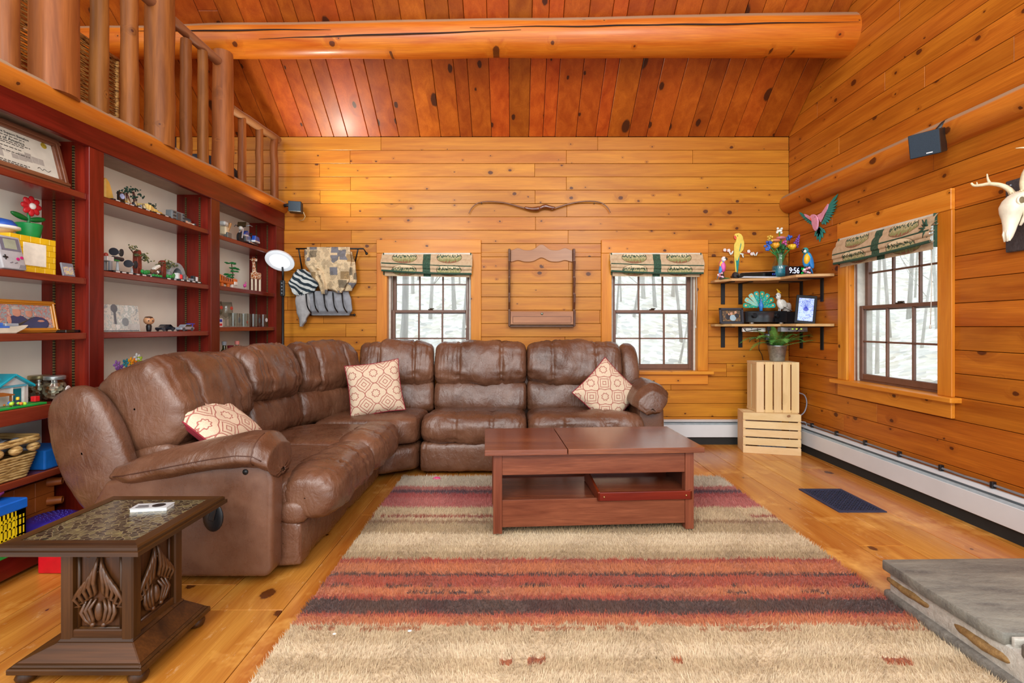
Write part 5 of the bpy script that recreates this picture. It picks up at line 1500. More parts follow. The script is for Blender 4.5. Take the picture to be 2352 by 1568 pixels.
bloom(-.085, -.02, .215, 'tuft', '2f5ab8'); bloom(-.095, -.02, .185, 'tuft', '3a6ac8'); bloom(-.045, -.03, .20, 'rose', 'e8a82a'); bloom(-.03, .0, .235, 'disc', 'd8865a'); bloom(.005, .0, .252, 'disc', 'c07a86')
bloom(.05, .0, .255, 'tuft', '2f62c0'); bloom(.085, -.01, .215, 'spike', '7a4aa8'); bloom(.055, -.035, .19, 'rose', 'eec02a'); bloom(.0, .01, .30, 'tuft', 'e6ece4'); bloom(-.06, .0, .245, 'tuft', 'e0b84a'); bloom(.035, .01, .225, 'tuft', 'c85a96')
for k in range(16):
    an = rv.uniform(0, 6.28); r_ = rv.uniform(.01, .05); MB().ell((r_ * math.cos(an), r_ * math.sin(an), rv.uniform(.155, .21)), (.016, .006, .01), (rv.uniform(-1, 1), rv.uniform(-1, 1), an)).build('leaf', K(['1f5a30', '2a6a3a', '23402c'][k % 3]), vs_, smooth=True)

# lower shelf ------------------------------------------------------------------
def printmat(name, cols, sc=40, em=0):
    m, t, b = _new(name); q = NT(t); geo = q.n('ShaderNodeNewGeometry')
    n = q.noise(geo.outputs['Position'], sc, 5, .7)
    st_ = [(.3 + .4 * i / (len(cols) - 1), lin(c)) for i, c in enumerate(cols)]
    c = q.ramp(n, st_); q.l(c, b.inputs['Base Color']); b.inputs['Roughness'].default_value = .3
    if em: q.l(c, b.inputs['Emission Color']); b.inputs['Emission Strength'].default_value = em
    return m
pf = thing('photo_frame', 'small black picture frame at the left end of the lower corner shelf', 'picture frame', (1.795, 3.87, ZL + .001), (-.12, 0, 0))
W2, H2 = .098, .132
MB().box(-W2, -W2 + .016, -.006, .008, 0, H2).box(W2 - .016, W2, -.006, .008, 0, H2).box(-W2, W2, -.006, .008, 0, .016).box(-W2, W2, -.006, .008, H2 - .016, H2).build('frame', pm('frame_charcoal', '2e2c34', .5), pf, bevel=.001)
MB().box(-W2 + .01, W2 - .01, .0, .003, .01, H2 - .01).build('mat_board', pm('mat_black', '1a1a1e', .7), pf)
MB().box(-.072, .072, -.0006, .0, .022, H2 - .022).build('print', printmat('night_photo', ['2a1e18', '7a5028', '30383c', 'a87a40', '3a2e2a'], 60), pf)
fg = MB().mat(0)
for (x_, z_, rx_, rz_, mi) in [(.012, .05, .028, .026, 0), (.0, .085, .011, .013, 1), (.035, .095, .010, .012, 1), (.044, .068, .02, .02, 2), (-.03, .06, .02, .028, 2), (-.022, .078, .009, .011, 1)]:
    fg.mat(mi).ell((x_, -.0012, z_), (rx_, .0008, rz_), nu=14, nv=6)
fg.build('figures', [K('9ab0bc'), K('c89478'), K('2a2428')], pf, smooth=True)
av = thing('receiver', 'black home theatre receiver with silver-ringed knobs on the lower corner shelf', 'receiver', (2.065, 3.93, ZL + .001), 0)
MB().box(-.165, .165, -.10, .10, .012, .105).build('case', pm('receiver_black', '121418', .3, coat=.3), av, bevel=.003)
MB().box(-.165, .06, -.108, -.10, .014, .10).build('front_panel', pm('gloss_black', '0c0c10', .12), av, bevel=.002)
MB().box(-.075, .05, -.1095, -.108, .052, .088).build('display_window', pm('display_glass', '1c1216', .08, coat=.8), av)
for x_, r_ in ((-.11, .020), (.075, .018)): MB().lathe([(0, 0), (r_, 0), (r_, .012), (r_ - .004, .016), (0, .016)], (x_, -.108, .066), 24, (0, -1, 0)).build('knob', pm('knob_black', '202024', .25, metal=.6), av, smooth='auto')
for x_ in (-.12, .12): MB().lathe([(.016, 0), (.018, .012), (0, .012)], (x_, -.085, 0), 16).build('foot', K('b8bcc0', .25, metal=.9), av, smooth='auto')
MB().box(2.23, 2.33, 3.86, 4.0, ZL + .001, ZL + .10).one('media_box', pm('box_black', '17171b', .4), 'black box with two round sockets at the right of the receiver', 'media player', bevel=.003)
# peacock of toy bricks
pc = thing('toy_peacock', 'toy peacock with fanned teal tail standing on the receiver', 'toy', (2.025, 3.87, ZL + .107), 0)
MB().lathe([(.012, 0), (.012, .02), (.020, .035), (.017, .055), (.006, .075), (.010, .085), (.009, .096), (0, .10)], (0, -.02, 0), 14).build('body', K('2a74c0'), pc, smooth=True)
MB().tube([(0, -.028, .09), (0, -.036, .086)], [.004, .001], 6).build('beak', K('e8b83a'), pc)
MB().tube([(0, -.02, .098), (0, -.018, .115)], [.0012, .003], 5).build('crest', K('3a86d0'), pc)
for s in (-1, 1): MB().tube([(s * .008, -.02, .0), (s * .008, -.02, .02)], .003, 6).build('leg', K('e8c02a'), pc)
for i in range(8):
    an = math.radians(-82 + 164 * i / 7)
    d = Vector((math.sin(an), 0, math.cos(an))); n_ = Vector((math.cos(an), 0, -math.sin(an))); o0 = Vector((0, .006 + .002 * (i % 2), .03))
    L = .135
    pl_ = [(-.005, .012), (.005, .012), (.020, L * .86), (.017, L * .97), (.006, L), (-.006, L), (-.017, L * .97), (-.020, L * .86)]
    f_ = MB().prism(pl_, o0, n_, d, (0, .005, 0)).build('tail_panel', K(['149a84', '1aa6a0'][i % 2] if i not in (1, 2) else '8ac4b8'), pc, bevel=.001)
    e = MB().mat(0); e.lathe([(0, 0), (.009, 0), (.009, .001), (0, .001)], o0 + d * L * .84, 12, (0, -1, 0))
    e.mat(1).lathe([(0, .001), (.0065, .001), (.0065, .002), (0, .002)], o0 + d * L * .84, 12, (0, -1, 0)); e.mat(2).lathe([(0, .002), (.0035, .002), (.0035, .003), (0, .003)], o0 + d * L * .84, 10, (0, -1, 0))
    for k_ in range(4): e.mat(0).obox(o0 + d * L * (.35 + .12 * k_) + n_ * (.007 if k_ % 2 else -.007) + Vector((0, -.001, 0)), (.007, .002, .003), (0, an + .6, 0))
    e.build('eye_spot', [K('e8d23a'), K('d85a3a'), K('f0e8e0')], f_)
# cockatoo
cq = thing('toy_cockatoo', 'white toy cockatoo with yellow crest standing on the receiver', 'toy', (2.20, 3.88, ZL + .107), 0)
cq.scale = (1.25, 1.25, 1.25)
CWH = K('e6e2da', .4)
MB().ell((0, 0, .045), (.022, .020, .036), (0, -.3, 0)).build('body', CWH, cq, smooth=True)
MB().ell((-.014, 0, .098), (.017, .016, .024)).build('head', CWH, cq, smooth=True)
MB().ell((.014, -.015, .05), (.019, .008, .030), (0, -.6, 0)).ell((.014, .015, .05), (.019, .008, .030), (0, -.6, 0)).build('wing', K('d9d5cc'), cq, smooth=True)
MB().tube([(.015, 0, .045), (.045, 0, .02), (.075, 0, .004)], [.014, .011, .006], 8, flat=.6).build('tail', CWH, cq, smooth=True)
MB().tube([(-.028, -.002, .102), (-.036, -.002, .095), (-.034, -.002, .088)], [.006, .005, .002], 7).build('beak', K('3a3a3c'), cq, smooth=True)
MB().ell((-.020, -.0155, .104), .0025).build('eye', K('101010'), cq)
for k in range(3): MB().tube([(-.012 + .006 * k, 0, .118), (-.016 + .008 * k, 0, .136 - .006 * k), (-.024 + .012 * k, 0, .145 - .012 * k)], [.005, .005, .004], 7).build('crest', K('eeb81e'), cq, smooth=True)
for s in (-1, 1): MB().tube([(-.006, s * .008, 0), (-.004, s * .008, .02)], .004, 6).build('leg', K('a8a4a0'), cq)
# white smart speaker, digital frame
MB().lathe([(.03, 0), (.034, .02), (.034, .055), (.026, .072), (0, .076)], (2.275, 3.92, ZL + .103), 24).one('smart_speaker', K('d8cec4', .8), 'round white speaker behind the digital photo frame', 'speaker', smooth=True)
dfm = thing('digital_picture', 'black digital photo frame showing a blue flower picture', 'digital frame', (2.25, 3.64, ZL + .001), (math.radians(-12), math.radians(6), math.radians(-24)))
dfm.scale = (1.12, 1.0, 1.05)
MB().box(-.062, .062, -.008, .008, 0, .215).build('bezel', pm('bezel_black', '101014', .55, spec=.3), dfm, bevel=.002)
MB().box(-.045, .045, -.0092, -.008, .02, .192).build('screen', printmat('blue_picture', ['2a3a70', '6a8ad0', 'a8bcf0', '3a5ab0', 'c8d4f8'], 42, .5), dfm)
ft = MB()
for k in range(11): an = .35 + k * .24; ft.tube([(0, -.0098, .11), (.06 * math.cos(an) * .65, -.0098, .11 + .07 * math.sin(an))], .001, 4)
ft.ell((0, -.0098, .108), (.016, .001, .014)); ft.build('picture', pm('picture_blue', '2a3aa8', .4, emit=.4), dfm)
MB().box(-.01, .01, .008, .06, 0, .01).build('stand', BLACK, dfm)
pts = [(2.30, 3.70, ZL + .07), (2.335, 3.72, ZL + .09), (2.34, 3.69, ZL + .05), (2.33, 3.66, ZL + .004)]
MB().tube(spl(pts, 18), .0035, 6).one('power_cable', K('8a7a70'), 'thin grey cable curling behind the digital photo frame', 'cable', smooth=True)
# things under the lower shelf
ps = thing('power_strip', 'white power strip fixed under the lower shelf', 'power strip', (1.975, 3.87, ZL - .065), 0)
MB().box(-.095, .095, -.012, .012, 0, .036).build('body', K('dad6ce', .4), ps, bevel=.006, seg=2)
for x_ in (-.08, -.03, .02): MB().box(x_, x_ + .01, -.0135, -.012, .022, .028).box(x_, x_ + .01, -.0135, -.012, .008, .014).build('socket', BLACK, ps)
MB().tube([(-.09, -.014, .03), (-.07, -.02, .004), (-.02, -.02, .014), (.05, -.018, .02)], .003, 6).build('cord', BLACK, ps, smooth=True)
ns = thing('network_switch', 'flat grey network box with green lights under the lower shelf', 'network box', (2.205, 3.72, ZL - .062), math.radians(-4))
MB().box(-.10, .10, -.03, .03, 0, .036).build('case', K('8f9294', .35, metal=.4), ns, bevel=.002)
for x_, c_ in ((-.02, '9ad03a'), (.01, 'c8d83a'), (.045, 'b8dc5a')): MB().box(x_, x_ + .012, -.0315, -.03, .018, .026).build('status_light', pm('led_' + c_, c_, .4, emit=1.2), ns)
MB().box(-.045, -.038, -.0315, -.03, .012, .026).box(.07, .095, -.0315, -.03, .005, .009).build('socket', BLACK, ns)
MB().obox((.028, -.0312, .018), (.006, .001, .04), (0, .7, 0)).build('stripe', BLACK, ns)
cm = thing('security_camera', 'small black camera hanging on a bracket under the lower shelf', 'camera', (2.06, 3.80, ZL - .19), 0)
MB().obox((0, 0, .165), (.022, .03, .06)).build('clamp', BLACK, cm, bevel=.003)
MB().tube([(0, 0, .14), (0, 0, .11)], .005, 8).build('joint', BLACKM, cm)
MB().obox((-.012, 0, .085), (.034, .034, .052)).build('body', K('33383c', .4), cm, bevel=.004, seg=2)
MB().obox((-.012, -.018, .09), (.014, .004, .03)).build('plate', K('8a969a', .3, metal=.5), cm, bevel=.001)
MB().lathe([(0, .018), (.010, .02), (.018, .012), (.019, -.006), (.016, -.02), (0, -.02)], (-.008, -.004, .035), 20, (0, -1, 0)).build('lens', pm('lens_black', '08080a', .1, coat=.8), cm, smooth='auto')
# crates
def crate(lab, loc, rz, wdt, hgt, dep, vert):
    t = thing('wooden_crate', lab, 'crate', loc, rz, 'pine slat crates in the corner')
    mt = W_CRATE if vert else W_CRATE_X
    n = 5; gap = .010
    if vert:
        sw = (wdt - gap * (n - 1)) / n
        for i in range(n): MB().box(i * (sw + gap), i * (sw + gap) + sw, 0, .009, 0, hgt).build('slat', mt, t, bevel=.0012)
        for z0 in (0, hgt - .02): MB().box(.0, wdt, .009, dep, z0, z0 + .02).build('end_board', W_CRATE_X, t, bevel=.0012)
        for x_ in (0, wdt - .01):
            for k in range(2): MB().box(x_, x_ + .01, .012 + k * dep * .5, .012 + k * dep * .5 + dep * .4, .02, hgt - .02).build('side_slat', W_CRATE, t, bevel=.0012)
    else:
        sw = (hgt - gap * (n - 1)) / n
        for i in range(n): MB().box(0, wdt, 0, .009, i * (sw + gap), i * (sw + gap) + sw).build('slat', mt, t, bevel=.0012)
        for x_ in (0, wdt - .02): MB().box(x_, x_ + .02, .009, dep, 0, hgt).build('end_board', W_CRATE, t, bevel=.0012)
        for z0 in (0, hgt - .01):
            for k in range(2): MB().box(.02, wdt - .02, .012 + k * dep * .5, .012 + k * dep * .5 + dep * .4, z0, z0 + .01).build('side_slat', W_CRATE_X, t, bevel=.0012)
    return t
crate('pine slat crate on the floor with slats running sideways', (1.822, 3.735, 0), math.radians(-14), .413, .318, .20, False)
crate('upright pine slat crate stacked on top of the other crate', (1.932, 3.742, .319), math.radians(-6), .322, .40, .20, True)
MB().obox((2.06, 3.76, .055), (.2, .05, .10), (0, 0, -.24)).one('blue_packet', printmat('packet_blue', ['3a6ac0', '90b8e8', 'd8e4f0', '5a7ac8'], 50), 'blue and white packet inside the floor crate', 'packet', bevel=.004)
# fern in galvanised bucket
fn_ = thing('potted_fern', 'green fern in a galvanised metal bucket on the upright crate', 'plant', (2.145, 3.83, .7205), 0)
GAL = pm('galvanised', 'a2a8aa', .35, metal=.85, var=.3, vs=45)
MB().lathe([(.052, 0), (.054, .004), (.070, .118), (.074, .122), (.074, .128), (.067, .128), (.052, .01), (0, .01)], (0, 0, 0), 28).build('bucket', GAL, fn_, smooth='auto')
MB().lathe([(0, .112), (.066, .112), (.066, .108)], (0, 0, 0), 20).build('soil', K('2e2018', .9), fn_)
FG = [pm('fern_green', '4f8a3c', .5, var=.35, vs=30), pm('fern_light', '72ac50', .5, var=.35, vs=30)]
for i, (dx, dy, hz_, ln, cv) in enumerate([(-.24, -.06, .20, 1, .075), (-.17, -.12, .22, 1, .07), (-.10, -.15, .16, 1, .06), (-.02, -.17, .17, 1, .06), (.08, -.17, .16, 1, .05), (.15, -.12, .18, 1, .04), (.21, -.10, .17, 1, .02), (.22, -.14, .11, 1, .02), (.03, -.06, .24, 1, .03), (-.06, -.04, .25, 1, .03), (.12, .02, .22, 1, .03), (-.14, .0, .24, 1, .05), (-.20, -.10, .13, 1, .07), (.06, -.12, .21, 1, .05), (-.12, -.08, .19, 1, .05), (.17, -.05, .20, 1, .03)]):
    pts = []
    for k in range(13):
        u = k / 12; pts.append(Vector((dx * 1.4 * u, dy * 1.1 * u, .11 + hz_ * u - cv * 2.2 * u * u * u)))
    m = MB().tube(pts, [.0022 * (1 - .7 * k / 12) for k in range(13)], 5)
    for k in range(2, 21):
        u = k / 21; f = u * 12; a = int(f); p = pts[a].lerp(pts[min(12, a + 1)], f - a); tg = (pts[min(12, a + 1)] - pts[a]).normalized()
        sd = tg.cross(Vector((0, 0, 1))).normalized(); Lf = .050 * math.sin(PI * (.12 + .88 * u)) + .005
        for s in (-1, 1):
            d = (sd * s + tg * .45 + Vector((0, 0, -.12))).normalized(); w2 = tg * .0034
            m.add([p - w2, p + d * Lf * .5 - w2 * 1.1 + Vector((0, 0, .002)), p + d * Lf, p + d * Lf * .5 + w2 * 1.1 + Vector((0, 0, .002)), p + w2], [(0, 1, 2, 3, 4)])
    m.build('frond', FG[i % 2], fn_)
# hanging leaf and cords in the corner
MB().tube([at(1721, 786, 3.99), at(1724, 779, 3.97), at(1733, 776, 3.97), at(1748, 775, 4.0), at(1757, 778, 4.02)], [.003, .008, .009, .004, .002], 7, flat=.3).one('dry_leaf', pm('olive_leaf', '5a6a38', .6), 'curled olive leaf on the wall left of the black camera', 'leaf', smooth=True)
MB().tube(spl([at(1744, 755, 4.02), at(1746, 775, 4.03), at(1743, 800, 4.03), at(1750, 815, 4.03), at(1753, 835, 4.03), at(1752, 858, 4.03)], 30), .0025, 6).one('hanging_cable', BLACK, 'thin black cord hanging down the wall behind the upright crate', 'cord', smooth=True)
for (pts, c_, lb) in [([(1836, 902), (1848, 908), (1853, 925), (1848, 945), (1836, 956)], '8a8a94', 'grey cable loop beside the upright crate'), ([(1838, 968), (1850, 970), (1852, 980), (1840, 988)], '9a9aa0', 'small grey cable loop above the heater corner'), ([(1838, 985), (1846, 1000), (1844, 1018), (1836, 1020)], '5a5a50', 'dark cable loop at the floor crate')]:
    MB().tube(spl([at(a, b_, 3.78) for a, b_ in pts], 30), .005, 7).one('cable_loop', K(c_), lb, 'cable', smooth=True)
pts = [Vector((XR - .012, 3.86, .225))]
for i in range(30): pts.append(Vector((XR - .012, 3.8 - .09 * i, .222 + .006 * noise.noise(Vector((i * .7, 0, 0))))))
MB().tube(pts, .006, 7).one('wall_cable', K('77787c'), 'grey cable clipped along the top of the right wall heater', 'cable', smooth=True)
for i in range(8): MB().box(XR - .022, XR - .001, 3.7 - .28 * i, 3.716 - .28 * i, .208, .240).one('cable_clip', BLACK, 'small black clip holding the grey cable above the right heater', 'clip', 'cable clips above the right heater', bevel=.002)

# deer skull on slate -------------------------------------------------------------
ds = thing('skull_plaque', 'dark slate plaque behind the deer skull on the right wall', 'plaque', (XR, 2.11, 1.36))
MB().box(XR - .022, XR - .002, 1.98, 2.242, 1.352, 1.69).build('board', stonemat('plaque_slate', '4a4446', '2c282a', sc=8), ds, bevel=.004)
MB().ell((XR - .024, 2.215, 1.665), .006).build('screw', K('8a8a90', .3, metal=.8), ds, smooth=True)
BONE = pm('bone', 'e6dcc4', .5, var=.14, vs=24, bump=.2, bs=60); BONED = pm('bone_dark', '7a6a4c', .8); ANT = pm('antler', 'd9c8a4', .5, var=.25, vs=30, bump=.2, bs=90)
sk = thing('deer_skull', 'pale deer skull with branching antlers mounted on dark slate', 'skull', (XR - .03, 2.125, 1.56), 0)
sk.scale = (.72, .72, .72)
# local frame: x towards the wall, the snout runs down and into the room (-x), y along the wall
def sec(z, x, wx, wy): return (z, x, wx, wy)
SECS = [(.075, -.045, .022, .030), (.055, -.062, .048, .055), (.02, -.085, .060, .066), (-.02, -.105, .060, .068), (-.06, -.115, .052, .058), (-.10, -.120, .042, .042), (-.14, -.125, .034, .033), (-.18, -.132, .027, .028), (-.215, -.138, .020, .022), (-.24, -.142, .010, .014)]
def skf(u, v):
    f = u * (len(SECS) - 1); i = min(len(SECS) - 2, int(f)); t_ = f - i; t2 = t_
    z, x, wx, wy = [SECS[i][k] + (SECS[i+1][k] - SECS[i][k]) * t2 for k in range(4)]
    th = 2 * PI * v; c0, s0 = math.cos(th), math.sin(th)
    p = 2.3
    a = sgn(c0) * abs(c0) ** (2 / p) * wx; b_ = sgn(s0) * abs(s0) ** (2 / p) * wy
    # eye sockets pressed in at the sides
    for sy in (-1, 1):
        dd = math.exp(-(((z - .0) / .020) ** 2 + ((b_ / wy - sy * .95) / .22) ** 2 + ((a / wx + .15) / .45) ** 2))
        b_ -= sy * .030 * dd
    return Vector((x + a, b_, z + .004 * noise.noise(Vector((u * 9, v * 6, 1)))))
MB().grid(skf, 50, 40, closed_v=True).build('cranium', BONE, sk, smooth=True)
for sy in (-1, 1):
    if sy < 0:
        pts = [Vector((-.112 + .027 * math.cos(a), sy * .057, .027 * math.sin(a))) for a in [i * 2 * PI / 16 for i in range(17)]]
        MB().tube(pts, .0065, 7).build('eye_rim', BONE, sk, smooth=True)
    MB().ell((-.112, sy * .050, 0), (.023, .010, .023)).build('eye_socket', BONED, sk, smooth=True)
    MB().tube([(-.10, sy * .062, -.03), (-.085, sy * .055, -.09), (-.10, sy * .035, -.15)], [.012, .014, .006], 8).build('jaw_bone', BONE, sk, smooth=True)
    for k in range(6): MB().ell((-.072 - .003 * k, sy * (.052 - .002 * k), -.055 - .014 * k), (.012, .007, .008)).build('tooth', BONE, sk, smooth=True)
    MB().tube([(-.150, sy * .010, -.165), (-.156, sy * .011, -.20), (-.152, sy * .008, -.245)], [.006, .008, .005], 7).build('nose_bone', BONE, sk, smooth=True)
    MB().ell((-.148, sy * .020, -.115), (.006, .004, .022)).build('nasal_slit', BONED, sk, smooth=True)
# antlers: near one (towards camera, -y) and far one (+y)
far = spl([(-.07, .032, .06), (-.09, .045, .10), (-.115, .068, .13), (-.145, .105, .150), (-.165, .145, .154), (-.18, .175, .160), (-.185, .19, .180)], 36)
MB().tube(far, [.017 - .011 * (i / len(far)) for i in range(len(far))], 10).build('antler', ANT, sk, smooth=True)
MB().tube(spl([(-.145, .105, .150), (-.15, .115, .185), (-.148, .122, .22)], 12), [.009 - .006 * i / 13 for i in range(13)][:len(spl([(0,0,0),(0,0,1),(0,0,2)], 12))], 8).build('tine', ANT, sk, smooth=True)
MB().tube([(-.172, .162, .158), (-.178, .160, .18)], [.006, .002], 7).build('tine', ANT, sk, smooth=True)
near = spl([(-.07, -.032, .06), (-.085, -.035, .11), (-.10, -.06, .165), (-.105, -.10, .22), (-.105, -.115, .27), (-.10, -.105, .315), (-.095, -.10, .345)], 36)
MB().tube(near, [.017 - .011 * (i / len(near)) for i in range(len(near))], 10).build('antler', ANT, sk, smooth=True)
MB().tube(spl([(-.105, -.112, .26), (-.12, -.085, .31), (-.14, -.045, .325)], 12), [.009 - .0005 * i for i in range(len(spl([(0,0,0),(0,0,1),(0,0,2)], 12)))], 8).build('tine', ANT, sk, smooth=True)
for sy in (-1, 1):
    m = MB()
    for k in range(10): an = k * .63; m.ell((-.07 + .019 * math.cos(an), sy * .032 + .019 * math.sin(an), .068), .006, nu=6, nv=5)
    m.build('antler_burr', ANT, sk, smooth=True)
# pink toy under the sofa
p = at(1003, 1083, 3.06); MB().ell((p.x, p.y, .012), (.028, .014, .012)).one('pink_toy', K('e0287a'), 'bright pink toy piece peeking out under the sofa', 'toy', smooth=True)
# ---------------------------------------------------------------- things on the bookcase
S0 = SHELVES[0]; S1 = SHELVES[1]; S2 = SHELVES[2]
E_ = .001
# framed certificate: local x = along +y of the room (to the right as seen), local y = into the shelf (-x)
RB = PI / 2          # rotation that turns a thing to face the room from the left wall
cf = thing('framed_certificate', 'framed certificate leaning on the top left bookcase shelf', 'picture frame', (-2.03, 1.86, S0[0] + E_), (math.radians(-14), 0, RB))
FRW = wood('certificate_frame', '8a5a3e', '6a3a22', 1, 2, var=.05, rough=.35, coat=.3)
w2, h2, bw_ = .275, .225, .034
def moulding(t, w2, h2, bw, mat, dp=.02):
    for (a, b_, c_, d_) in [(-w2, w2, 0, bw), (-w2, w2, h2 - bw, h2)]: MB().box(a, b_, -dp, 0, c_, d_).box(a, b_, -dp - .006, -dp, c_ + bw * .3, c_ + bw * .7).build('frame_rail', mat, t, bevel=.002)
    for (a, b_) in [(-w2, -w2 + bw), (w2 - bw, w2)]: MB().box(a, b_, -dp, 0, bw, h2 - bw).box(a + bw * .3, a + bw * .7, -dp - .006, -dp, bw * .5, h2 - bw * .5).build('frame_rail', mat, t, bevel=.002)
moulding(cf, w2, h2, bw_, FRW)
MB().box(-w2 + bw_, w2 - bw_, -.008, -.004, bw_, h2 - bw_).build('paper', pm('certificate_paper', 'd0ccbc', .6, var=.1, vs=14), cf)
INK = pm('ink', '2c2a28', .7); GREYI = pm('grey_ink', 'a49e94', .7)
ph = MB()
for i in range(14):
    r1 = random.Random(i); ph.box(-.20 + .028 * i, -.20 + .028 * i + r1.uniform(.015, .04), -.0084, -.008, .058 + r1.uniform(0, .03), .075 + r1.uniform(.01, .04))
ph.build('faded_photo', GREYI, cf)
def cl_(s, z, sz, x=.0): text(s, sz, cf, frameM((x, -.0088, z), (1, 0, 0), (0, 0, 1)), INK)
cl_('Combat Sustainment Support Battalion', .174, .014, .03); cl_('United States of America', .148, .019, .02)
sc_l = MB()
for (z, a, b_) in [(.161, -.06, .12), (.137, -.1, .14), (.129, -.05, .1), (.113, -.06, .09), (.094, -.05, .13), (.050, -.03, .12), (.043, 0, .1)]:
    x_ = a; r1 = random.Random(int(z * 1000))
    while x_ < b_: L = r1.uniform(.006, .018); sc_l.box(x_, x_ + L, -.0086, -.0082, z - .0016, z + .0016); x_ += L + .004
sc_l.build('small_print', INK, cf)['kind'] = 'stuff'
MB().tube(spl([(.15, -.009, .058), (.16, -.009, .064), (.17, -.009, .055), (.18, -.009, .063), (.195, -.009, .056), (.21, -.009, .066)], 30), .0009, 4).build('signature', INK, cf)
MB().lathe([(0, 0), (.013, 0), (.013, .001), (0, .001)], (.205, -.008, .178), 14, (0, -1, 0)).build('seal', pm('seal_gold', 'a08a2a', .4, var=.5, vs=150), cf)
MB().box(-.18, -.15, -.0086, -.008, .185, .189).build('red_mark', K('c0384a'), cf)

# yellow brick block, handheld game, dome, potted toy flower, cartridge (shelf 2)
yb = thing('yellow_brick_block', 'large yellow toy-brick cube on the second left shelf', 'toy block', (-2.10, 1.985, S0[1] + E_), RB)
YEL = K('e6b818', .35)
# built up of brick courses
for i in range(6):
    off = .0 if i % 2 else .02
    x_ = -.095
    while x_ < .095 - .001:
        x2 = min(.095, x_ + (.04 if x_ > -.094 or off == 0 else off))
        MB().box(x_ + .0003, x2 - .0003, -.075, .07, i * .0255 + .0003, (i + 1) * .0255 - .0003).build('brick', YEL, yb, bevel=.0012); x_ = x2
m = MB()
for i in range(5):
    for j in range(5): m.lathe([(.0045, 0), (.0045, .003), (0, .003)], (.095, -.055 + .027 * i, .015 + .029 * j), 8, (1, 0, 0))
m.build('side_studs', K('e8e4d8'), yb)
MB().box(-.045, .05, -.0775, -.075, .03, .125).build('white_panel', K('ece6d4'), yb, bevel=.001)
gb = thing('handheld_game', 'grey handheld game with small screen leaning on the yellow block', 'handheld game', (-1.992, 1.87, S0[1] + E_), (math.radians(-14), 0, RB))
MB().box(-.045, .045, -.012, .012, 0, .137).build('body', K('a9a6a8', .5), gb, bevel=.005, seg=3, smooth='auto')
MB().box(-.037, .037, -.0135, -.012, .075, .128).build('screen_bezel', K('6c6a78', .4), gb, bevel=.001)
MB().box(-.023, .023, -.0142, -.0135, .082, .122).build('screen', K('9aa08a', .3), gb)
MB().box(-.032, -.026, -.015, -.012, .036, .056).box(-.039, -.019, -.015, -.012, .043, .049).build('direction_pad', BLACK, gb, bevel=.001)
for (x_, z_) in ((.017, .043), (.033, .050)): MB().lathe([(.006, 0), (.006, .003), (0, .004)], (x_, -.012, z_), 14, (0, -1, 0)).build('button', K('b81e6a'), gb, smooth='auto')
for k in range(2): MB().obox((-.010 + .017 * k, -.0125, .026), (.012, .002, .003), (0, -.4, 0)).build('small_button', K('6a6870'), gb)
for k in range(5): MB().obox((.020 + .005 * k, -.0122, .012), (.0015, .001, .018), (0, .5, 0)).build('speaker_slot', K('5a585e'), gb)
dm = thing('blue_dome_toy', 'small blue dome toy with white rim on top of the yellow block', 'toy', (-2.10, 1.925, S0[1] + .155), RB)
MB().lathe([(.05, .026), (.048, .04), (.034, .058), (0, .066)], (0, 0, 0), 20).build('dome', K('2a5ab8'), dm, smooth=True)
MB().lathe([(.046, .018), (.058, .022), (.058, .032), (.048, .034)], (0, 0, 0), 24).build('rim', K('e8e4dc'), dm, smooth=True)
MB().lathe([(.030, 0), (.036, .012), (.046, .02)], (0, 0, 0), 18).build('base', K('d8b888'), dm, smooth=True)
pt = thing('toy_potted_flower', 'red-petalled toy flower with white centre in a green pot', 'toy', (-2.115, 2.05, S0[1] + .155), RB)
MB().lathe([(.034, 0), (.036, .004), (.046, .066), (.043, .068), (0, .062)], (0, 0, 0), 22).build('pot', K('17964a'), pt, smooth='auto')
MB().tube([(0, 0, .06), (0, 0, .13)], .006, 10).build('stem', K('1f8a48'), pt)
for s in (-1, 1):
    MB().ell((s * .038, 0, .094), (.038, .010, .012), (0, -s * .25, 0)).build('leaf', K('12702c'), pt, smooth=True)
for k in range(8):
    an = k * PI / 4; MB().ell((.026 * math.cos(an), -.012, .145 + .026 * math.sin(an)), (.019, .007, .013), (0, -an, 0)).build('petal', K('c8202a'), pt, smooth=True)
MB().ell((0, -.018, .145), (.014, .008, .014)).build('centre', K('ece6e0'), pt, smooth=True)
cg = thing('game_cartridge', 'grey game cartridge with bright picture label on the second left shelf', 'cartridge', (-2.01, 2.125, S0[1] + E_), (math.radians(-12), 0, RB))
MB().box(-.029, .029, -.004, .004, 0, .062).build('shell', K('7c7c84', .5), cg, bevel=.002)
MB().box(-.022, .022, -.005, -.004, .008, .044).build('label', printmat('bright_label', ['c83a3a', '5a9ad8', 'e8c85a', '4a6ac0', 'e86a4a'], 120), cg)

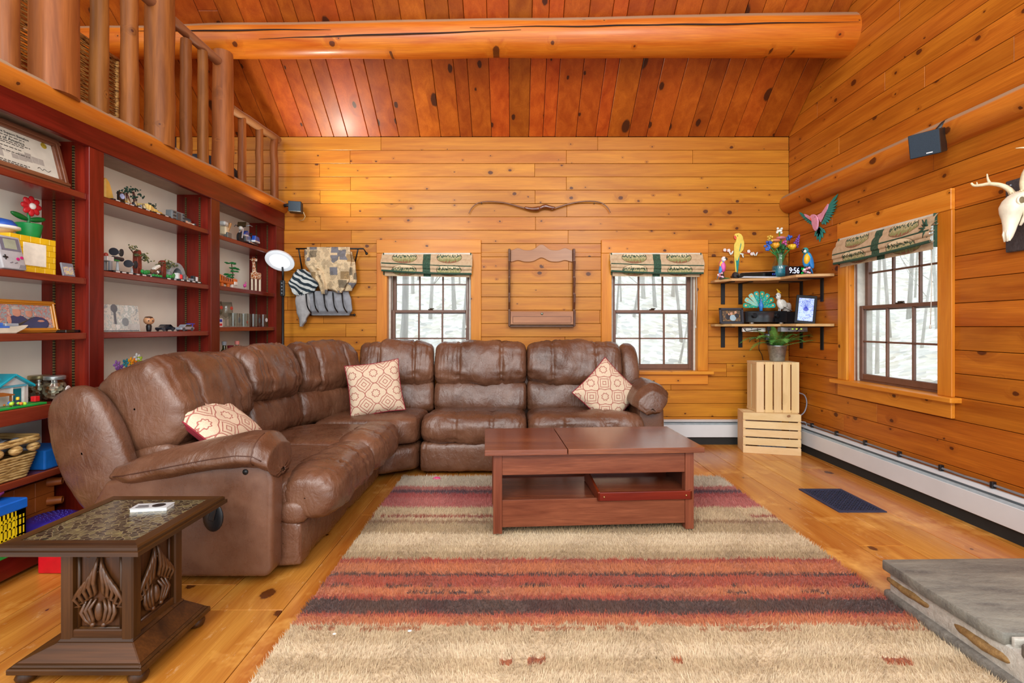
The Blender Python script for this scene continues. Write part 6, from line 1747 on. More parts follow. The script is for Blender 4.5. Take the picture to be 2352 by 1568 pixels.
# shelf 3: wooden photo frame, model boat, black slab
wf = thing('photo_frame', 'honey wood photo frame with a crowd picture on the left bookcase', 'picture frame', (-2.06, 1.985, S0[2] + E_), (math.radians(-10), 0, RB))
moulding(wf, .135, .14, .020, wood('honey_frame', 'd8962e', 'c07a1c', 1, 2, var=.04, rough=.35, coat=.3), .012)
MB().box(-.115, .115, -.007, -.004, .02, .12).build('print', printmat('crowd_photo', ['3a4a5a', 'a88a78', '8ab0b8', 'b85a4a', 'd8c8b8', '4a5a6a'], 70), wf)
fg = MB()
for (x_, z_, rx_, rz_, mi) in [(-.03, .04, .045, .036, 0), (.05, .04, .05, .03, 0), (-.03, .086, .017, .021, 1), (-.03, .105, .018, .008, 2), (.02, .084, .015, .018, 1), (.02, .098, .015, .007, 3), (.06, .05, .028, .010, 1), (-.062, .05, .010, .022, 1)]:
    fg.mat(mi).ell((x_, -.0075, z_), (rx_, .0008, rz_), nu=16, nv=6)
fg.build('figures', [K('3a4468'), K('c8907a'), K('b8b0a8'), K('a8a4a0')], wf, smooth=True)
mbt = thing('model_boat', 'small cream model hull with dark raised wing on the left bookcase', 'model', (-2.0, 1.86, S0[2] + E_), RB)
MB().prism([(-.10, .0), (.02, .0), (.055, .018), (.07, .034), (.02, .030), (-.10, .022)], (0, -.012, 0), (1, 0, 0), (0, 0, 1), (0, .024, 0)).build('hull', K('cfc4b0'), mbt, bevel=.003)
MB().prism([(.01, .026), (.10, .068), (.07, .052), (.03, .022)], (0, -.005, 0), (1, 0, 0), (0, 0, 1), (0, .006, 0)).build('wing', K('3a3630'), mbt)
MB().box(-.10, -.005, -.013, .012, .022, .030).box(-.08, -.03, -.013, .010, .030, .042).build('deck', [K('3a6ac0')], mbt, bevel=.001)
MB().box(-.02, .03, -.012, .012, .028, .040).build('cabin', K('9aa0a8'), mbt, bevel=.002)
MB().box(-2.10, -2.005, 2.105, 2.178, S0[2] + E_, S0[2] + .014).one('black_tablet', pm('gloss_black', '0c0c10', .12), 'thin glossy black tablet lying beside the honey wood frame', 'tablet', bevel=.002)

# shelf 4: brick cottage, jars
ct2 = thing('brick_cottage', 'toy-brick cottage with teal gabled roofs on a green baseplate', 'toy house', (-2.08, 1.80, S0[3] + E_), RB)
MB().box(-.22, .20, -.095, .09, 0, .008).build('baseplate', K('1f9a3c'), ct2, bevel=.001)
WALLC = K('d8cfc8'); ROOF = K('16a0b4', .35)
def house(x0, x1, ze, za, name):
    xm = (x0 + x1) / 2
    MB().prism([(x0, .008), (x1, .008), (x1, ze), (xm, za), (x0, ze)], (0, -.03, 0), (1, 0, 0), (0, 0, 1), (0, .10, 0)).build(name, WALLC, ct2)
    for s, xe in ((-1, x0 - .012), (1, x1 + .012)):
        dz = (za - ze) / (x1 - xm) * .012
        MB().add([(xm, -.05, za + .010), (xe, -.05, ze - dz + .006), (xe, .08, ze - dz + .006), (xm, .08, za + .010), (xm, -.05, za + .001), (xe, -.05, ze - dz - .004), (xe, .08, ze - dz - .004), (xm, .08, za + .001)], [(0,3,2,1),(4,5,6,7),(0,1,5,4),(1,2,6,5),(2,3,7,6),(3,0,4,7)]).build('roof', ROOF, ct2, bevel=.001)
house(-.16, .05, .122, .170, 'wall'); house(.055, .185, .085, .125, 'wall')
MB().box(-.075, -.055, .0, .02, .15, .185).box(-.08, -.05, -.005, .025, .185, .190).build('chimney', K('7a7a78'), ct2)
for (x_, z_) in ((-.06, .075), (-.10, .03)): MB().box(x_ - .02, x_ + .02, -.0325, -.03, z_, z_ + .028).build('window', K('302a28'), ct2); 
MB().box(-.085, -.035, -.036, -.03, .103, .110).build('awning', K('5aa0b4'), ct2); MB().box(.07, .17, -.04, -.03, .080, .088).build('awning', K('5aa0b4'), ct2)
MB().box(.125, .155, -.0325, -.03, .010, .072).build('door', K('12707c'), ct2); MB().box(.16, .165, -.036, -.03, .008, .08).build('pillar', K('e6e2da'), ct2); MB().box(.115, .12, -.036, -.03, .008, .08).build('pillar', K('e6e2da'), ct2)
MB().prism([(-.005, .058), (.045, .068), (.09, .056), (.09, .052), (-.005, .053)], (0, -.075, 0), (1, 0, 0), (0, 0, 1), (0, .035, 0)).box(.078, .083, -.07, -.065, .008, .055).build('porch', K('9a5a26'), ct2)
r1 = random.Random(5)
for k in range(34):
    x_, y_ = r1.uniform(-.2, .12), r1.uniform(-.09, -.045)
    MB().ell((x_, y_, .012 + r1.uniform(0, .012)), r1.uniform(.004, .008), nu=7, nv=5).build('garden_piece', K(r1.choice(['d82a2a', 'e8c02a', 'e87a2a', '3aa84a', 'e8e4dc', '2a6ac0', 'b8d83a', '8a4a2a'])), ct2, smooth=True)
for k in range(14): MB().ell((-.13 + r1.uniform(-.06, .09), -.06 + r1.uniform(-.012, .012), .045 + r1.uniform(-.012, .022)), (.013, .006, .004), (0, r1.uniform(-.6, .6), 0), 7, 5).build('tree_leaf', K('b8cc2a'), ct2)
MB().tube([(-.12, -.06, .008), (-.12, -.06, .05)], .005, 7).build('tree_trunk', K('6a3a1e'), ct2)
for (x_, c1, c2) in ((.02, 'e8c23a', '3a9ad0'), (.105, 'e8c23a', '2a3a4a'), (-.16, 'e8e4dc', '6a4a8a')):
    MB().mat(0).lathe([(.007, .008), (.006, .03), (0, .031)], (x_, -.07, 0), 8).mat(1).lathe([(.005, .031), (.006, .036), (.005, .042), (0, .043)], (x_, -.07, 0), 10).build('minifigure', [K(c2), K(c1)], ct2, smooth='auto')
MB().box(.175, .195, -.07, -.05, .012, .034).build('mailbox', K('d81e22'), ct2, bevel=.001)
JG = glassmat('jar_glass', 'eceee8', .07)
def coins(name, cols):
    m, t, b = _new(name); q = NT(t); geo = q.n('ShaderNodeNewGeometry')
    v = q.voro(geo.outputs['Position'], 75); cs = q.n('ShaderNodeSeparateColor'); q.l(v.outputs['Color'], cs.inputs[0])
    q.l(q.ramp(cs.outputs[0], [(i / (len(cols) - 1), lin(c)) for i, c in enumerate(cols)]), b.inputs['Base Color']); b.inputs['Metallic'].default_value = .5; b.inputs['Roughness'].default_value = .4
    q.bump(v.outputs['Distance'], .6, .01, b); return m
COIN = coins('coins', ['3a2418', '9a5a30', 'b8b0a4', '6a4028', 'd0c8bc', '7a4a2c'])
def jar(lab, loc, lidc, lbl):
    t = thing('glass_jar', lab, 'jar', loc, RB, 'glass jars on the bookcase')
    MB().lathe([(.034, 0), (.044, .010), (.045, .060), (.040, .080), (.034, .090), (.034, .096), (.031, .096), (.031, .089), (.042, .06), (.041, .012), (0, .004)], (0, 0, 0), 26).build('glass', JG, t, smooth=True)
    MB().lathe([(.030, .006), (.040, .013), (.041, .058), (.034, .078), (0, .080)], (0, 0, 0), 22).build('coins', COIN, t, smooth=True)
    MB().lathe([(.037, .092), (.038, .094), (.038, .106), (.035, .109), (0, .109)], (0, 0, 0), 26).build('lid', K(lidc, .3, metal=.8), t, smooth='auto')
    if lbl: MB().ell((.018, -.0425, .045), (.022, .004, .018), (0, 0, .35), 16, 8).build('label', K('dcd6d4', .7), t, smooth=True)
jar('glass coin jar with silver lid and white oval label', (-2.045, 2.095, S0[3] + E_), 'b8bcba', True)
jar('glass coin jar with dull gold lid behind the labelled jar', (-2.138, 2.118, S0[3] + E_), 'a89a70', False)

# lower shelves: basket, blue box
BASK = wickermat('basket_weave', ('b08648', 'd8b478', '6a4820'), 1)
bkt = thing('wicker_basket', 'tan wicker basket with knotted balls on the lower left shelf', 'basket', (-2.07, 1.80, S0[4] + E_), RB)
hx0, hy0 = .155, .085
for i in range(9):
    z = .006 + i * .0105; e = .82 + .16 * i / 8
    pts = [(hx0 * e * a, hy0 * e * b_, z) for a, b_ in [(-1, -1), (-.5, -1.05), (0, -1.06), (.5, -1.05), (1, -1), (1.04, 0), (1, 1), (0, 1.05), (-1, 1), (-1.04, 0), (-1, -1)]]
    MB().tube(spl(pts, 40), .0068, 6, flat=.85).build('weave_row', BASK, bkt, smooth=True)
for k in range(5): MB().ell((-.14 + .07 * k, -hy0 * 1.04, .118), (.024, .018, .019), nu=14, nv=10).build('rope_knot', BASK, bkt, smooth=True)
for z, r_ in ((.143, .009), (.155, .007)):
    pts = [(hx0 * 1.03 * a, hy0 * 1.02 * b_, z + .004 * abs(a)) for a, b_ in [(-1, -1), (-.5, -1.05), (0, -1.06), (.5, -1.05), (1, -1), (1.04, 0), (1, 1), (0, 1.05), (-1, 1), (-1.04, 0), (-1, -1)]]
    MB().tube(spl(pts, 44), r_, 7).build('rim', BASK, bkt, smooth=True)
MB().box(-.12, .12, -.065, .065, .004, .02).build('bottom', BASK, bkt)
def cb(u, v): return Vector((-.145 + .29 * u, -.075 + .15 * v, .135 + .03 * noise.noise(Vector((u * 5, v * 4, 2))) + .02 * math.sin(PI * u)))
mm_ = MB().grid(cb, 24, 16); mm_.grid(lambda u, v: cb(u, v) + Vector((0, 0, -.03)), 24, 16)
o = mm_.build('cloth', pm('blue_grey_cloth', '7a828c', .9, var=.3, vs=30), bkt, smooth=True)
MB().box(-2.16, -1.995, 2.0, 2.14, S0[4] + E_, S0[4] + .085).one('blue_box', K('1a6ac0', .4), 'plain blue plastic box beside the wicker basket', 'box', bevel=.006, seg=2)
# bottom level
ZB = .121
mb_ = thing('blue_toy_building', 'light blue toy building block with dark openings at the bottom shelf back', 'toy', (-2.165, 1.97, ZB), RB)
MB().box(-.13, .17, -.012, .012, 0, .225).build('wall', K('7ab0d0', .4), mb_, bevel=.002)
for x_ in (-.10, .0, .09): MB().box(x_, x_ + .035, -.0135, -.012, .175, .21).build('opening', K('0c1014'), mb_)
ot = thing('orange_toy_wall', 'orange-brown toy brick wall with two stub pipes on the bottom shelf', 'toy', (-2.10, 2.0, ZB), RB)
for i in range(3):
    for j in range(2): MB().box(-.13 + .087 * i, -.13 + .087 * (i + 1) - .001, -.02, .02, .07 + .065 * j, .07 + .065 * (j + 1) - .001).build('brick', K('a8561e', .45), ot, bevel=.002)
MB().box(-.13, .13, -.02, .02, 0, .069).build('lower_wall', K('a8561e', .45), ot)
for z_ in (.185, .10): MB().lathe([(.020, 0), (.016, .05), (.012, .05), (.014, 0)], (.10, -.02, z_), 18, (.5, -1, 0)).build('pipe', K('a8561e', .45), ot, smooth='auto')
pdsc = thing('balance_disc', 'purple inflated balance disc on the bottom shelf', 'balance disc', (-1.985, 2.02, ZB), RB)
PUR = pm('purple_rubber', '3a2890', .3, coat=.2)
MB().lathe([(0, .0), (.085, .006), (.105, .032), (.098, .055), (.07, .068), (0, .07)], (0, 0, 0), 32).build('disc', PUR, pdsc, smooth=True)
m = MB()
for r_ in (.02, .035, .05, .065, .08):
    for k in range(int(r_ * 400)): an = k * 2 * PI / int(r_ * 400); m.ell((r_ * math.cos(an), r_ * math.sin(an), .069 - max(0, r_ - .06) * .5), .0035, nu=5, nv=4)
m.build('nubs', PUR, pdsc, smooth=True)
ycr = thing('toy_crate', 'yellow toy crate with blue rim and green bottom on the bottom shelf', 'toy crate', (-2.02, 1.75, ZB), RB)
MB().box(-.13, .115, -.095, .09, 0, .022).build('bottom', K('17923a'), ycr, bevel=.003)
MB().box(-.13, .115, -.095, .09, .165, .205).build('rim', K('1a62c4'), ycr, bevel=.004)
sd = MB()
for z0, z1 in ((.022, .045), (.145, .165), (.065, .072), (.100, .107), (.128, .133)): sd.box(-.125, .11, -.09, -.084, z0, z1)
for k in range(16): sd.box(-.125 + .0145 * k, -.125 + .0145 * k + .006, -.09, -.084, .022, .165)
sd.box(.075, .11, -.09, -.084, .022, .165).box(.104, .11, -.09, .085, .022, .165).box(-.125, -.119, -.09, .085, .022, .165).box(-.125, .11, .08, .085, .022, .165)
sd.build('slotted_side', K('eccc1a'), ycr)
MB().box(-.11, .10, -.07, .07, .023, .12).build('contents', K('2a3a30'), ycr)
tt = thing('toy_mallet', 'orange and purple toy mallet sticking out of the yellow crate', 'toy', (-2.0, 1.80, ZB + .207), RB)
MB().tube([(-.05, 0, .012), (.0, 0, .025), (.045, 0, .045)], [.013, .013, .012], 10).build('grip', K('e8a81e'), tt, smooth=True)
MB().ell((-.05, 0, .012), (.022, .02, .014)).build('ball', K('c84a9a'), tt, smooth=True)
MB().tube([(-.03, -.012, .008), (.03, -.012, .028)], [.012, .006], 8).build('accent', K('a84a90'), tt, smooth=True)
MB().box(-1.925, -1.775, 1.90, 2.03, E_, .085).one('red_box', K('c81420', .4), 'plain red plastic box on the floor by the sofa', 'box', bevel=.006, seg=2)

# ---- middle bay dioramas ------------------------------------------------------
def brickbase(t, x0, x1, y0, y1, tiles=3, c='17181c'):
    MB().box(x0, x1, y0, y1, 0, .012).build('base', K(c), t, bevel=.001)
    for k in range(tiles):
        x_ = x0 + (x1 - x0) * (k + .5) / tiles; MB().box(x_ - .012, x_ + .012, y0 - .0012, y0, .003, .010).build('name_tile', K('d8d8d4'), t)
def leafcloud(t, cs, col, n, r, rr, name='foliage'):
    m = MB()
    for k in range(n):
        c = rr.choice(cs); m.ell((c[0] + rr.gauss(0, r), c[1] + rr.gauss(0, r * .6), c[2] + rr.gauss(0, r * .45)), (rr.uniform(.004, .008), .004, .003), (rr.uniform(-1, 1), rr.uniform(-1, 1), rr.uniform(0, 3)), 6, 4)
    m.build(name, K(col), t)
rr = random.Random(12)
DG = 'dioramas on the middle bookcase shelves'
XD = -2.065
def dio(name, lab, px, z, cat='toy diorama'):
    return thing(name, lab, cat, (XD, bY(px, XD), z + E_), RB, DG)
t = dio('desert_diorama', 'sandy toy-brick canyon with a planet tile on the middle top shelf', 256, S1[0]); brickbase(t, -.06, .055, -.06, .05, 2)
MB().prism([(-.06, .012), (.0, .012), (-.015, .06), (-.03, .10), (-.05, .12), (-.06, .11)], (0, -.02, 0), (1, 0, 0), (0, 0, 1), (0, .05, 0)).build('cliff', K('d8a84a', .6), t, bevel=.006)
MB().box(-.028, .012, -.06, -.052, .014, .056).build('planet_tile', K('141418'), t); MB().lathe([(0, 0), (.014, 0), (.014, .002), (0, .002)], (-.006, -.060, .036), 18, (0, -1, 0)).build('planet', pm('planet_blue', '9aa8d0', .5, var=.4, vs=90), t)
for k in range(9): MB().obox((.012 + .004 * k, rr.uniform(-.05, 0), .016 + .003 * rr.random()), (.02, .012, .012), (0, 0, rr.uniform(0, 2))).build('rock', K(rr.choice(['d88a3a', 'e86a1e', 'c8a050', '8a6a3a'])), t, bevel=.002)
t = dio('hangar_diorama', 'orange and white toy fighter diorama under two drooping dark trees', 298, S1[0]); brickbase(t, -.085, .075, -.06, .05, 3)
for k in range(9): MB().tube([(-.09 + .018 * k, -.04 + .01 * (k % 2), .016), (-.075 + .018 * k, -.02, .024 + .01 * (k % 3))], [.007, .006], 7).build('craft_piece', K(rr.choice(['e86a1e', 'e8e2d8', 'f08030', '3a3c44', 'c8b088', '9aa0b0'])), t, smooth=True)
for (x_, hh_) in ((-.01, .085), (.035, .105)):
    MB().tube([(x_ + .02, .01, .012), (x_ + .012, .01, hh_ * .6), (x_, .01, hh_)], [.009, .008, .005], 7).build('trunk', K('5a3228'), t, smooth=True)
    leafcloud(t, [(x_ - .03, .0, hh_ + .002), (x_, .0, hh_ + .012), (x_ + .035, 0, hh_ - .012), (x_ - .045, 0, hh_ - .012)], '24483a', 46, .011, rr)
t = dio('dune_diorama', 'tan toy-brick dune with dark scrub on the middle top shelf', 348, S1[0]); brickbase(t, -.06, .07, -.06, .05, 2)
for k in range(10): u = k / 9; MB().obox((-.065 + .13 * u, -.01 + .01 * rr.random(), .012 + .036 * (1 - u) / 2), (.03, .06, .036 * (1 - u) + .008), (0, rr.uniform(-.2, .2), rr.uniform(-.3, .3))).build('dune_block', K(rr.choice(['d8b45a', 'e0c070', 'c89a48']), .6), t, bevel=.004)
leafcloud(t, [(.0, .0, .06), (.025, .0, .045)], '26402e', 40, .014, rr, 'scrub')
t = dio('trench_diorama', 'grey toy-brick wall slabs and gunner on the middle top shelf', 424, S1[0])
t.location.x = -2.08
brickbase(t, -.13, .10, -.05, .05, 3)
MB().box(-.115, -.005, -.02, .02, .012, .075).build('wall', K('7c8488'), t, bevel=.002)
for z_ in (.02, .04, .06):
    for x_ in (-.105, -.025): MB().box(x_, x_ + .018, -.026, -.02, z_, z_ + .008).build('vent', K('3a3e42'), t)
MB().box(-.075, -.045, -.024, -.02, .016, .066).build('panel', K('50565c'), t)
MB().box(.0, .10, .015, .025, .012, .064).build('back_wall', K('4a4e52'), t); MB().box(.0, .10, .012, .015, .02, .028).box(.0, .10, .012, .015, .044, .052).build('grating', K('777c80'), t)
for k in range(8): MB().obox((.01 + .011 * k, -.02 + .02 * rr.random(), .02 + .01 * rr.random()), (.012, .012, .018), (0, rr.uniform(-.6, .6), rr.uniform(0, 2))).build('rubble', K(rr.choice(['e0dcd4', '8a8c90', 'd8a88a', '3a3c40'])), t, bevel=.001)
# second shelf
t = dio('walker_model', 'small white and grey toy walker at the shelf left end', 247, S1[1], 'toy model'); brickbase(t, -.02, .025, -.05, .04, 1)
for s in (-1, 1): MB().obox((.0, s * .014, .035), (.016, .012, .05)).build('leg', K('8a8c90'), t, bevel=.001)
MB().obox((0, 0, .072), (.04, .035, .024)).build('hull', K('d8d0c8'), t, bevel=.002); MB().ell((-.01, 0, .09), (.01, .01, .012)).build('pilot', K('a83a2a'), t, smooth=True)
def hexship(px, lab, hgt, extra):
    t = dio('drone_model', lab, px, S1[1], 'toy model')
    brickbase(t, -.04, .045, -.05, .04, 2)
    MB().tube([(0, 0, .01), (0, 0, hgt - .02)], [.008, .003], 8).build('stand', K('b8c0c4', .2), t)
    for s in (-1, 1):
        MB().lathe([(0, -.002), (.020, -.002), (.020, .002), (0, .002)], (s * .019, -.004 * s, hgt), 24, (s * .9, -.45, 0)).build('disc_panel', K('23252e'), t)
    MB().ell((0, 0, hgt), .010).build('cockpit', K('6a7078'), t, smooth=True)
    if extra: MB().tube([(-.03, 0, hgt - .034), (.03, 0, hgt - .034)], .011, 8).build('lower_pod', K('2c2e36'), t); MB().box(-.03, .0, -.012, .012, hgt - .048, hgt - .042).build('grass_tile', K('2a8a3c'), t)
hexship(270, 'taller twin-disc toy drone on a clear stand', .115, True); hexship(303, 'shorter twin-disc toy drone on a clear stand', .065, False)
def redtree(px, lab, hh_, sp):
    t = dio('redwood_diorama', lab, px, S1[1])
    brickbase(t, -.05, .06, -.055, .045, 2)
    MB().prism([(-.017, .012), (.017, .012), (.015, hh_), (.006, hh_ + .014), (-.004, hh_ + .008), (-.014, hh_)], (0, -.012, 0), (1, 0, 0), (0, 0, 1), (0, .028, 0)).build('trunk', pm('red_trunk', '7a3020', .6, var=.4, vs=70), t, bevel=.002)
    for (a, b_) in sp: MB().tube([(0, 0, hh_ - .02), (a * .5, 0, (hh_ - .02 + b_) / 2 - .006), (a, 0, b_)], [.004, .003, .002], 6).build('branch', K('5a3a26'), t)
    leafcloud(t, [(a, -.01, b_) for a, b_ in sp] + [(a * .6, -.012, b_ * .6 + hh_ * .4) for a, b_ in sp], '4a5634', 60, .014, rr); leafcloud(t, [(a, -.012, b_ + .004) for a, b_ in sp], '7a7a44', 26, .013, rr)
    for k in range(5): MB().ell((rr.uniform(-.04, .05), -.04, .02 + .012 * rr.random()), (.010, .008, .012)).build('shrub', K(rr.choice(['1f8a3c', '2a9a48', '3a7a34'])), t)
redtree(316, 'tall red-trunk toy tree with wide branches and green shrubs', .135, [(-.055, .15), (.03, .118), (.055, .095), (-.02, .11)])
redtree(373, 'shorter red-trunk toy tree beside the grey arch', .105, [(-.045, .085), (.045, .112), (.03, .08), (.075, .095)])
t = dio('speeder_model', 'tilted brown and white toy craft between the two red trees', 340, S1[1], 'toy model')
t.location.x = -2.03
MB().obox((0, 0, .045), (.075, .03, .016), (0, -.5, 0)).build('hull', K('6a4a34'), t, bevel=.003); MB().obox((.01, -.004, .062), (.05, .022, .016), (0, -.55, 0)).build('top', K('ded8cc'), t, bevel=.004)
for k in range(4): MB().obox((-.02 + .014 * k, -.012, .024 + .006 * k), (.014, .012, .012), (0, .4, 0)).build('detail', K(['2a2c30', '5a3a2a', 'e0dcd4', '3a3a3a'][k]), t, bevel=.001)
MB().box(-.045, .045, -.03, .03, 0, .008).build('base', K('1a1c20'), t); 
for k in range(4): MB().ell((-.035 + .018 * k, -.022, .012), (.010, .008, .009)).build('shrub', K('1f8a3c'), t)
ar = dio('arch_diorama', 'grey half-ring toy arch with a small craft inside', 404, S1[1])
brickbase(ar, -.075, .075, -.013, .045, 3)
for k in range(7):
    a0, a1 = PI * k / 7 + .01, PI * (k + 1) / 7 - .01
    ring_ = [(.075 * math.cos(a), .012 + .105 * math.sin(a)) for a in (a0, (a0+a1)/2, a1)] + [(.048 * math.cos(a), .012 + .072 * math.sin(a)) for a in (a1, (a0+a1)/2, a0)]
    MB().prism(ring_, (0, -.012, 0), (1, 0, 0), (0, 0, 1), (0, .05, 0)).build('arch_block', K('9aa0a2'), ar, bevel=.001)
MB().prism([(.047 * math.cos(a), .012 + .07 * math.sin(a)) for a in [PI * k / 14 for k in range(15)]], (0, .034, 0), (1, 0, 0), (0, 0, 1), (0, .004, 0)).build('inner_wall', K('5a6066'), ar)
for a in (.5, .9, 1.3, 1.8): MB().tube([(0, .03, .02), (.05 * math.cos(a), .03, .012 + .068 * math.sin(a))], .002, 5).build('strut', K('a8a488'), ar)
MB().obox((-.01, -.005, .03), (.06, .02, .022)).build('craft', K('26262a'), ar, bevel=.003)
t = dio('vehicle_diorama', 'row of small grey and white toy vehicles with a red cap piece', 426, S1[1]); t.location.x = -2.02; t.location.y = 2.90
brickbase(t, -.10, .10, -.03, .03, 4)
for k, (c_, h_) in enumerate((('d8d8d6', .036), ('e02828', .03), ('6a6e74', .03), ('b8bcc0', .024), ('8a9098', .014), ('8a9098', .014), ('2a2c30', .034), ('e0e0de', .03))): MB().obox((-.085 + .024 * k, rr.uniform(-.012, .004), .012 + h_ / 2), (.018, .022, h_)).build('vehicle_piece', K(c_), t, bevel=.004 if k == 1 else .0015)
# third shelf
bx = thing('display_print', 'pale printed panel picture leaning on the middle third shelf', 'print', (-2.06, bY(276, -2.06), S1[2] + E_), (math.radians(-6), 0, RB))
MB().box(-.135, .13, -.004, .004, 0, .142).build('panel', printmat('pale_print', ['c8d4d0', 'f0f0ea', 'b0c0bc', 'e4e0d4', '90a0a4', 'f4f4f0'], 22), bx, bevel=.001)
MB().box(.045, .128, -.0048, -.004, .012, .042).build('caption', K('c4c8c4', .6), bx); MB().lathe([(.018, 0), (.022, 0), (.022, .001), (.018, .001)], (.035, -.004, .052), 18, (0, -1, 0)).build('printed_wheel', K('8a9498'), bx); MB().box(-.13, .12, -.0048, -.004, .003, .008).build('border', K('6a7880'), bx)
bx2 = MB().box(-.035, -.02, -.0048, -.004, .04, .12).lathe([(0, 0), (.022, 0), (0, .001)], (-.028, -.004, .122), 10, (0, -1, 0)).build('printed_figure', K('6a7078'), bx)
vf = thing('vinyl_figure', 'small big-headed vinyl figure in dark clothes beside the pale print', 'figurine', (-2.06, 2.655, S1[2] + E_), RB - .5)
MB().lathe([(.010, 0), (.012, .008), (.014, .03), (.009, .042), (0, .044)], (0, 0, 0), 12).build('body', K('1e1c1e'), vf, smooth=True)
MB().ell((0, 0, .062), (.026, .022, .024), nu=18, nv=12).build('head', K('d09a6e'), vf, smooth=True)
MB().lathe([(.0225, 0), (.018, .012), (0, .016)], (0, .002, .070), 16).build('hair', K('3a2a20'), vf, smooth=True)
for s in (-1, 1): MB().ell((s * .010, -.021, .060), (.003, .002, .004)).build('eye', K('0c0c0c'), vf)
def car(lab, y, c_, spoil, xo=-2.04):
    t = thing('model_car', lab, 'model car', (xo, y, S1[2] + E_), RB, 'model cars')
    MB().prism([(-.055, .008), (.058, .008), (.062, .022), (.045, .026), (.024, .041), (-.014, .041), (-.030, .027), (-.056, .022)], (0, -.02, 0), (1, 0, 0), (0, 0, 1), (0, .04, 0)).build('body', K(c_, .2, coat=.6, metal=.3), t, bevel=.003, seg=2)
    MB().prism([(.020, .028), (.036, .028), (.024, .038), (-.012, .038), (-.024, .028)], (0, -.0205, 0), (1, 0, 0), (0, 0, 1), (0, .041, 0)).build('windows', K('14161c', .1), t)
    for x_ in (-.035, .038):
        for y_ in (-.021, .016): MB().lathe([(0, 0), (.010, 0), (.0115, .002), (.0115, .005), (0, .005)], (x_, y_ + .005, .011), 14, (0, -1, 0)).build('wheel', K('4a4c52', .4), t)
    if spoil: MB().box(.040, .066, -.019, .019, .043, .047).box(.050, .054, -.015, -.012, .026, .043).box(.050, .054, .012, .015, .026, .043).build('spoiler', K('2a4ac0'), t)
car('silver model car with blue rear spoiler on the third shelf', 2.915, 'a0aab8', True); car('dark muscle model car behind the silver one', 2.845, '2c3644', False, -2.11)
# fourth shelf flowers
bf = thing('brick_flowers', 'purple orange and lime brick flowers peeking above the sofa back', 'toy flowers', (-2.05, 2.50, S1[3] + E_), RB)
MB().box(-.09, .10, -.03, .03, 0, .02).build('base', K('1c1c20'), bf, bevel=.002)
for (x_, z_, c_) in ((-.07, .13, '9a6ab8'), (-.05, .11, '7a4aa0'), (-.015, .135, '2a8a9a'), (.015, .14, 'f0a81e'), (.04, .135, 'f08a1e'), (.075, .145, 'a8d03a'), (.06, .16, 'dfe8e8')):
    MB().tube([(x_, 0, .02), (x_, 0, z_)], .0022, 5).build('stem', K('2a6a34'), bf)
    m = MB()
    for k in range(5): an = k * 1.257 + x_ * 9; m.ell((x_ + .014 * math.cos(an), 0, z_ + .014 * math.sin(an)), (.012, .003, .008), (0, -an, 0), 8, 5)
    m.build('petals', K(c_), bf, smooth=True)

# ---- far bay --------------------------------------------------------------------
mc = thing('model_motorcycle', 'blue and white toy-brick touring motorcycle on the far top shelf', 'model motorcycle', (-2.06, 3.62, S2[0] + E_), RB + .12)
for x_ in (-.10, .085): MB().lathe([(.030, -.008), (.042, -.008), (.042, .008), (.030, .008)], (x_, 0, .042), 24, (0, 1, 0)).build('tyre', K('1c1c1e', .7), mc, smooth='auto'); MB().lathe([(0, -.004), (.030, -.006), (.030, .006), (0, .004)], (x_, 0, .042), 20, (0, 1, 0)).build('wheel', K('c8ccd0', .3, metal=.6), mc, smooth='auto')
MB().prism([(-.04, .03), (.05, .03), (.06, .06), (.02, .085), (-.05, .08)], (0, -.02, 0), (1, 0, 0), (0, 0, 1), (0, .04, 0)).build('engine', K('9aa2a8', .3, metal=.7), mc, bevel=.003)
MB().prism([(-.075, .085), (-.02, .115), (.01, .10), (.0, .078), (-.06, .072)], (0, -.022, 0), (1, 0, 0), (0, 0, 1), (0, .044, 0)).build('tank', K('2a50a8', .25, coat=.5), mc, bevel=.006, seg=2)
MB().prism([(-.08, .075), (-.02, .082), (.0, .072), (-.06, .064)], (0, -.0235, 0), (1, 0, 0), (0, 0, 1), (0, .047, 0)).build('tank_flash', K('e4e8ec'), mc, bevel=.002)
MB().prism([(.0, .085), (.045, .085), (.075, .10), (.07, .115), (.04, .10), (.0, .10)], (0, -.018, 0), (1, 0, 0), (0, 0, 1), (0, .036, 0)).build('seat', K('26282c', .6), mc, bevel=.004)
for s in (-1, 1):
    MB().prism([(.035, .045), (.12, .042), (.125, .06), (.115, .088), (.045, .092)], (0, s * .022, 0), (1, 0, 0), (0, 0, 1), (0, s * .03, 0)).build('saddlebag', K('2450b4', .25, coat=.5), mc, bevel=.006, seg=2)
    MB().box(.035, .125, s * .022, s * .0525, .040, .054).build('saddlebag_trim', K('e4e8ec'), mc, bevel=.002)
    MB().tube([(-.02, s * .03, .028), (.12, s * .034, .026)], [.006, .008], 8).build('exhaust', K('d0d4d8', .2, metal=.9), mc, smooth=True)
    MB().tube([(-.10, s * .012, .042), (-.075, s * .012, .125)], .005, 7).build('fork', K('c8ccd0', .25, metal=.8), mc)
    MB().tube([(-.075, s * .008, .128), (-.06, s * .05, .148), (-.045, s * .065, .140)], .0035, 6).build('handlebar', K('8a9096', .3, metal=.7), mc, smooth=True)
MB().ell((-.092, 0, .118), (.016, .016, .016)).build('headlamp', K('e0e0d8', .2), mc, smooth=True)
MB().prism([(-.085, .13), (-.07, .17), (-.064, .17), (-.076, .13)], (0, -.03, 0), (1, 0, 0), (0, 0, 1), (0, .06, 0)).build('windscreen', glassmat('tinted_screen', 'b8b4a0', .2), mc)
m2 = thing('model_trike', 'cream and tan toy figure model left of the motorcycle', 'model', (-2.03, 3.30, S2[0] + E_), RB)
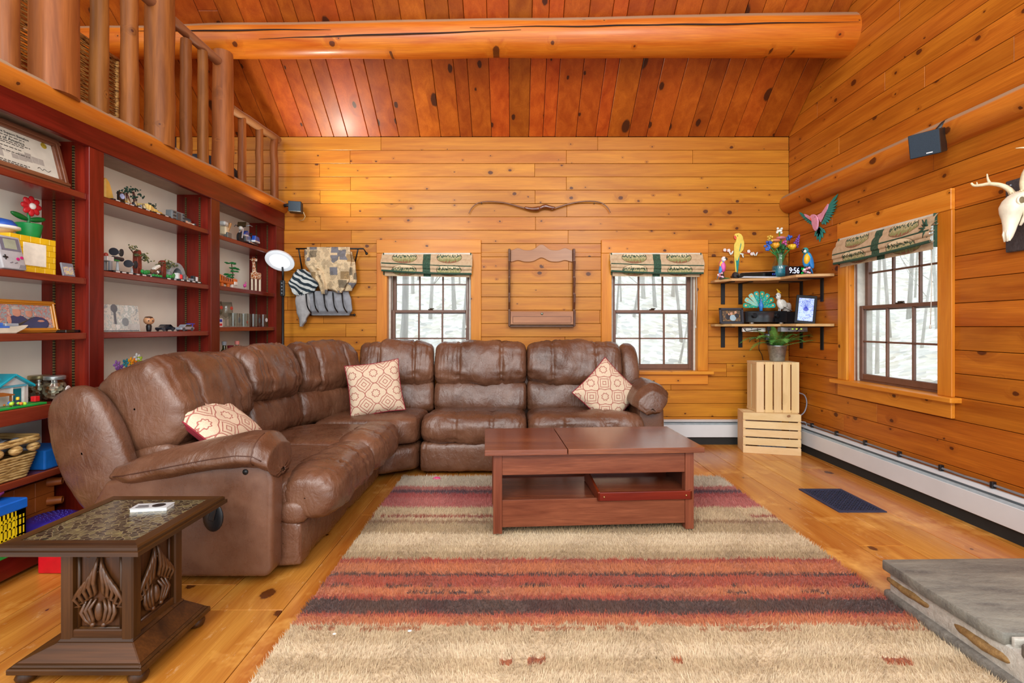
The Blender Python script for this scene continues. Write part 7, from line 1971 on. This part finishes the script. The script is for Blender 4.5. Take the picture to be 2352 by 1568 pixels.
MB().obox((0, 0, .05), (.05, .05, .06)).build('body', K('d8c8a4'), m2, bevel=.008); MB().obox((-.01, 0, .10), (.045, .045, .03)).build('top', K('c8ccc8'), m2, bevel=.008); MB().obox((.005, -.02, .02), (.05, .03, .04)).build('base', K('6a6a64'), m2, bevel=.004); MB().tube([(.01, -.02, .05), (.03, -.024, .11)], [.006, .009], 7).build('neck', K('b07a3a'), m2)
tg = thing('toy_tiger', 'orange toy-brick tiger crouching on the far second shelf', 'toy animal', (-2.05, 3.39, S2[1] + E_), RB)
OR = K('d06a1e'); WT = K('e8e0d2')
MB().prism([(-.14, .03), (-.02, .022), (.03, .025), (.03, .07), (-.04, .066), (-.10, .085), (-.14, .09)], (0, -.02, 0), (1, 0, 0), (0, 0, 1), (0, .04, 0)).build('body', OR, tg, bevel=.01, seg=2)
MB().obox((.035, -.008, .05), (.036, .045, .04)).build('head', OR, tg, bevel=.008, seg=2); MB().obox((.025, -.03, .035), (.034, .012, .026)).build('muzzle', WT, tg, bevel=.004)
for x_ in (-.11, -.04, .01): MB().obox((x_, -.014, .014), (.022, .018, .028)).build('leg', OR if x_ < 0 else WT, tg, bevel=.004)
for k in range(6): MB().box(-.125 + .025 * k, -.119 + .025 * k, -.0212, .0212, .045, .078 - .003 * k).build('stripe', K('2a1a12'), tg)
bt = thing('toy_bonsai', 'small toy tree with flat green leaf pads on the far second shelf', 'toy tree', (-2.11, 3.52, S2[1] + E_), RB)
MB().tube([(-.01, 0, 0), (0, 0, .06), (.012, 0, .12), (-.005, 0, .19)], [.006, .005, .004, .003], 7).build('trunk', K('5a3422'), bt, smooth=True)
for (x_, z_, w__) in ((-.02, .195, .055), (.03, .16, .04), (.035, .14, .03), (-.045, .105, .04), (-.02, .09, .025)):
    m = MB()
    for k in range(9): m.ell((x_ + rr.uniform(-w__, w__), rr.uniform(-.015, .015), z_ + rr.uniform(-.004, .006)), (.016, .012, .005), nu=7, nv=5)
    m.build('leaf_pad', K('1f8a44'), bt, smooth=True)
fm = thing('toy_flamingo', 'tiny pink toy bird between the tree and the giraffe', 'toy animal', (-2.05, 3.585, S2[1] + E_), RB)
MB().ell((0, 0, .035), (.016, .010, .014)).build('body', K('d84aa0'), fm, smooth=True); MB().tube([(.01, 0, .04), (.016, 0, .055), (.008, 0, .062)], .004, 6).build('neck', K('e05aac'), fm, smooth=True)
for s in (-1, 1): MB().tube([(0, s * .005, 0), (0, s * .005, .03)], .0016, 5).build('leg', K('e08aa0'), fm)
gf = thing('toy_giraffe', 'orange patched toy-brick giraffe standing on the far second shelf', 'toy animal', (-2.05, 3.74, S2[1] + E_), RB)
GF = pm('giraffe_patches', 'c8702e', .4)
def gpat():
    m, t, b = _new('giraffe_hide'); q = NT(t); geo = q.n('ShaderNodeNewGeometry'); v = q.voro(geo.outputs['Position'], 48, feat='DISTANCE_TO_EDGE')
    q.l(q.mix(q.math('LESS_THAN', v.outputs['Distance'], .08), lin('b4622a'), lin('e8d8bc')), b.inputs['Base Color']); b.inputs['Roughness'].default_value = .4; return m
GH = gpat(); CRM = K('e6d8c0')
for (x_, y_) in ((-.028, -.014), (.03, -.014), (-.028, .016), (.03, .016)): MB().obox((x_, y_, .05), (.015, .013, .10)).build('leg', CRM, gf, bevel=.002)
MB().obox((0, 0, .125), (.085, .045, .055)).build('body', GH, gf, bevel=.008, seg=2)
MB().tube([(-.02, 0, .13), (-.028, 0, .18), (-.036, 0, .235)], [.018, .013, .010], 8).build('neck', GH, gf, smooth='auto')
MB().obox((-.042, -.006, .248), (.026, .03, .024)).build('head', GH, gf, bevel=.004); MB().obox((-.044, -.024, .242), (.018, .012, .014)).build('muzzle', CRM, gf, bevel=.003)
for s in (-1, 1): MB().tube([(-.04, s * .006, .258), (-.04, s * .006, .272)], [.002, .003], 5).build('horn', K('6a3a1e'), gf)
for s in (-1, 1): MB().obox((-.034, s * .02, .252), (.006, .014, .008)).build('ear', GH, gf)
# drinking glasses
CG = glassmat('glassware', 'f0f2f0', .13)
def goblet(y, x, lab):
    t = thing('stem_glass', lab, 'glass', (x, y, S2[2] + E_), RB, 'stemmed glasses')
    MB().lathe([(.032, 0), (.030, .004), (.006, .008), (.006, .05), (.022, .062), (.044, .10), (.044, .14), (.037, .18), (.0355, .18), (.0425, .14), (.0425, .10), (0, .062)], (0, 0, 0), 22).build('glass', CG, t, smooth=True)
    MB().ell((-.004, -.0445, .135), (.018, .002, .013)).build('emblem', K('c8442e'), t, smooth=True)
goblet(3.31, -2.10, 'stemmed beer glass half hidden by the bookcase upright'); goblet(3.43, -2.10, 'stemmed beer glass with red emblem on the far third shelf')
labs = ['tumbler nearest the stemmed glasses', 'tumbler with grey print second in the row', 'tumbler third in the row', 'tumbler in the middle of the row', 'tumbler fifth in the row', 'tall tumbler with dark print, sixth in the row', 'tumbler with a ring print at the row right end']
for k in range(7):
    y = 3.40 + .066 * k + (.01 if k > 4 else 0)
    t = thing('tumbler', 'clear glass ' + labs[k], 'glass', (-2.03 - .02 * (k % 2), y, S2[2] + E_), RB, 'tumblers on the far bookcase shelf')
    MB().lathe([(.026, 0), (.030, .10), (.0285, .10), (.0245, .008), (0, .008)], (0, 0, 0), 20).build('glass', CG, t, smooth='auto')
    if k in (1, 5): MB().ell((0, -.0285, .05), (.014, .002, .022)).build('print', K('5a6468'), t, smooth=True)
    if k == 6: MB().lathe([(.011, 0), (.016, 0), (.016, .0015), (.011, .0015)], (0, -.0285, .055), 20, (0, -1, 0)).build('ring_print', K('e4e8e8'), t)
    if k == 2: MB().ell((0, -.028, .035), (.010, .002, .012)).build('print', K('9a4a34'), t, smooth=True)
fb_ = MB().mat(0).box(-1.995, -1.99, 3.175, 3.215, S2[2] + E_, S2[2] + .058).mat(1).box(-1.9898, -1.9886, 3.182, 3.208, S2[2] + .034, S2[2] + .052).mat(2).box(-1.9898, -1.9886, 3.182, 3.208, S2[2] + .008, S2[2] + .024)
fb_.one('shot_glass_card', [K('e8e8e8'), K('1e3aa0'), K('c8202a')], 'small white card with blue and red blocks on the glass shelf', 'card')
# bottles
def bottle(y, x, lab, gl, cap, prof, liq=None, lblc=None):
    t = thing('bottle', lab, 'bottle', (x, y, S2[3] + E_), RB, 'bottles on the far bottom shelf')
    MB().lathe(prof, (0, 0, 0), 20).build('glass', gl, t, smooth='auto')
    zt_ = prof[-1][1]; r_ = prof[-1][0]
    MB().lathe([(r_ + .003, -.004), (r_ + .004, .022), (0, .024)], (0, 0, zt_), 14).build('cap', K(cap), t, smooth='auto')
    if liq: MB().lathe([(prof[0][0] * .9, .004), (prof[1][0] * .93, .012), (prof[1][0] * .93, .07), (0, .071)], (0, 0, 0), 18).build('liquid', K(liq, .1), t, smooth='auto')
    if lblc: MB().lathe([(prof[1][0] + .0006, .03), (prof[1][0] + .0006, .09)], (0, 0, 0), 20).build('label', K(lblc, .6), t, smooth=True)
BP = [(.034, 0), (.036, .01), (.036, .11), (.030, .135), (.012, .165), (.011, .205)]
bottle(3.33, -2.05, 'green wine-style bottle with grey foil at the left of the row', glassmat('green_glass', '8a9a6a', .25), '9aa0a8', [(.034, 0), (.036, .01), (.036, .12), (.028, .145), (.013, .17), (.012, .20)], None, 'c8b03a')
bottle(3.45, -2.03, 'clear bottle with pink cap and neck handle', glassmat('clear_bottle', 'd4dcd0', .25), 'e08a80', [(.045, 0), (.048, .01), (.048, .08), (.036, .115), (.014, .15), (.012, .20)], None)
bottle(3.52, -2.12, 'dark red bottle behind the pink-capped one', K('6a1620', .15, coat=.5), '8a1c28', [(.030, 0), (.032, .01), (.032, .11), (.026, .13), (.020, .145), (.018, .165)])
bottle(3.60, -2.05, 'small clear bottle with cork stopper', glassmat('clear_bottle', 'd4dcd0', .25), 'c09a5c', [(.028, 0), (.030, .01), (.030, .08), (.022, .10), (.015, .112), (.015, .145)], 'c8a86a')
bottle(3.70, -2.05, 'squat bottle with dark green cap at the right of the row', glassmat('clear_bottle', 'd4dcd0', .25), '1e4038', [(.036, 0), (.038, .01), (.038, .08), (.026, .105), (.012, .12), (.012, .15)], 'b87a4a')
bottle(3.74, -2.13, 'squat bottle with pale cap behind the green-capped one', glassmat('clear_bottle', 'd4dcd0', .25), 'c8ccc4', [(.030, 0), (.031, .01), (.031, .08), (.024, .10), (.014, .115), (.014, .148)])
# ---------------------------------------------------------------- outdoors seen through the windows
def WN(px): return 'the window behind the corner seat' if px < 1200 else 'the window left of the corner shelves' if px < 1700 else 'the right wall window'
def terr(x, y):
    d = max(y - YB - .6, (x - XR - .6), 0)
    z = -.55 + .30 * d + .02 * d * d * .5
    z += .25 * noise.noise(Vector((x * .35, y * .35, 0))) + .06 * noise.noise(Vector((x * 1.5, y * 1.5, 3)))
    return z
def leafmat():
    m, t, b = _new('leaf_litter'); q = NT(t)
    geo = q.n('ShaderNodeNewGeometry')
    v = q.voro(geo.outputs['Position'], 9)
    f = q.noise(geo.outputs['Position'], 1.2, 6, .7)
    cs = q.n('ShaderNodeSeparateColor'); q.l(v.outputs['Color'], cs.inputs[0])
    c = q.ramp(cs.outputs[0], [(0, lin('c8beac')), (.4, lin('e6dcca')), (.75, lin('fffaf0')), (1, lin('b4aea4'))])
    c = q.mix(q.maprange(f, .35, .7, 0, .7), c, lin('ecebe4'))
    q.l(c, b.inputs['Base Color']); b.inputs['Roughness'].default_value = .9
    q.bump(v.outputs['Distance'], .6, .05, b)
    return m
xsg = np.linspace(-9, 17, 90); ysg = np.linspace(.5, 22, 80)
mb = MB()
mb.add([(x, y, terr(x, y)) for x in xsg for y in ysg],
       [(i*80+j, (i+1)*80+j, (i+1)*80+j+1, i*80+j+1) for i in range(89) for j in range(79)
        if not (xsg[i] < XR + .05 and ysg[j] < YB - .05)])
g = mb.build('ground', leafmat(), smooth=True); g['kind'] = 'structure'
BARK = wood('bark', 'eae6de', 'bcb6ae', 2, 0, var=.35, rough=.9, coat=0, fine=.6, bump=.5)
rt = random.Random(21)
USED = []
def free(x, y, r):
    if any(math.hypot(x - a, y - b_) < r for a, b_ in USED): return False
    USED.append((x, y)); return True
def tree(x, y, h, r, lean=0, lab='', grp=None):
    r *= .6
    z = terr(x, y) - .1; USED.append((x, y))
    t = thing('bare_tree', lab, 'tree', (x, y, z), None, grp)
    pts = []; rad = []
    for i in range(9):
        f = i / 8
        pts.append((x + lean * f * h + .05 * noise.noise(Vector((x, f * 3, 1))), y + .1 * noise.noise(Vector((y, f * 3, 5))), z + f * h)); rad.append(r * (1 - .65 * f) * (1.25 if i == 0 else 1))
    MB().tube(pts, rad, 8).build('trunk', BARK, t, smooth=True)
    for k in range(7):
        f = rt.uniform(.18, .85); p = Vector(pts[int(f * 8)])
        an = rt.uniform(0, 2 * PI); L = rt.uniform(.6, 1.8)
        d = Vector((math.cos(an), math.sin(an) * .5, rt.uniform(.2, 1.1))).normalized()
        q_ = [p, p + d * L * .5, p + d * L * .8 + Vector((0, 0, .12 * L)), p + d * L + Vector((0, 0, .3 * L))]
        MB().tube(q_, [r * .32, r * .22, r * .13, r * .05], 5).build('branch', BARK, t, smooth=True)
G1 = 'bare trees outside the windows'
L1 = 'bare grey tree on the leaf-covered slope outside the windows'
for (px, Y, h, r, ln) in [(925, 8.2, 5.5, .11, .03), (948, 11, 6, .06, -.04), (986, 9.5, 6, .06, .05), (1003, 13, 7, .07, .02), (1043, 10, 6, .07, -.02), (1062, 7.5, 5, .045, .06), (975, 15.5, 7, .08, .0),
                          (1432, 13, 7, .07, .02), (1456, 9.5, 6, .045, .16), (1478, 10.6, 7, .07, -.02), (1505, 10, 6, .06, -.05), (1522, 14, 8, .07, 0), (1546, 11, 6.5, .07, .05), (1566, 8.5, 6, .05, -.1), (1580, 12, 7, .09, .04), (1560, 7.4, 5, .03, .22)]:
    tree((px - HX) / FX * Y, Y, h, r, ln, 'bare grey tree on the slope seen through ' + WN(px), G1)
for (px, Y, h, r, ln) in [(2010, 7.0, 7, .04, .05), (2045, 8.6, 7, .05, -.08), (2088, 9.4, 8, .06, .03), (2120, 7.4, 7, .03, .12), (2152, 8.2, 7, .045, -.05), (1985, 10.2, 8, .06, .02)]:
    tree((px - HX) / FX * Y, Y, h, r, ln, 'bare grey tree on the slope seen through ' + WN(px), G1)
for k in range(46):
    px = rt.choice([rt.uniform(905, 1075), rt.uniform(1408, 1596), rt.uniform(1408, 1596), rt.uniform(1965, 2155)]); Y = rt.uniform(7, 15) if px < 1700 else rt.uniform(7, 10.5)
    x, y = (px - HX) / FX * Y, Y
    if not free(x, y, .55): continue
    z = terr(x, y) - .05; ln = rt.uniform(-.25, .25); hh_ = rt.uniform(2.5, 5)
    MB().tube([(x, y, z), (x + ln * .6, y, z + hh_ * .5), (x + ln * 2.2, y, z + hh_)], [.022, .016, .006], 5).one('sapling', BARK, 'thin bare sapling seen through ' + WN(px), 'sapling', 'bare saplings outside the windows', smooth=True)
# fallen branches and brush on the slope
for i in range(26):
    if i < 12: x, y = rt.uniform(-3.2, 4), rt.uniform(6, 10)
    else: x, y = rt.uniform(4.2, 8), rt.uniform(3.6, 8)
    if not free(x, y, 1.0): continue
    z = terr(x, y) + .05
    an = rt.uniform(-.6, .6); L = rt.uniform(.8, 2.2)
    pts = [(x + L * f * math.cos(an), y + L * f * math.sin(an), z + (terr(x + L * f * math.cos(an), y + L * f * math.sin(an)) - z) * f + L * .22 * f * math.sin(f * 3)) for f in (0, .3, .6, 1)]
    MB().tube(pts, [.025, .02, .014, .006], 5).one('fallen_branch', BARK, 'dry fallen branch lying on the leaf-covered slope outside', 'branch', 'fallen branches outdoors', smooth=True)
